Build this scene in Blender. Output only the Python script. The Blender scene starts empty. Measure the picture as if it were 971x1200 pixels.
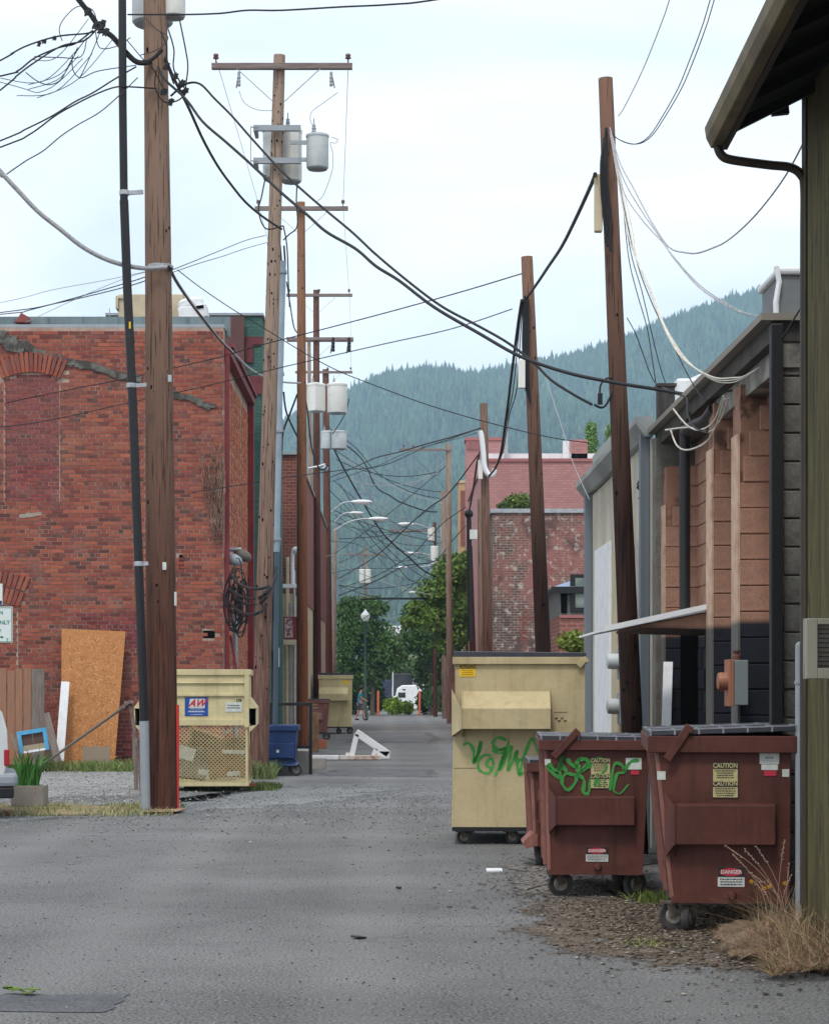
import bpy, bmesh, math, random
import numpy as np
from mathutils import Vector, Matrix, Euler

random.seed(7)
RNG = np.random.default_rng(11)
scene = bpy.context.scene
COL = scene.collection

# ------------------------------------------------------------------ camera, sky, sun, exposure
FPX, CX, CY, EYE = 2400.0, 460.0, 808.0, 1.6        # focal length and vanishing point in photo pixels, eye height in metres
cam_data = bpy.data.cameras.new('camera')
cam = bpy.data.objects.new('camera', cam_data); COL.objects.link(cam)
cam.location = (0, 0, EYE); cam.rotation_euler = (math.radians(90), 0, 0)
cam_data.sensor_width = 36; cam_data.sensor_fit = 'AUTO'; cam_data.lens = 72
cam_data.shift_x = (485.5 - CX) / 1200; cam_data.shift_y = (CY - 600) / 1200
cam_data.clip_start = 0.1; cam_data.clip_end = 9000
scene.camera = cam

SUN_EL, SUN_AZ = math.radians(58), math.radians(200)
world = bpy.data.worlds.new('World'); scene.world = world; world.use_nodes = True
wn, wl = world.node_tree.nodes, world.node_tree.links
wn.clear()
wo = wn.new('ShaderNodeOutputWorld'); bg = wn.new('ShaderNodeBackground'); bg.inputs['Strength'].default_value = 0.13
sky = wn.new('ShaderNodeTexSky'); sky.sky_type = 'NISHITA'; sky.sun_disc = False
sky.sun_elevation = SUN_EL; sky.sun_rotation = SUN_AZ; sky.dust_density = 3
tc = wn.new('ShaderNodeTexCoord'); sp = wn.new('ShaderNodeSeparateXYZ')
wl.new(tc.outputs['Generated'], sp.inputs[0])
zz = wn.new('ShaderNodeMath'); zz.operation = 'MAXIMUM'; zz.inputs[1].default_value = 0.0; wl.new(sp.outputs['Z'], zz.inputs[0])
zp = wn.new('ShaderNodeMath'); zp.operation = 'ADD'; zp.inputs[1].default_value = 0.22; wl.new(zz.outputs[0], zp.inputs[0])
dx = wn.new('ShaderNodeMath'); dx.operation = 'DIVIDE'; wl.new(sp.outputs['X'], dx.inputs[0]); wl.new(zp.outputs[0], dx.inputs[1])
dy = wn.new('ShaderNodeMath'); dy.operation = 'DIVIDE'; wl.new(sp.outputs['Y'], dy.inputs[0]); wl.new(zp.outputs[0], dy.inputs[1])
cb = wn.new('ShaderNodeCombineXYZ'); wl.new(dx.outputs[0], cb.inputs[0]); wl.new(dy.outputs[0], cb.inputs[1])
nz = wn.new('ShaderNodeTexNoise'); nz.inputs['Scale'].default_value = 1.3; nz.inputs['Detail'].default_value = 5; nz.inputs['Roughness'].default_value = 0.5
nz.inputs['Distortion'].default_value = 0.6
wl.new(cb.outputs[0], nz.inputs['Vector'])
rp = wn.new('ShaderNodeValToRGB')
rp.color_ramp.elements[0].position = 0.34; rp.color_ramp.elements[0].color = (5.5, 6.1, 6.9, 1)
rp.color_ramp.elements[1].position = 0.66; rp.color_ramp.elements[1].color = (9.9, 9.95, 10.1, 1)
wl.new(nz.outputs['Fac'], rp.inputs[0])
mx = wn.new('ShaderNodeMixRGB'); mx.inputs[0].default_value = 0.9
wl.new(sky.outputs[0], mx.inputs[1]); wl.new(rp.outputs[0], mx.inputs[2])
wl.new(mx.outputs[0], bg.inputs['Color']); wl.new(bg.outputs[0], wo.inputs['Surface'])

sun_data = bpy.data.lights.new('sun', 'SUN'); sun_data.energy = 1.5; sun_data.angle = math.radians(12); sun_data.color = (1.0, 0.96, 0.9)
sun = bpy.data.objects.new('sun', sun_data); COL.objects.link(sun)
sd = Vector((math.sin(SUN_AZ) * math.cos(SUN_EL), math.cos(SUN_AZ) * math.cos(SUN_EL), math.sin(SUN_EL)))
sun.rotation_euler = sd.to_track_quat('Z', 'Y').to_euler()

scene.view_settings.view_transform = 'Standard'; scene.view_settings.look = 'None'
scene.view_settings.exposure = 0.42; scene.view_settings.gamma = 1.0
scene.render.engine = 'CYCLES'
cy = scene.cycles
cy.max_bounces = 5; cy.diffuse_bounces = 3; cy.glossy_bounces = 3; cy.transmission_bounces = 4; cy.volume_bounces = 1
cy.transparent_max_bounces = 10; cy.use_denoising = True; cy.caustics_reflective = False; cy.caustics_refractive = False

# ------------------------------------------------------------------ helpers
def at(px, py, Y):
    return Vector(((px - CX) * Y / FPX, Y, EYE - (py - CY) * Y / FPX))
def gx(px, Y): return (px - CX) * Y / FPX
def gz(py, Y): return EYE - (py - CY) * Y / FPX

def tag(o, label=None, cat=None, group=None, kind=None):
    if label: o['label'] = label
    if cat: o['category'] = cat
    if group: o['group'] = group
    if kind: o['kind'] = kind
    return o
def empty(name, loc=(0, 0, 0), rz=0.0, label=None, cat=None, group=None, rx=0.0, ry=0.0):
    o = bpy.data.objects.new(name, None); COL.objects.link(o)
    o.location = loc; o.rotation_euler = (rx, ry, rz); o.empty_display_size = 0.2
    return tag(o, label, cat, group)

class MB:
    def __init__(s): s.v = []; s.f = []; s.c = []; s.col = None
    def add(s, vs, fs, col=None):
        b = len(s.v); s.v += [tuple(v) for v in vs]; s.f += [tuple(i + b for i in f) for f in fs]
        s.c += [col or s.col or (1, 1, 1)] * len(fs)
        return s
    def box(s, c, d, rz=0, rx=0, ry=0, col=None):
        x, y, z = [k / 2 for k in d]
        M = Euler((rx, ry, rz)).to_matrix(); c = Vector(c)
        vs = [c + M @ Vector((i * x, j * y, k * z)) for i in (-1, 1) for j in (-1, 1) for k in (-1, 1)]
        return s.add(vs, [(0, 1, 3, 2), (4, 6, 7, 5), (0, 4, 5, 1), (2, 3, 7, 6), (0, 2, 6, 4), (1, 5, 7, 3)], col)
    def b2(s, a, b, col=None):
        return s.box([(a[i] + b[i]) / 2 for i in range(3)], [abs(b[i] - a[i]) for i in range(3)], col=col)
    def hexa(s, p, col=None):   # p: 4 bottom ccw, 4 top ccw
        return s.add(p, [(0, 3, 2, 1), (4, 5, 6, 7), (0, 1, 5, 4), (1, 2, 6, 5), (2, 3, 7, 6), (3, 0, 4, 7)], col)
    def prism(s, poly, d, col=None):  # poly: list of 3D points, extruded by vector d
        n = len(poly); d = Vector(d); P = [Vector(p) for p in poly]
        vs = P + [p + d for p in P]
        return s.add(vs, [tuple(range(n))[::-1], tuple(range(n, 2 * n))] + [(i, (i + 1) % n, n + (i + 1) % n, n + i) for i in range(n)], col)
    def bar(s, a, b, w, h, col=None):
        a, b = Vector(a), Vector(b); d = (b - a)
        q = d.to_track_quat('X', 'Z').to_matrix(); L = d.length / 2; c = (a + b) / 2
        vs = [c + q @ Vector((i * L, j * w / 2, k * h / 2)) for i in (-1, 1) for j in (-1, 1) for k in (-1, 1)]
        return s.add(vs, [(0, 1, 3, 2), (4, 6, 7, 5), (0, 4, 5, 1), (2, 3, 7, 6), (0, 2, 6, 4), (1, 5, 7, 3)], col)
    def tube(s, pts, r, n=8, caps=True, col=None):
        P = [Vector(p) for p in pts]; m = len(P)
        R = r if isinstance(r, (list, tuple)) else [r] * m
        vs = []; up = None
        for i in range(m):
            t = (P[min(i + 1, m - 1)] - P[max(i - 1, 0)])
            if t.length < 1e-9: t = Vector((0, 0, 1))
            t.normalize()
            if up is None:
                up = Vector((0, 1, 0)) if abs(t.y) < 0.9 else Vector((1, 0, 0))
            up = (up - t * up.dot(t))
            if up.length < 1e-5: up = t.orthogonal()
            up.normalize()
            w = t.cross(up)
            for k in range(n):
                a = 2 * math.pi * k / n
                vs.append(P[i] + (up * math.cos(a) + w * math.sin(a)) * R[i])
        fs = [(i * n + k, i * n + (k + 1) % n, (i + 1) * n + (k + 1) % n, (i + 1) * n + k) for i in range(m - 1) for k in range(n)]
        if caps: fs += [tuple(range(n))[::-1], tuple(range((m - 1) * n, m * n))]
        return s.add(vs, fs, col)
    def cyl(s, a, b, r, n=16, r2=None, col=None): return s.tube([a, b], [r, r if r2 is None else r2], n, True, col)
    def lathe(s, c, prof, n=16, axis='z', col=None):
        vs = []
        for (r, h) in prof:
            for k in range(n):
                a = 2 * math.pi * k / n; p = (r * math.cos(a), r * math.sin(a), h)
                if axis == 'x': p = (p[2], p[0], p[1])
                if axis == 'y': p = (p[0], -p[2], p[1])
                vs.append((c[0] + p[0], c[1] + p[1], c[2] + p[2]))
        m = len(prof)
        fs = [(i * n + k, i * n + (k + 1) % n, (i + 1) * n + (k + 1) % n, (i + 1) * n + k) for i in range(m - 1) for k in range(n)]
        fs += [tuple(range(n))[::-1], tuple(range((m - 1) * n, m * n))]
        return s.add(vs, fs, col)
    def ball(s, c, r, n=10, m=7, sx=1, sy=1, sz=1, col=None):
        prof = [(max(r * math.sin(math.pi * i / m), 1e-4), -r * math.cos(math.pi * i / m)) for i in range(m + 1)]
        b = len(s.v); s.lathe((0, 0, 0), prof, n, col=col)
        for i in range(b, len(s.v)):
            x, y, z = s.v[i]; s.v[i] = (c[0] + x * sx, c[1] + y * sy, c[2] + z * sz)
        return s
    def build(s, name, mat, parent=None, smooth=False, bevel=0, loc=None, usecol=False, recalc=True):
        me = bpy.data.meshes.new(name); me.from_pydata(s.v, [], s.f)
        if recalc and len(s.f) < 60000:
            bm = bmesh.new(); bm.from_mesh(me); bmesh.ops.recalc_face_normals(bm, faces=bm.faces); bm.to_mesh(me); bm.free()
        if usecol:
            a = me.attributes.new('col', 'FLOAT_COLOR', 'FACE')
            a.data.foreach_set('color', np.array([(c[0], c[1], c[2], 1.0) for c in s.c], dtype=np.float32).ravel())
        me.materials.append(mat)
        if smooth:
            me.polygons.foreach_set('use_smooth', [True] * len(me.polygons)); me.set_sharp_from_angle(angle=math.radians(40))
        return link(name, me, parent, bevel, loc)
def link(name, me, parent=None, bevel=0, loc=None):
    o = bpy.data.objects.new(name, me); COL.objects.link(o)
    if parent: o.parent = parent
    if loc is not None: o.location = loc
    if bevel:
        m = o.modifiers.new('edge', 'BEVEL'); m.width = bevel; m.segments = 2; m.limit_method = 'ANGLE'; m.angle_limit = math.radians(35)
    return o
def np_mesh(name, V, F, mat, parent=None, col=None, smooth=False):
    """V (n,3), F (m,k) arrays -> one mesh object; col: per-face rgb."""
    V = np.asarray(V, dtype=np.float32); F = np.asarray(F, dtype=np.int32); m, k = F.shape
    me = bpy.data.meshes.new(name)
    me.vertices.add(len(V)); me.vertices.foreach_set('co', V.ravel())
    me.loops.add(m * k); me.loops.foreach_set('vertex_index', F.ravel())
    me.polygons.add(m); me.polygons.foreach_set('loop_start', np.arange(0, m * k, k, dtype=np.int32))
    me.update(calc_edges=True)
    if col is not None:
        a = me.attributes.new('col', 'FLOAT_COLOR', 'FACE')
        c = np.ones((m, 4), dtype=np.float32); c[:, :3] = col; a.data.foreach_set('color', c.ravel())
    if smooth: me.polygons.foreach_set('use_smooth', [True] * m)
    me.materials.append(mat)
    return link(name, me, parent)
def spline(pts, per=5):
    P = [Vector(p) for p in pts]
    if len(P) < 3: 
        return P
    out = []
    for i in range(len(P) - 1):
        p0, p1, p2, p3 = P[max(i - 1, 0)], P[i], P[i + 1], P[min(i + 2, len(P) - 1)]
        for k in range(per):
            t = k / per
            out.append(0.5 * ((2 * p1) + (p2 - p0) * t + (2 * p0 - 5 * p1 + 4 * p2 - p3) * t * t + (3 * p1 - p0 - 3 * p2 + p3) * t ** 3))
    out.append(P[-1])
    return out

# ------------------------------------------------------------------ materials
def srgb(r, g, b):
    f = lambda c: ((c / 255) / 12.92) if c / 255 <= 0.04045 else (((c / 255) + 0.055) / 1.055) ** 2.4
    return (f(r), f(g), f(b))
def mat(name, col, rough=0.7, metal=0.0, c2=None, scale=6.0, stretch=(1, 1, 1), lo=0.4, hi=0.65, bump=0.0, bscale=None, bdist=0.01,
        fine=0.0, fscale=120.0, attr=False, spots=None, spec=0.4, alpha=None, emis=None):
    m = bpy.data.materials.new(name); m.use_nodes = True
    n, l = m.node_tree.nodes, m.node_tree.links
    b = n['Principled BSDF']; b.inputs['Roughness'].default_value = rough; b.inputs['Metallic'].default_value = metal
    b.inputs['Specular IOR Level'].default_value = spec
    tc = n.new('ShaderNodeTexCoord'); mp = n.new('ShaderNodeMapping'); mp.inputs['Scale'].default_value = stretch
    l.new(tc.outputs['Object'], mp.inputs[0])
    if attr:
        at_ = n.new('ShaderNodeAttribute'); at_.attribute_name = 'col'; cur = at_.outputs['Color']
    else:
        rgb = n.new('ShaderNodeRGB'); rgb.outputs[0].default_value = (*col, 1); cur = rgb.outputs[0]
    if c2 is not None:
        nz = n.new('ShaderNodeTexNoise'); nz.inputs['Scale'].default_value = scale; nz.inputs['Detail'].default_value = 6; nz.inputs['Roughness'].default_value = 0.62
        l.new(mp.outputs[0], nz.inputs['Vector'])
        r = n.new('ShaderNodeMapRange'); r.inputs[1].default_value = lo; r.inputs[2].default_value = hi; l.new(nz.outputs['Fac'], r.inputs[0])
        mx = n.new('ShaderNodeMixRGB'); l.new(r.outputs[0], mx.inputs[0]); l.new(cur, mx.inputs[1]); mx.inputs[2].default_value = (*c2, 1); cur = mx.outputs[0]
    if spots is not None:   # (colour, scale, threshold)
        nz = n.new('ShaderNodeTexNoise'); nz.inputs['Scale'].default_value = spots[1]; nz.inputs['Detail'].default_value = 8; nz.inputs['Roughness'].default_value = 0.7
        l.new(mp.outputs[0], nz.inputs['Vector'])
        r = n.new('ShaderNodeMapRange'); r.inputs[1].default_value = spots[2]; r.inputs[2].default_value = spots[2] + 0.05; l.new(nz.outputs['Fac'], r.inputs[0])
        mx = n.new('ShaderNodeMixRGB'); l.new(r.outputs[0], mx.inputs[0]); l.new(cur, mx.inputs[1]); mx.inputs[2].default_value = (*spots[0], 1); cur = mx.outputs[0]
    if fine:
        nz = n.new('ShaderNodeTexNoise'); nz.inputs['Scale'].default_value = fscale; nz.inputs['Detail'].default_value = 3
        l.new(mp.outputs[0], nz.inputs['Vector'])
        r = n.new('ShaderNodeMapRange'); r.inputs[1].default_value = 0.3; r.inputs[2].default_value = 0.7; r.inputs[3].default_value = 1 - fine; r.inputs[4].default_value = 1 + fine
        l.new(nz.outputs['Fac'], r.inputs[0])
        mx = n.new('ShaderNodeVectorMath'); mx.operation = 'SCALE'; l.new(cur, mx.inputs[0]); l.new(r.outputs[0], mx.inputs['Scale']); cur = mx.outputs[0]
    l.new(cur, b.inputs['Base Color'])
    if bump:
        nz = n.new('ShaderNodeTexNoise'); nz.inputs['Scale'].default_value = bscale or scale * 4; nz.inputs['Detail'].default_value = 5
        l.new(mp.outputs[0], nz.inputs['Vector'])
        bp = n.new('ShaderNodeBump'); bp.inputs['Strength'].default_value = bump; bp.inputs['Distance'].default_value = bdist
        l.new(nz.outputs['Fac'], bp.inputs['Height']); l.new(bp.outputs[0], b.inputs['Normal'])
    if alpha is not None: b.inputs['Alpha'].default_value = alpha
    return m
def brick_mat(name, c1, c2, mortar, bw=0.22, bh=0.078, axis='xz', blot=None):
    m = bpy.data.materials.new(name); m.use_nodes = True
    n, l = m.node_tree.nodes, m.node_tree.links; b = n['Principled BSDF']; b.inputs['Roughness'].default_value = 0.88
    tc = n.new('ShaderNodeTexCoord'); s = n.new('ShaderNodeSeparateXYZ'); c = n.new('ShaderNodeCombineXYZ'); l.new(tc.outputs['Object'], s.inputs[0])
    ad = n.new('ShaderNodeMath'); l.new(s.outputs[0], ad.inputs[0]); l.new(s.outputs[1], ad.inputs[1])
    l.new(ad.outputs[0], c.inputs[0]); l.new(s.outputs[2], c.inputs[1])
    t = n.new('ShaderNodeTexBrick'); t.inputs['Scale'].default_value = 1; t.inputs['Brick Width'].default_value = bw; t.inputs['Row Height'].default_value = bh
    t.inputs['Mortar Size'].default_value = 0.008; t.inputs['Color1'].default_value = (*c1, 1); t.inputs['Color2'].default_value = (*c2, 1); t.inputs['Mortar'].default_value = (*mortar, 1)
    l.new(c.outputs[0], t.inputs['Vector']); cur = t.outputs['Color']
    for bl in (blot or []):
        nz = n.new('ShaderNodeTexNoise'); nz.inputs['Scale'].default_value = bl[1]; nz.inputs['Detail'].default_value = 7; nz.inputs['Roughness'].default_value = 0.65
        l.new(tc.outputs['Object'], nz.inputs['Vector'])
        r = n.new('ShaderNodeMapRange'); r.inputs[1].default_value = bl[2]; r.inputs[2].default_value = bl[3]; r.inputs[4].default_value = bl[4]; l.new(nz.outputs['Fac'], r.inputs[0])
        mx = n.new('ShaderNodeMixRGB'); l.new(r.outputs[0], mx.inputs[0]); l.new(cur, mx.inputs[1]); mx.inputs[2].default_value = (*bl[0], 1); cur = mx.outputs[0]
    l.new(cur, b.inputs['Base Color'])
    bp = n.new('ShaderNodeBump'); bp.inputs['Strength'].default_value = 0.6; bp.inputs['Distance'].default_value = 0.01; bp.invert = True
    l.new(t.outputs['Fac'], bp.inputs['Height']); l.new(bp.outputs[0], b.inputs['Normal'])
    return m

def fade_edges(m):
    """the sheet breaks up into islands towards its rim instead of ending on a drawn line"""
    n, l = m.node_tree.nodes, m.node_tree.links; b = n['Principled BSDF']; o = [q for q in n if q.type == 'OUTPUT_MATERIAL'][0]
    a = n.new('ShaderNodeAttribute'); a.attribute_name = 'inner'; tc = n.new('ShaderNodeTexCoord'); mp = n.new('ShaderNodeMapping'); mp.inputs['Scale'].default_value = (1, .6, 1); l.new(tc.outputs['Object'], mp.inputs[0])
    z = n.new('ShaderNodeTexNoise'); z.inputs['Scale'].default_value = 6; z.inputs['Detail'].default_value = 9; z.inputs['Roughness'].default_value = .75; l.new(mp.outputs[0], z.inputs['Vector'])
    s = n.new('ShaderNodeMath'); s.operation = 'MULTIPLY'; s.inputs[1].default_value = 1.1; l.new(a.outputs['Fac'], s.inputs[0])
    t = n.new('ShaderNodeMath'); l.new(s.outputs[0], t.inputs[0]); l.new(z.outputs['Fac'], t.inputs[1])
    r = n.new('ShaderNodeMapRange'); r.inputs[1].default_value = .66; r.inputs[2].default_value = .8; l.new(t.outputs[0], r.inputs[0])
    tr = n.new('ShaderNodeBsdfTransparent'); mx = n.new('ShaderNodeMixShader'); l.new(r.outputs[0], mx.inputs[0]); l.new(tr.outputs[0], mx.inputs[1]); l.new(b.outputs[0], mx.inputs[2]); l.new(mx.outputs[0], o.inputs['Surface'])
    return m
def grime(m, dark=.55, light=None, s=1.0):
    """rain runs, rubbed patches and dents of an old painted steel box"""
    n, l = m.node_tree.nodes, m.node_tree.links; b = n['Principled BSDF']; cur = b.inputs['Base Color'].links[0].from_socket; tc = n.new('ShaderNodeTexCoord')
    for (st, sc, lo, hi, f) in (((5, 5, .35), 2.2 * s, .52, .75, dark), ((1, 1, 1), 1.1 * s, .5, .72, dark * .8), ((1.2, 1.2, 4), 4.5 * s, .66, .72, .35 if light else 0)):
        mp = n.new('ShaderNodeMapping'); mp.inputs['Scale'].default_value = st; l.new(tc.outputs['Object'], mp.inputs[0])
        z = n.new('ShaderNodeTexNoise'); z.inputs['Scale'].default_value = sc; z.inputs['Detail'].default_value = 8; z.inputs['Roughness'].default_value = .65; l.new(mp.outputs[0], z.inputs['Vector'])
        r = n.new('ShaderNodeMapRange'); r.inputs[1].default_value = lo; r.inputs[2].default_value = hi; r.inputs[4].default_value = f; l.new(z.outputs['Fac'], r.inputs[0])
        mx = n.new('ShaderNodeMixRGB'); l.new(r.outputs[0], mx.inputs[0]); l.new(cur, mx.inputs[1])
        if st[2] == 4 and light: mx.inputs[2].default_value = (*light, 1)
        else: mx.blend_type = 'MULTIPLY'; mx.inputs[2].default_value = (.5, .45, .4, 1)
        cur = mx.outputs[0]
    l.new(cur, b.inputs['Base Color'])
    z = n.new('ShaderNodeTexNoise'); z.inputs['Scale'].default_value = 2.4; z.inputs['Detail'].default_value = 2; l.new(tc.outputs['Object'], z.inputs['Vector'])
    bp = n.new('ShaderNodeBump'); bp.inputs['Strength'].default_value = .5; bp.inputs['Distance'].default_value = .05; l.new(z.outputs['Fac'], bp.inputs['Height']); l.new(bp.outputs[0], b.inputs['Normal'])
    return m
M = {}
def asphalt_mat():
    m = mat('asphalt', (0.115, 0.115, 0.114), 0.92, c2=(0.165, 0.165, 0.163), scale=0.55, lo=0.35, hi=0.7, fine=0.7, fscale=55, bump=0.5, bscale=70, bdist=0.006, spec=0.25)
    n, l = m.node_tree.nodes, m.node_tree.links; b = n['Principled BSDF']
    cur = b.inputs['Base Color'].links[0].from_socket
    tc = n.new('ShaderNodeTexCoord')
    # aggregate chips
    v = n.new('ShaderNodeTexVoronoi'); v.inputs['Scale'].default_value = 36; l.new(tc.outputs['Object'], v.inputs['Vector'])
    r = n.new('ShaderNodeMapRange'); r.inputs[1].default_value = 0.12; r.inputs[2].default_value = 0.3; r.inputs[3].default_value = 0.65; r.inputs[4].default_value = 0.0; l.new(v.outputs['Distance'], r.inputs[0])
    mx = n.new('ShaderNodeMixRGB'); l.new(r.outputs[0], mx.inputs[0]); l.new(cur, mx.inputs[1])
    vr = n.new('ShaderNodeValToRGB'); vr.color_ramp.elements[0].color = (0.07, 0.073, 0.08, 1); vr.color_ramp.elements[1].color = (0.38, 0.38, 0.37, 1)
    sx = n.new('ShaderNodeSeparateXYZ'); l.new(v.outputs['Color'], sx.inputs[0]); l.new(sx.outputs[0], vr.inputs[0]); l.new(vr.outputs[0], mx.inputs[2]); cur = mx.outputs[0]
    # faint cracks along and across the lane
    mp = n.new('ShaderNodeMapping'); mp.inputs['Scale'].default_value = (0.28, 0.5, 1); l.new(tc.outputs['Object'], mp.inputs[0])
    dn = n.new('ShaderNodeTexNoise'); dn.inputs['Scale'].default_value = 1.6; dn.inputs['Detail'].default_value = 6; l.new(tc.outputs['Object'], dn.inputs['Vector'])
    am = n.new('ShaderNodeMixRGB'); am.blend_type = 'ADD'; am.inputs[0].default_value = 0.35; l.new(mp.outputs[0], am.inputs[1]); l.new(dn.outputs['Color'], am.inputs[2])
    vc = n.new('ShaderNodeTexVoronoi'); vc.feature = 'DISTANCE_TO_EDGE'; vc.inputs['Scale'].default_value = 0.9; l.new(am.outputs[0], vc.inputs['Vector'])
    r2 = n.new('ShaderNodeMapRange'); r2.inputs[1].default_value = 0.0; r2.inputs[2].default_value = 0.006; r2.inputs[3].default_value = 0.45; r2.inputs[4].default_value = 0; l.new(vc.outputs['Distance'], r2.inputs[0])
    m2 = n.new('ShaderNodeMixRGB'); l.new(r2.outputs[0], m2.inputs[0]); l.new(cur, m2.inputs[1]); m2.inputs[2].default_value = (0.05, 0.05, 0.055, 1)
    # old seams and worn bands across the lane
    mp3 = n.new('ShaderNodeMapping'); mp3.inputs['Scale'].default_value = (0.12, 0.55, 1); l.new(tc.outputs['Object'], mp3.inputs[0])
    n3 = n.new('ShaderNodeTexNoise'); n3.inputs['Scale'].default_value = 1.0; n3.inputs['Detail'].default_value = 4; l.new(mp3.outputs[0], n3.inputs['Vector'])
    r3 = n.new('ShaderNodeMapRange'); r3.inputs[1].default_value = 0.3; r3.inputs[2].default_value = 0.7; r3.inputs[3].default_value = 0.9; r3.inputs[4].default_value = 1.08; l.new(n3.outputs['Fac'], r3.inputs[0])
    # oil and damp stains, and two paler wheel tracks worn along the lane
    n4 = n.new('ShaderNodeTexNoise'); n4.inputs['Scale'].default_value = 0.75; n4.inputs['Detail'].default_value = 9; n4.inputs['Roughness'].default_value = .68; l.new(tc.outputs['Object'], n4.inputs['Vector'])
    r4 = n.new('ShaderNodeMapRange'); r4.inputs[1].default_value = 0.6; r4.inputs[2].default_value = 0.74; r4.inputs[3].default_value = 0; r4.inputs[4].default_value = .42; l.new(n4.outputs['Fac'], r4.inputs[0])
    m4 = n.new('ShaderNodeMixRGB'); l.new(r4.outputs[0], m4.inputs[0]); l.new(m2.outputs[0], m4.inputs[1]); m4.inputs[2].default_value = (0.06, 0.06, 0.062, 1)
    sxx = n.new('ShaderNodeSeparateXYZ'); l.new(tc.outputs['Object'], sxx.inputs[0])
    wv = n.new('ShaderNodeMath'); wv.operation = 'MULTIPLY_ADD'; wv.inputs[1].default_value = 3.6; wv.inputs[2].default_value = 2.2; l.new(sxx.outputs[0], wv.inputs[0])
    sn = n.new('ShaderNodeMath'); sn.operation = 'SINE'; l.new(wv.outputs[0], sn.inputs[0])
    r5 = n.new('ShaderNodeMapRange'); r5.inputs[1].default_value = 0.2; r5.inputs[2].default_value = 1; r5.inputs[3].default_value = 0; r5.inputs[4].default_value = .16; l.new(sn.outputs[0], r5.inputs[0])
    m5 = n.new('ShaderNodeMixRGB'); l.new(r5.outputs[0], m5.inputs[0]); l.new(m4.outputs[0], m5.inputs[1]); m5.inputs[2].default_value = (0.27, 0.265, 0.26, 1); m2 = m5
    sc_ = n.new('ShaderNodeVectorMath'); sc_.operation = 'SCALE'; l.new(m2.outputs[0], sc_.inputs[0]); l.new(r3.outputs[0], sc_.inputs['Scale'])
    l.new(sc_.outputs[0], b.inputs['Base Color'])
    return m
def pole_mat(name, dark, light, top, ztop, z0=1.0):
    """weathered round timber: vertical grain, cracks, greyer with height"""
    m = mat(name, dark, 0.85, c2=light, scale=5, stretch=(9, 9, 0.35), lo=0.35, hi=0.65, bump=0.7, bscale=9, bdist=0.012, spec=0.2)
    n, l = m.node_tree.nodes, m.node_tree.links; b = n['Principled BSDF']
    cur = b.inputs['Base Color'].links[0].from_socket
    tc = n.new('ShaderNodeTexCoord'); s = n.new('ShaderNodeSeparateXYZ'); l.new(tc.outputs['Object'], s.inputs[0])
    r = n.new('ShaderNodeMapRange'); r.inputs[1].default_value = z0; r.inputs[2].default_value = ztop; r.inputs[3].default_value = 0.0; r.inputs[4].default_value = 0.85; l.new(s.outputs[2], r.inputs[0])
    mx = n.new('ShaderNodeMixRGB'); l.new(r.outputs[0], mx.inputs[0]); l.new(cur, mx.inputs[1]); mx.inputs[2].default_value = (*top, 1)
    mp = n.new('ShaderNodeMapping'); mp.inputs['Scale'].default_value = (14, 14, 0.5); l.new(tc.outputs['Object'], mp.inputs[0])
    nz = n.new('ShaderNodeTexNoise'); nz.inputs['Scale'].default_value = 3.0; nz.inputs['Detail'].default_value = 7; l.new(mp.outputs[0], nz.inputs['Vector'])
    r2 = n.new('ShaderNodeMapRange'); r2.inputs[1].default_value = 0.56; r2.inputs[2].default_value = 0.62; r2.inputs[3].default_value = 0; r2.inputs[4].default_value = 0.65; l.new(nz.outputs['Fac'], r2.inputs[0])
    m2 = n.new('ShaderNodeMixRGB'); l.new(r2.outputs[0], m2.inputs[0]); l.new(mx.outputs[0], m2.inputs[1]); m2.inputs[2].default_value = (dark[0] * 0.22, dark[1] * 0.22, dark[2] * 0.22, 1)
    l.new(m2.outputs[0], b.inputs['Base Color'])
    return m
def vary(m, lo_col, z0, z1):
    """real paint band: everything in object z below z0 has lo_col, blends to z1"""
    n, l = m.node_tree.nodes, m.node_tree.links; b = n['Principled BSDF']; cur = b.inputs['Base Color'].links[0].from_socket
    tc = n.new('ShaderNodeNewGeometry'); s = n.new('ShaderNodeSeparateXYZ'); l.new(tc.outputs['Position'], s.inputs[0])
    r = n.new('ShaderNodeMapRange'); r.inputs[1].default_value = z0; r.inputs[2].default_value = z1; r.inputs[3].default_value = 1; r.inputs[4].default_value = 0; l.new(s.outputs[2], r.inputs[0])
    mx = n.new('ShaderNodeMixRGB'); l.new(r.outputs[0], mx.inputs[0]); l.new(cur, mx.inputs[1]); mx.inputs[2].default_value = (*lo_col, 1); l.new(mx.outputs[0], b.inputs['Base Color'])
    return m

M['asphalt'] = asphalt_mat()
M['patch'] = mat('asphalt_patch', (0.075, 0.078, 0.085), 0.9, c2=(0.11, 0.112, 0.118), scale=3, fine=0.4, fscale=60, bump=0.4, bscale=80, bdist=0.004)
M['ground'] = mat('ground', (0.09, 0.1, 0.05), 0.95, c2=(0.17, 0.16, 0.11), scale=0.05, fine=0.2, fscale=4)
M['gravel'] = mat('gravel', (0.27, 0.27, 0.265), 0.95, c2=(0.2, 0.2, 0.195), scale=1.4, fine=0.45, fscale=35, bump=0.8, bscale=40, bdist=0.02)
M['soil'] = mat('soil', (0.085, 0.062, 0.045), 0.95, c2=(0.16, 0.13, 0.1), scale=3.5, fine=0.5, fscale=40, bump=0.8, bscale=30, bdist=0.02, spots=((0.15, 0.15, 0.15), 5, 0.6))
M['sandy'] = mat('sandy_soil', (0.3, 0.22, 0.14), 0.95, c2=(0.18, 0.17, 0.07), scale=2.5, fine=0.4, fscale=40, bump=0.7, bscale=30, bdist=0.02)
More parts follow.
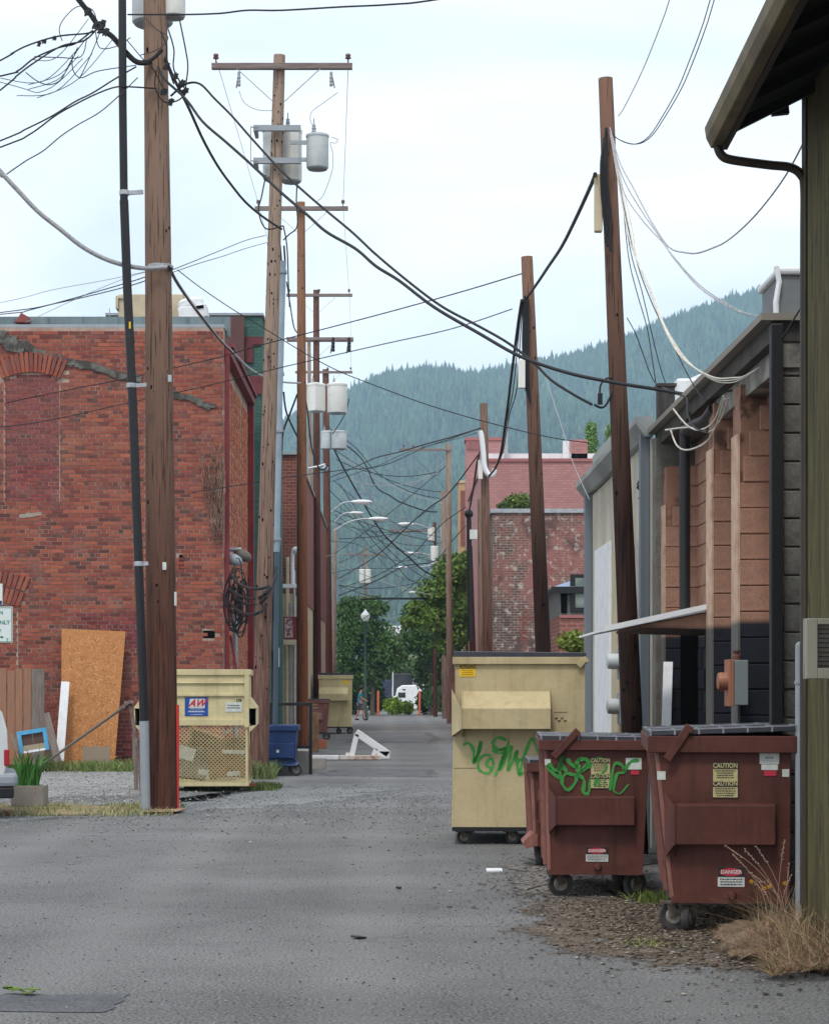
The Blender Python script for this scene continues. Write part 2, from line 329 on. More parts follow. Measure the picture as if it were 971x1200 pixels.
M['thatch'] = mat('thatch', (0.19, 0.125, 0.08), 0.95, c2=(0.12, 0.085, 0.05), scale=8, fine=0.4, fscale=60, bump=0.9, bscale=40, bdist=0.02)
M['attr'] = mat('leafy', (1, 1, 1), 0.7, attr=True, fine=0.1, fscale=5, spec=0.25)
M['brick'] = mat('brick_clay', (1, 1, 1), 0.9, attr=True, c2=(0.2, 0.13, 0.11), scale=2.2, lo=0.5, hi=0.85, fine=0.18, fscale=90, bump=0.5, bscale=60, bdist=0.006, spec=0.15)
M['mortar'] = mat('mortar', (0.42, 0.33, 0.27), 0.95, c2=(0.28, 0.17, 0.14), scale=2.0, fine=0.2, fscale=60, bump=0.4, bdist=0.01)
M['black'] = mat('black_rubber', (0.008, 0.008, 0.009), 0.55)
M['blackmetal'] = mat('black_metal', (0.009, 0.009, 0.011), 0.5, fine=0.2, fscale=20)
M['wire'] = mat('wire_black', (0.008, 0.008, 0.011), 0.6)
M['wiregrey'] = mat('wire_grey', (0.33, 0.33, 0.34), 0.6, fine=0.3, fscale=30)
M['wirepale'] = mat('wire_pale', (0.55, 0.52, 0.45), 0.6, fine=0.2, fscale=20)
M['wirethin'] = mat('wire_thin', (0.35, 0.37, 0.4), 0.6)
M['galv'] = mat('galvanised', (0.42, 0.44, 0.46), 0.5, 0.5, c2=(0.3, 0.32, 0.35), scale=8, fine=0.1, fscale=40)
M['galvpaint'] = mat('grey_paint', (0.3, 0.33, 0.36), 0.6, c2=(0.26, 0.29, 0.32), scale=4, fine=0.08)
M['porcelain'] = mat('porcelain', (0.16, 0.09, 0.08), 0.3)
M['can'] = mat('transformer_grey', (0.52, 0.56, 0.57), 0.5, c2=(0.42, 0.46, 0.48), scale=3, fine=0.06)
M['canw'] = mat('transformer_white', (0.68, 0.68, 0.64), 0.5, c2=(0.5, 0.49, 0.44), scale=3, lo=.55, hi=.8, fine=0.06)
M['arm'] = mat('crossarm_wood', (0.16, 0.12, 0.115), 0.85, c2=(0.25, 0.2, 0.18), scale=5, stretch=(0.6, 8, 8), bump=0.3)
M['white'] = mat('white_paint', (0.72, 0.74, 0.76), 0.6, c2=(0.5, 0.5, 0.48), scale=4, lo=0.5, hi=0.85, fine=0.05)
M['cream'] = mat('cream_paint', (0.52, 0.44, 0.3), 0.7, c2=(0.4, 0.34, 0.24), scale=3)
RUST = (0.09, 0.035, 0.015)
M['beige'] = mat('beige_paint', srgb(190, 175, 136), 0.6, c2=srgb(178, 162, 124), scale=2.2, fine=0.05, fscale=30, spots=(RUST, 7, 0.735), bump=0.12, bscale=3, bdist=0.02)
M['beigey'] = mat('beige_yellow_paint', srgb(206, 194, 150), 0.6, c2=srgb(192, 180, 138), scale=2.5, fine=0.05, fscale=30, spots=(RUST, 8, 0.725), bump=0.12, bscale=3, bdist=0.02)
M['maroon'] = mat('maroon_paint', (0.108, 0.031, 0.021), 0.6, c2=(0.078, 0.023, 0.016), scale=2.6, fine=0.1, fscale=30, spots=((0.2, 0.1, 0.08), 10, 0.715), bump=0.12, bscale=3, bdist=0.02)
M['maroonedge'] = mat('worn_maroon_edge', (0.27, 0.12, 0.095), 0.65, c2=(0.2, 0.07, 0.055), scale=9, stretch=(1, 1, 0.3), fine=0.15, fscale=40)
M['maroonpale'] = mat('faded_maroon', (0.26, 0.11, 0.085), 0.7, c2=(0.2, 0.075, 0.06), scale=3, fine=0.1, fscale=30)
for k_ in ('beige', 'beigey'): grime(M[k_], .45, srgb(206, 196, 168))
grime(M['maroon'], .85, (0.16, 0.06, 0.045))
M['lid'] = mat('lid_plastic', (0.035, 0.038, 0.05), 0.42, fine=0.15, fscale=15, spec=0.5)
M['lidgrey'] = mat('lid_ridge', (0.24, 0.255, 0.285), 0.5, fine=0.15, fscale=15)
M['blue'] = mat('blue_paint', (0.012, 0.04, 0.14), 0.5, c2=(0.01, 0.03, 0.1), scale=3, fine=0.08, fscale=30)
M['rubber'] = mat('wheel_rubber', (0.03, 0.03, 0.03), 0.8, c2=(0.07, 0.065, 0.06), scale=12)
M['hub'] = mat('wheel_hub', (0.3, 0.28, 0.24), 0.6, 0.3, c2=(0.09, 0.08, 0.07), scale=20)
M['green'] = mat('green_spray', (0.035, 0.23, 0.04), 0.6, c2=(0.06, 0.3, 0.06), scale=6)
M['yellowlab'] = mat('label_yellow', (0.75, 0.5, 0.02), 0.5); M['paleyel'] = mat('label_pale', (0.52, 0.46, 0.22), 0.5, c2=(0.4, 0.36, 0.18), scale=15)
M['labwhite'] = mat('label_white', (0.62, 0.66, 0.62), 0.5, c2=(0.5, 0.53, 0.5), scale=15); M['labred'] = mat('label_red', (0.48, 0.03, 0.06), 0.5)
M['ink'] = mat('ink', (0.02, 0.02, 0.022), 0.6); M['labblue'] = mat('label_blue', (0.012, 0.07, 0.32), 0.4); M['signgreen'] = mat('sign_green', (0.01, 0.23, 0.16), 0.5)
M['signwhite'] = mat('sign_white', (0.62, 0.68, 0.66), 0.5, fine=0.03)
M['greywood'] = mat('grey_wood', (0.2, 0.17, 0.15), 0.9, c2=(0.12, 0.09, 0.08), scale=4, stretch=(9, 9, 0.6), bump=0.4)
M['cedar'] = mat('cedar_wood', (0.3, 0.15, 0.085), 0.85, c2=(0.22, 0.13, 0.09), scale=4, stretch=(9, 9, 0.5), bump=0.3)
M['concrete'] = mat('concrete', (0.29, 0.27, 0.24), 0.9, c2=(0.22, 0.2, 0.175), scale=3, fine=0.15, fscale=60, bump=0.3, bdist=0.01)
M['glass'] = mat('dark_glass', (0.02, 0.025, 0.03), 0.08, spec=0.8)
M['redtrim'] = mat('red_trim', (0.2, 0.02, 0.025), 0.6, c2=(0.14, 0.015, 0.02), scale=4)
M['rust'] = mat('rusty_steel', (0.1, 0.06, 0.05), 0.8, c2=(0.2, 0.15, 0.13), scale=10, bump=0.2)
M['void'] = mat('dark_interior', (0.004, 0.004, 0.004), 0.95, spec=.05)
# ------------------------------------------------------------------ ground, alley, hills
def struct(o): o['kind'] = 'structure'; return o
def stuff(o, label=None, cat=None): o['kind'] = 'stuff'; return tag(o, label, cat)
g = MB().add([(-1900, -150, -0.008), (1900, -150, -0.008), (1900, 3600, -0.008), (-1900, 3600, -0.008)], [(0, 1, 2, 3)])
struct(g.build('ground', M['ground'], recalc=False))
g = MB().add([(-34, -12, 0), (12, -12, 0), (12, 150, 0), (-34, 150, 0)], [(0, 1, 2, 3)])
struct(g.build('alley', M['asphalt'], recalc=False))
def ragged(name, pts, z, m, sub=14, amp=0.12, seed=3, crown=0.0, kind='structure', fade=True):
    """flat sheet with an uneven outline (fan of a wobbled polygon), optionally domed"""
    r = random.Random(seed); out = []
    n = len(pts)
    for i in range(n):
        a, b = Vector((*pts[i], 0)), Vector((*pts[(i + 1) % n], 0))
        for k in range(sub):
            p = a.lerp(b, k / sub); j = min(amp, .3 * (b - a).length / sub); w_ = amp * .8 * math.sin(2.1 * p.x + 3.3 * p.y + seed) * (1 if k else .5)
            nn = Vector((b.y - a.y, a.x - b.x, 0)).normalized(); p = p + nn * w_; out.append((p.x + r.uniform(-j, j), p.y + r.uniform(-j, j), z))
    cx = sum(p[0] for p in out) / len(out); cyy = sum(p[1] for p in out) / len(out)
    rings = [1.0, 0.85, 0.6, 0.3]; vs = []
    for t in rings:
        h = z + crown * (1 - t) * 1.2
        vs += [(cx + (p[0] - cx) * t, cyy + (p[1] - cyy) * t, h + (r.uniform(-.3, .3) * crown if t < 1 else 0)) for p in out]
    vs.append((cx, cyy, z + crown)); N = len(out); fs = []
    for j in range(len(rings) - 1):
        fs += [(j * N + i, j * N + (i + 1) % N, (j + 1) * N + (i + 1) % N, (j + 1) * N + i) for i in range(N)]
    fs += [((len(rings) - 1) * N + i, (len(rings) - 1) * N + (i + 1) % N, len(vs) - 1) for i in range(N)]
    o = MB().add(vs, fs).build(name, m, recalc=False, smooth=True); o['kind'] = kind
    a_ = o.data.attributes.new('inner', 'FLOAT', 'POINT'); a_.data.foreach_set('value', np.array([1 - t for t in rings for _ in out] + [1.0], dtype=np.float32))
    if not m.get('faded') and fade: fade_edges(m); m['faded'] = 1
    return o
ragged('gravel_lot', [(-12, 28.6), (-5.5, 28.8), (-3.4, 30.2), (-2.3, 31.4), (-2.1, 36), (-3.3, 41.9), (-12, 41.9)], 0.004, M['gravel'], seed=5, amp=0.16)
ragged('gravel_edge', [(-4.6, 24.2), (-3.7, 25.3), (-3.0, 25.4), (0.2, 29.8), (1.2, 35), (-1.9, 35), (-2.4, 29.5), (-9, 28.2), (-9, 24.1)], 0.003, mat('loose_gravel', (0.2, 0.207, 0.205), 0.95, c2=(0.16, 0.168, 0.172), scale=1.2, fine=0.55, fscale=24, bump=0.8, bscale=30, bdist=0.02), seed=8, amp=0.2)
ragged('verge', [(-9, 25.6), (-3.7, 25.7), (-2.75, 26.5), (-2.85, 27.6), (-3.7, 28.4), (-9, 29.0)], 0.008, M['sandy'], seed=12, amp=0.13, crown=0.03)
ragged('sand_patch', [(-3.35, 26.0), (-2.75, 26.2), (-2.65, 27.1), (-3.1, 27.3)], 0.034, mat('red_sand', (0.34, 0.2, 0.125), 0.95, c2=(0.25, 0.15, 0.1), scale=6, fine=0.3, fscale=50), seed=14, amp=0.06)
ragged('wall_verge', [(-9.5, 39.5), (-5.2, 39.6), (-3.5, 40.2), (-3.4, 42), (-9.5, 42)], 0.008, M['sandy'], seed=13, amp=0.1, crown=0.02)
ragged('asphalt_patch', [(-2.3, 10.18), (-1.43, 10.15), (-1.37, 10.75), (-2.3, 10.7)], 0.004, M['patch'], sub=8, seed=21, amp=0.015, fade=False)
ragged('asphalt_patch', [(-1.6, 37.5), (0.9, 37), (1.0, 41.5), (-1.3, 41.5)], 0.004, mat('tar_patch', (0.08, 0.082, 0.09), 0.9, c2=(0.13, 0.13, 0.135), scale=2, fine=.3, fscale=30), sub=8, seed=22, amp=0.1)
ragged('asphalt_patch', [(-1.8, 60), (1.6, 60), (1.7, 78), (-1.7, 76)], 0.004, mat('worn_patch', (0.1, 0.102, 0.11), 0.9, c2=(0.15, 0.15, 0.155), scale=1.5, fine=0.3, fscale=20), sub=8, seed=23, amp=0.15)
ragged('dirt_patch', [(0.7, 12.3), (1.6, 11.4), (2.7, 10.9), (2.95, 12.2), (2.95, 14.8), (2.6, 16.4), (1.0, 16.4), (0.7, 14.2)], 0.004, M['soil'], seed=31, amp=0.16)
ragged('dirt_patch', [(0.75, 15.6), (1.9, 15.0), (2.6, 19.5), (1.1, 20)], 0.007, mat('scattered_dirt', (0.14, 0.125, 0.11), 0.95, c2=(0.19, 0.185, 0.18), scale=4, fine=0.5, fscale=40, bump=0.6), seed=32, amp=0.15)
ragged('grass_bank', [(1.85, 12.4), (2.15, 11.6), (2.5, 10.9), (3.0, 10.6), (3.0, 14.3), (2.2, 14.2), (2.0, 13.3)], 0.01, M['thatch'], seed=33, amp=0.06, crown=0.1)
for i, (x0, x1, y, w) in enumerate([(-2.0, -0.5, 43.2, 0.09), (-0.9, -0.1, 40.5, 0.07), (-3.4, -2.6, 22.5, 0.05)]):
    struct(MB().add([(x0, y, 0.006), (x1, y + .05, 0.006), (x1, y + w + .05, 0.006), (x0, y + w, 0.006)], [(0, 1, 2, 3)]).build('painted_line', M['galvpaint'], recalc=False))
struct(MB().add([(-60, 150, 0.0), (60, 150, 0.0), (60, 162, 0.0), (-60, 162, 0.0)], [(0, 1, 2, 3)]).build('cross_street', M['gravel'], recalc=False))

def hill_ridge_px(px):
    xs = [-900, -300, 200, 335, 395, 450, 500, 560, 600, 640, 700, 740, 770, 800, 830, 870, 905, 960, 1100, 1500, 2200]
    ys = [700, 620, 545, 490, 462, 437, 430, 434, 427, 420, 404, 390, 375, 365, 354, 342, 331, 318, 296, 340, 520]
    return np.interp(px, xs, ys)
HY0, HY1 = 950.0, 2500.0
def hill_z(x, y):
    x = np.asarray(x, float); y = np.asarray(y, float)
    ridge = EYE + (CY - hill_ridge_px(x * FPX / HY1 + CX) - 13) * HY1 / FPX
    t = np.clip((y - HY0) / (HY1 - HY0), 0, 1); s = t ** 1.15
    back = np.clip((y - HY1) / 900, 0, 1)
    n = 16 * np.sin(x / 61 + 1.3 * np.sin(y / 170)) + 11 * np.sin(x / 27 + y / 95) + 7 * np.sin(x / 13 - y / 47)
    return ridge * s * (1 - 0.75 * back) + n * np.sin(np.pi * np.clip(t, 0, 1)) * 1.2 - 2
nx_, ny_ = 190, 90
X_, Y_ = np.meshgrid(np.linspace(-1500, 1700, nx_), np.linspace(HY0 - 20, 3500, ny_))
V = np.stack([X_.ravel(), Y_.ravel(), hill_z(X_, Y_).ravel()], 1)
idx = np.arange(nx_ * ny_).reshape(ny_, nx_)
F = np.stack([idx[:-1, :-1].ravel(), idx[:-1, 1:].ravel(), idx[1:, 1:].ravel(), idx[1:, :-1].ravel()], 1)
M['forestfloor'] = mat('forest_floor', (0.02, 0.04, 0.02), 0.95, c2=(0.05, 0.08, 0.03), scale=0.02)
struct(np_mesh('hill', V, F, M['forestfloor'], smooth=True))
# conifers on the slope: nobody could count them
def conifers(n):
    px = RNG.uniform(300, 1010, n); y = RNG.uniform(HY0 + 60, 2560, n) ** 1.0
    k = RNG.random(n) < 0.25; y[k] = RNG.uniform(2400, 2530, k.sum())
    x = (px - CX) / FPX * y; z = hill_z(x, y)
    h = RNG.uniform(11, 21, n) * np.clip(y / 2400, .45, 1); h[RNG.random(n) < 0.06] *= 1.3; r = h * RNG.uniform(0.17, 0.26, n)
    clump = np.sin(x / 40 + y / 90) * np.cos(x / 23 - y / 60)
    decid = (RNG.random(n) < 0.10 + 0.12 * (clump > 0.4))
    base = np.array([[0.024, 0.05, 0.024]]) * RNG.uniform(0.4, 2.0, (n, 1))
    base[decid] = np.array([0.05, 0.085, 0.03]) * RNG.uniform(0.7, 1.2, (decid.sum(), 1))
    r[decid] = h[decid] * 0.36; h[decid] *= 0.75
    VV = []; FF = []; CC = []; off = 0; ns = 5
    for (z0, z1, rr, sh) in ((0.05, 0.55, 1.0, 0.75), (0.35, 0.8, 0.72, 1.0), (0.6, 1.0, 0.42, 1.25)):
        ang = RNG.uniform(0, 6.28, (n, 1)) + np.arange(ns)[None] * 2 * np.pi / ns
        rad = r[:, None] * rr * RNG.uniform(0.7, 1.25, (n, ns))
        ring = np.stack([x[:, None] + rad * np.cos(ang), y[:, None] + rad * np.sin(ang), np.repeat((z + h * z0)[:, None], ns, 1) - h[:, None] * RNG.uniform(0, .08, (n, ns))], 2)
        tip = np.stack([x, y, z + h * z1], 1)[:, None]
        vv = np.concatenate([ring, tip], 1).reshape(-1, 3)
        b = off + np.arange(n)[:, None] * (ns + 1); i = np.arange(ns)[None]
        ff = np.stack([b + i, b + (i + 1) % ns, np.repeat(b + ns, ns, 1)], 2).reshape(-1, 3)
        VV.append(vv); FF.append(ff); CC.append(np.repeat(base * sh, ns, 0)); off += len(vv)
    return np.concatenate(VV), np.concatenate(FF), np.concatenate(CC)
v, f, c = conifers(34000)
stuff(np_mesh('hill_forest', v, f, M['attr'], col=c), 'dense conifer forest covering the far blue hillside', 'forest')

# ------------------------------------------------------------------ brick-laying
BR = {}
def brick_mesh(L, H, D, col, key):
    k = (round(L, 3), round(H, 3), round(D, 3), key)
    if k not in BR:
        m = MB(); m.box((0, 0, 0), (L, D, H), col=col)
        me = bpy.data.meshes.new('brick'); me.from_pydata(m.v, [], m.f)
        a = me.attributes.new('col', 'FLOAT_COLOR', 'FACE'); a.data.foreach_set('color', np.array([(*q, 1.0) for q in m.c], dtype=np.float32).ravel())
        me.materials.append(M['brick']); BR[k] = me
    return BR[k]
PAL_RED = [srgb(*c) for c in [(158, 80, 60), (148, 72, 56), (162, 84, 62), (140, 66, 54), (130, 60, 52), (168, 90, 64), (116, 56, 50), (152, 76, 62), (138, 66, 58), (96, 52, 48)]]
def calm(P, k=.2): return [tuple(c[i] * (1 - k) + (0.16, 0.115, 0.1)[i] * k for i in range(3)) for c in P]
PAL_RED = calm(PAL_RED)
PAL_PURP = [srgb(*c) for c in [(132, 60, 62), (122, 54, 58), (142, 66, 62), (114, 50, 52), (128, 62, 66), (100, 48, 52)]]
PAL_ORANGE = [srgb(*c) for c in [(186, 116, 84), (178, 106, 78), (166, 96, 72), (192, 124, 92), (150, 86, 66), (172, 104, 84)]]
def lay_bricks(parent, O, U, W, H, pal, n_parts=0, skip=None, cuts=(), palf=None, L=0.238, C=0.0814, depth=0.1, proud=0.012, sel=None, seed=1):
    """bricks on plane through O, running along unit U, up z; U x Z = outward normal is given by rotation. parts for selected bricks, the rest joined"""
    r = random.Random(seed); U = Vector(U).normalized(); Nn = U.cross(Vector((0, 0, 1))); O = Vector(O); rz = math.atan2(U.y, U.x)
    rest = MB(); made = 0
    rows = int(H / C)
    for j in range(rows):
        header = (j % 6 == 5); step = L / 2 if header else L
        x = -(step / 2 if j % 2 else 0) - r.uniform(0, .015)
        while x < W - 0.03:
            a = max(x, 0); b = min(x + step, W); x += step
            segs = [(a, b)]
            for (xc, za, zb2) in cuts:              # stop at an upright joint and start again beyond it
                if za < (j + .5) * C < zb2 and a < xc < b: segs = [(a, xc - .003), (xc + .003, b)]
            for a, b in segs:
             if b - a < 0.024: continue
             u = (a + b) / 2; z = (j + 0.5) * C
             if skip and skip(u, z): continue
             p = palf(u, z) if palf else pal
             ci = min(int(abs(r.gauss(0, 0.5)) * len(p)), len(p) - 1); c = p[ci]
             d = r.uniform(-0.004, 0.007); w = b - a - 0.017; h = C - 0.0165
             pos = O + U * u + Vector((0, 0, z)) + Nn * (proud - depth / 2 + d)
             if made < n_parts and (sel is None or sel(u, z)):
                 o = link('brick', brick_mesh(w, h, depth, c, ci + 100 * id(p) % 9973), parent); o.location = pos; o.rotation_euler = (0, 0, rz); made += 1
             else:
                 s = r.uniform(0.92, 1.25) * (.86 if z < 4.4 else .9); rest.box(pos, (w, depth, h), rz=rz, col=(c[0] * s, c[1] * s, c[2] * s))
    o = rest.build('brickwork', M['brick'], parent, usecol=True, recalc=False); o['kind'] = 'stuff'
    return o

# ------------------------------------------------------------------ LEFT: red brick building
BY = 42.0; BXL, BXR = -9.6, gx(262, BY); BH = gz(384, BY)
bld = empty('brick_building', (BXR, BY, 0), label='large red brick building with bricked-up arched window at left of the alley', cat='building')
def rel(o_parent_loc, p): return Vector(p) - Vector(o_parent_loc)
def P_(p): return (p[0] - BXR, p[1] - BY, p[2])
core = MB(); core.b2(P_((-14, BY, -0.3)), P_((BXR, BY + 0.3, BH)))
wall = core.build('wall', M['mortar'], bld)
core = MB(); core.b2(P_((BXR - 0.28, BY + 0.302, -0.3)), P_((BXR - 0.03, 49.5, BH - 0.35))); swall = core.build('wall', M['mortar'], bld)
swall['label'] = 'side wall of orange brick along the alley'
# openings: window 1 arch and window 2 arch
W1 = (gx(5, BY), gx(70, BY), gz(586, BY), gz(446, BY)); W2 = (gx(-70, BY), gx(21, BY), gz(860, BY), gz(712, BY)); W3 = (gx(92, BY), gx(178, BY), gz(742, BY), gz(700, BY))
hole = (gx(238, BY), gx(252, BY), gz(748, BY), gz(739, BY)); hole2 = (gx(210, BY), gx(216, BY), gz(667, BY), gz(650, BY))
def archtop(W, x, rise):
    t = (x - (W[0] + W[1]) / 2) / ((W[1] - W[0]) / 2); return W[3] + rise * (1 - t * t)
RI = 0.16; AH = 0.42
def in_arch_band(u, z):
    x = u + BXL
    for W, ah in ((W1, AH), (W2, 0.62)):
        ext = 0.1
        if W[0] - ext <= x <= W[1] + ext and W[3] - 0.02 < z < archtop(W, x, RI) + ah and z > archtop(W, min(max(x, W[0]), W[1]), RI) - 0.03: return True
    return False
def skip_front(u, z):
    x = u + BXL
    if in_arch_band(u, z): return True
    for h in (hole, hole2):
        if h[0] - .0 < x < h[1] + .0 and h[2] - .02 < z < h[3] + .02: return True
    return False
PAL_PURP = calm(PAL_PURP, .1)
def pal_front(u, z):
    x = u + BXL
    if W1[0] < x < W1[1] and W1[2] < z < archtop(W1, x, RI): return PAL_PURP
    
    if z < 3.2 and (math.sin(x * 1.9) + math.sin(z * 2.3 + x) > 0.9): return PAL_PURP
    return PAL_RED
lay_bricks(wall, P_((BXL, BY, 0)), (1, 0, 0), BXR - BXL, BH - 0.06, PAL_RED, n_parts=240, skip=skip_front, palf=pal_front, cuts=[(e - BXL, W[2], W[3] + .05) for W in (W1, W2) for e in (W[0], W[1])],
           sel=lambda u, z: W1[0] - 0.3 < u + BXL < W1[1] + 0.5 and 6.2 < z < 8.9, seed=4)
k = 0
for W, ah, n in ((W1, AH, 15), (W2, 0.62, 19)):
    rows = 1 if W is W1 else 2
    for q in range(rows):
        for i in range(n):
            t = (i + 0.5) / n * 2 - 1; x = (W[0] + W[1]) / 2 + t * (W[1] - W[0]) / 2 * 1.04
            zb = W[3] + RI * (1 - t * t); ang = -t * 0.42; hh = ah / rows
            c = PAL_RED[(i * 7 + q) % 5]
            o = link('brick', brick_mesh(hh - 0.015, (W[1] - W[0]) * 1.08 / n - 0.012, 0.1, c, 50 + (i * 7 + q) % 5), wall)
            o.location = P_((x + math.sin(-ang) * hh * (q + 0.5), BY - 0.03 + 0.05 - 0.03, zb + hh * (q + 0.5))); o.rotation_euler = (0, -ang - math.pi / 2, 0)
for h in (hole, hole2): MB().b2(P_((h[0], BY - 0.002, h[2])), P_((h[1], BY + 0.0, h[3]))).build('hole', M['void'], wall)
def side_skip(u, z):
    cols = [1.3, 2.05, 2.8, 3.55, 4.3, 5.05, 5.8]
    return 4.0 < z < 8.2 and any(abs(u - c) < 0.1 for c in cols) and int(z / 0.0814) % 3 != 0
lay_bricks(swall, P_((BXR - 0.03, 42.12, 0)), (0, 1, 0), 7.35, BH - 0.75, PAL_ORANGE, skip=side_skip, seed=9)
# steel parapet, trim
pm = MB(); pm.b2(P_((-14, BY + 0.02, BH + 0.0)), P_((BXR + 0.02, BY + 0.5, BH + 0.07))); pm.build('coping', M['galvpaint'], bld, bevel=0.01)
M['parapet'] = mat('parapet_steel', srgb(112, 126, 130), 0.6, c2=srgb(92, 108, 112), scale=1.2, stretch=(3, 1, 1), fine=0.05)
pm = MB(); pm.b2(P_((-14, BY + 0.5, BH - 0.1)), P_((BXR + 0.1, BY + 0.56, gz(371, BY + 0.5))))
for i in range(9): pm.b2(P_((-9.3 + i * 0.72, BY + 0.48, BH)), P_((-9.285 + i * 0.72, BY + 0.5, gz(372, BY + 0.5))))
pm.build('parapet', M['parapet'], bld)
MB().b2(P_((gx(35, BY), BY + 0.44, BH + .07)), P_((gx(62, BY), BY + 0.47, BH + 0.14))).build('rust_strip', mat('rusty_sheet', srgb(170, 128, 92), .8, c2=srgb(120, 120, 115), scale=5), bld)
c0 = P_((BXR, BY, 0))
rt = MB(); rt.b2((0.02, 0.1, 0.6), (0.11, 0.2, BH - 0.55)); rt.build('corner_pipe', M['redtrim'], bld)
rt = MB(); rt.b2((-0.06, 7.3, 0.0), (0.12, 7.55, BH - 0.3)); rt.build('corner_post', M['redtrim'], bld)
rt = MB(); rt.b2((-0.1, 0.1, BH - 0.55), (0.14, 7.55, BH - 0.38)); rt.b2((-0.1, 0.12, BH - 0.38), (0.2, 7.55, BH - 0.3)); rt.build('cornice', M['redtrim'], bld)
MB().b2((-0.028, 0.004, 0.0), (-0.002, 0.1, BH - .2)).build('corner_seam', M['void'], bld)
# dark tar seam across the brickwork
def px_ribbon(name, pts, w, Y, m, parent, off, thick=0.03):
    mb = MB(); S = spline([at(x, y, Y) for x, y in pts], 6); r = random.Random(len(pts) * 7)
    for a, b in zip(S[:-1], S[1:]):
        ww = w * r.uniform(0.6, 1.35); d = (b - a).normalized()
        mb.bar(Vector(P_(a)) - d * 0.02 + Vector((0, -off, r.uniform(-.02, .02))), Vector(P_(b)) + d * 0.02 + Vector((0, -off, 0)), thick * r.uniform(.8, 1.2), ww)
    return mb.build(name, m, parent)
tar = mat('tar_seam', srgb(66, 62, 60), 0.85, c2=srgb(104, 106, 98), scale=6, lo=0.45, hi=0.6, bump=0.6, fine=0.3)
px_ribbon('tar_seam', [(-4, 392), (12, 402), (28, 409)], 0.26, BY, tar, wall, 0.03)
px_ribbon('tar_seam', [(26, 400), (40, 411), (60, 418), (80, 424), (110, 430), (135, 439), (165, 445)], 0.13, BY, tar, wall, 0.03)
px_ribbon('tar_seam', [(199, 461), (210, 464), (225, 467), (240, 475), (252, 476)], 0.12, BY, tar, wall, 0.03)
px_ribbon('mortar_patch', [(24, 605), (32, 604), (48, 602)], 0.07, BY, mat('mortar_grey', srgb(150, 142, 130), 0.9), wall, 0.018, 0.01)
# dead vine climbing the corner
r = random.Random(5); dv = MB()
for i in range(34):
    x0, y0 = r.uniform(250, 262), r.uniform(600, 640); pts = [(x0, y0)]
    for k in range(6):
        x0 += r.uniform(-7, 5); y0 -= r.uniform(6, 20); x0 = min(x0, 264); pts.append((x0, y0))
    dv.tube([at(x, y, BY - 0.05 - r.random() * 0.08) for x, y in pts], 0.008, 4, False)
stuff(dv.build('dead_vine', mat('dead_vine', srgb(112, 84, 72), 0.9, c2=srgb(150, 125, 110), scale=4)), 'bare dead vine clinging to the corner of the red brick building', 'vine')

# red chimney scrap, rooftop units
rb = MB(); a = at(26, 373, BY + .3); rb.prism([(a.x - .16, a.y, a.z - .08), (a.x + .14, a.y, a.z - .08), (a.x + .14, a.y, a.z + .03), (a.x - .02, a.y, a.z + .12), (a.x - .08, a.y, a.z + .02)], (0, 0.25, 0))
tag(rb.build('roof_flashing', mat('rust_red', srgb(130, 72, 66), .8), bevel=.01), 'folded rust red flashing on the roof edge at far left', 'flashing')
hv = empty('rooftop_unit', (gx(176, 48), 48, gz(372, 48)), label='boxy beige rooftop air unit above the brick building', cat='air unit')
mb = MB(); mb.b2((-0.74, 0, 0), (0.78, 1.5, 0.55)); mb.build('housing', M['cream'], hv, bevel=.02)
mb = MB(); mb.b2((-0.8, -0.05, 0.44), (-0.5, 1.5, 0.5)); mb.b2((-0.8, -0.05, 0.2), (-0.74, 1.5, 0.44)); mb.build('hood', M['cream'], hv)
mb = MB(); mb.cyl((-0.95, 0, 0), (-0.95, 0, 0.22), 0.01, 6); mb.build('stub_pipe', M['galv'], hv)
hv = empty('rooftop_vent', (gx(227, 47.5), 47.5, gz(376, 47.5)), label='white ducted rooftop exhaust fan beside the beige unit', cat='vent', ry=math.radians(-9))
mb = MB(); mb.b2((-0.3, -0.3, 0), (0.36, 0.3, 0.3)); mb.build('duct', M['white'], hv, bevel=.02)
mb = MB(); mb.lathe((0, 0, 0.3), [(0.28, 0), (0.3, 0.02), (0.3, 0.14), (0.24, 0.2), (0.05, 0.22)], 14); mb.build('fan_hood', M['white'], hv, smooth=True)
mb = MB(); mb.b2((0.12, -0.32, 0.2), (0.3, -0.303, 0.27)); mb.build('outlet', M['void'], hv)

# green brick building behind it
GY = 50.0; GH = gz(370, GY); GX0, GX1 = gx(285.5, GY), gx(306.5, GY)
gb = empty('green_brick_building', (GX1, GY, 0), label='teal painted brick building with dark red bands behind the red brick one', cat='building')
M['gbrick'] = brick_mat('teal_brick', srgb(56, 92, 84), srgb(66, 104, 94), srgb(48, 78, 72), bw=.24, bh=.081)
def Q(p): return (p[0] - GX1, p[1] - GY, p[2])
MB().b2(Q((-7, GY, 0)), Q((GX1, 59.5, GH))).build('wall', M['gbrick'], gb)
MB().b2(Q((-7, GY - 0.06, GH)), Q((GX1 + .05, 59.6, GH + .06))).build('coping', M['galvpaint'], gb)
bandm = mat('band_red', srgb(92, 44, 50), .8, c2=srgb(110, 56, 60), scale=3)
for a_, b_, x_ in ((395, 404, 287), (404, 425, 287), (441, 462, 287)):
    MB().b2(Q((gx(x_, GY), GY - 0.05, gz(b_, GY))), Q((GX1 + .04 if a_ != 404 else gx(297, GY), GY - 0.003, gz(a_, GY)))).build('band', bandm, gb)
pb = MB(); x0, x1 = gx(264, 49.8), gx(286, 49.8)
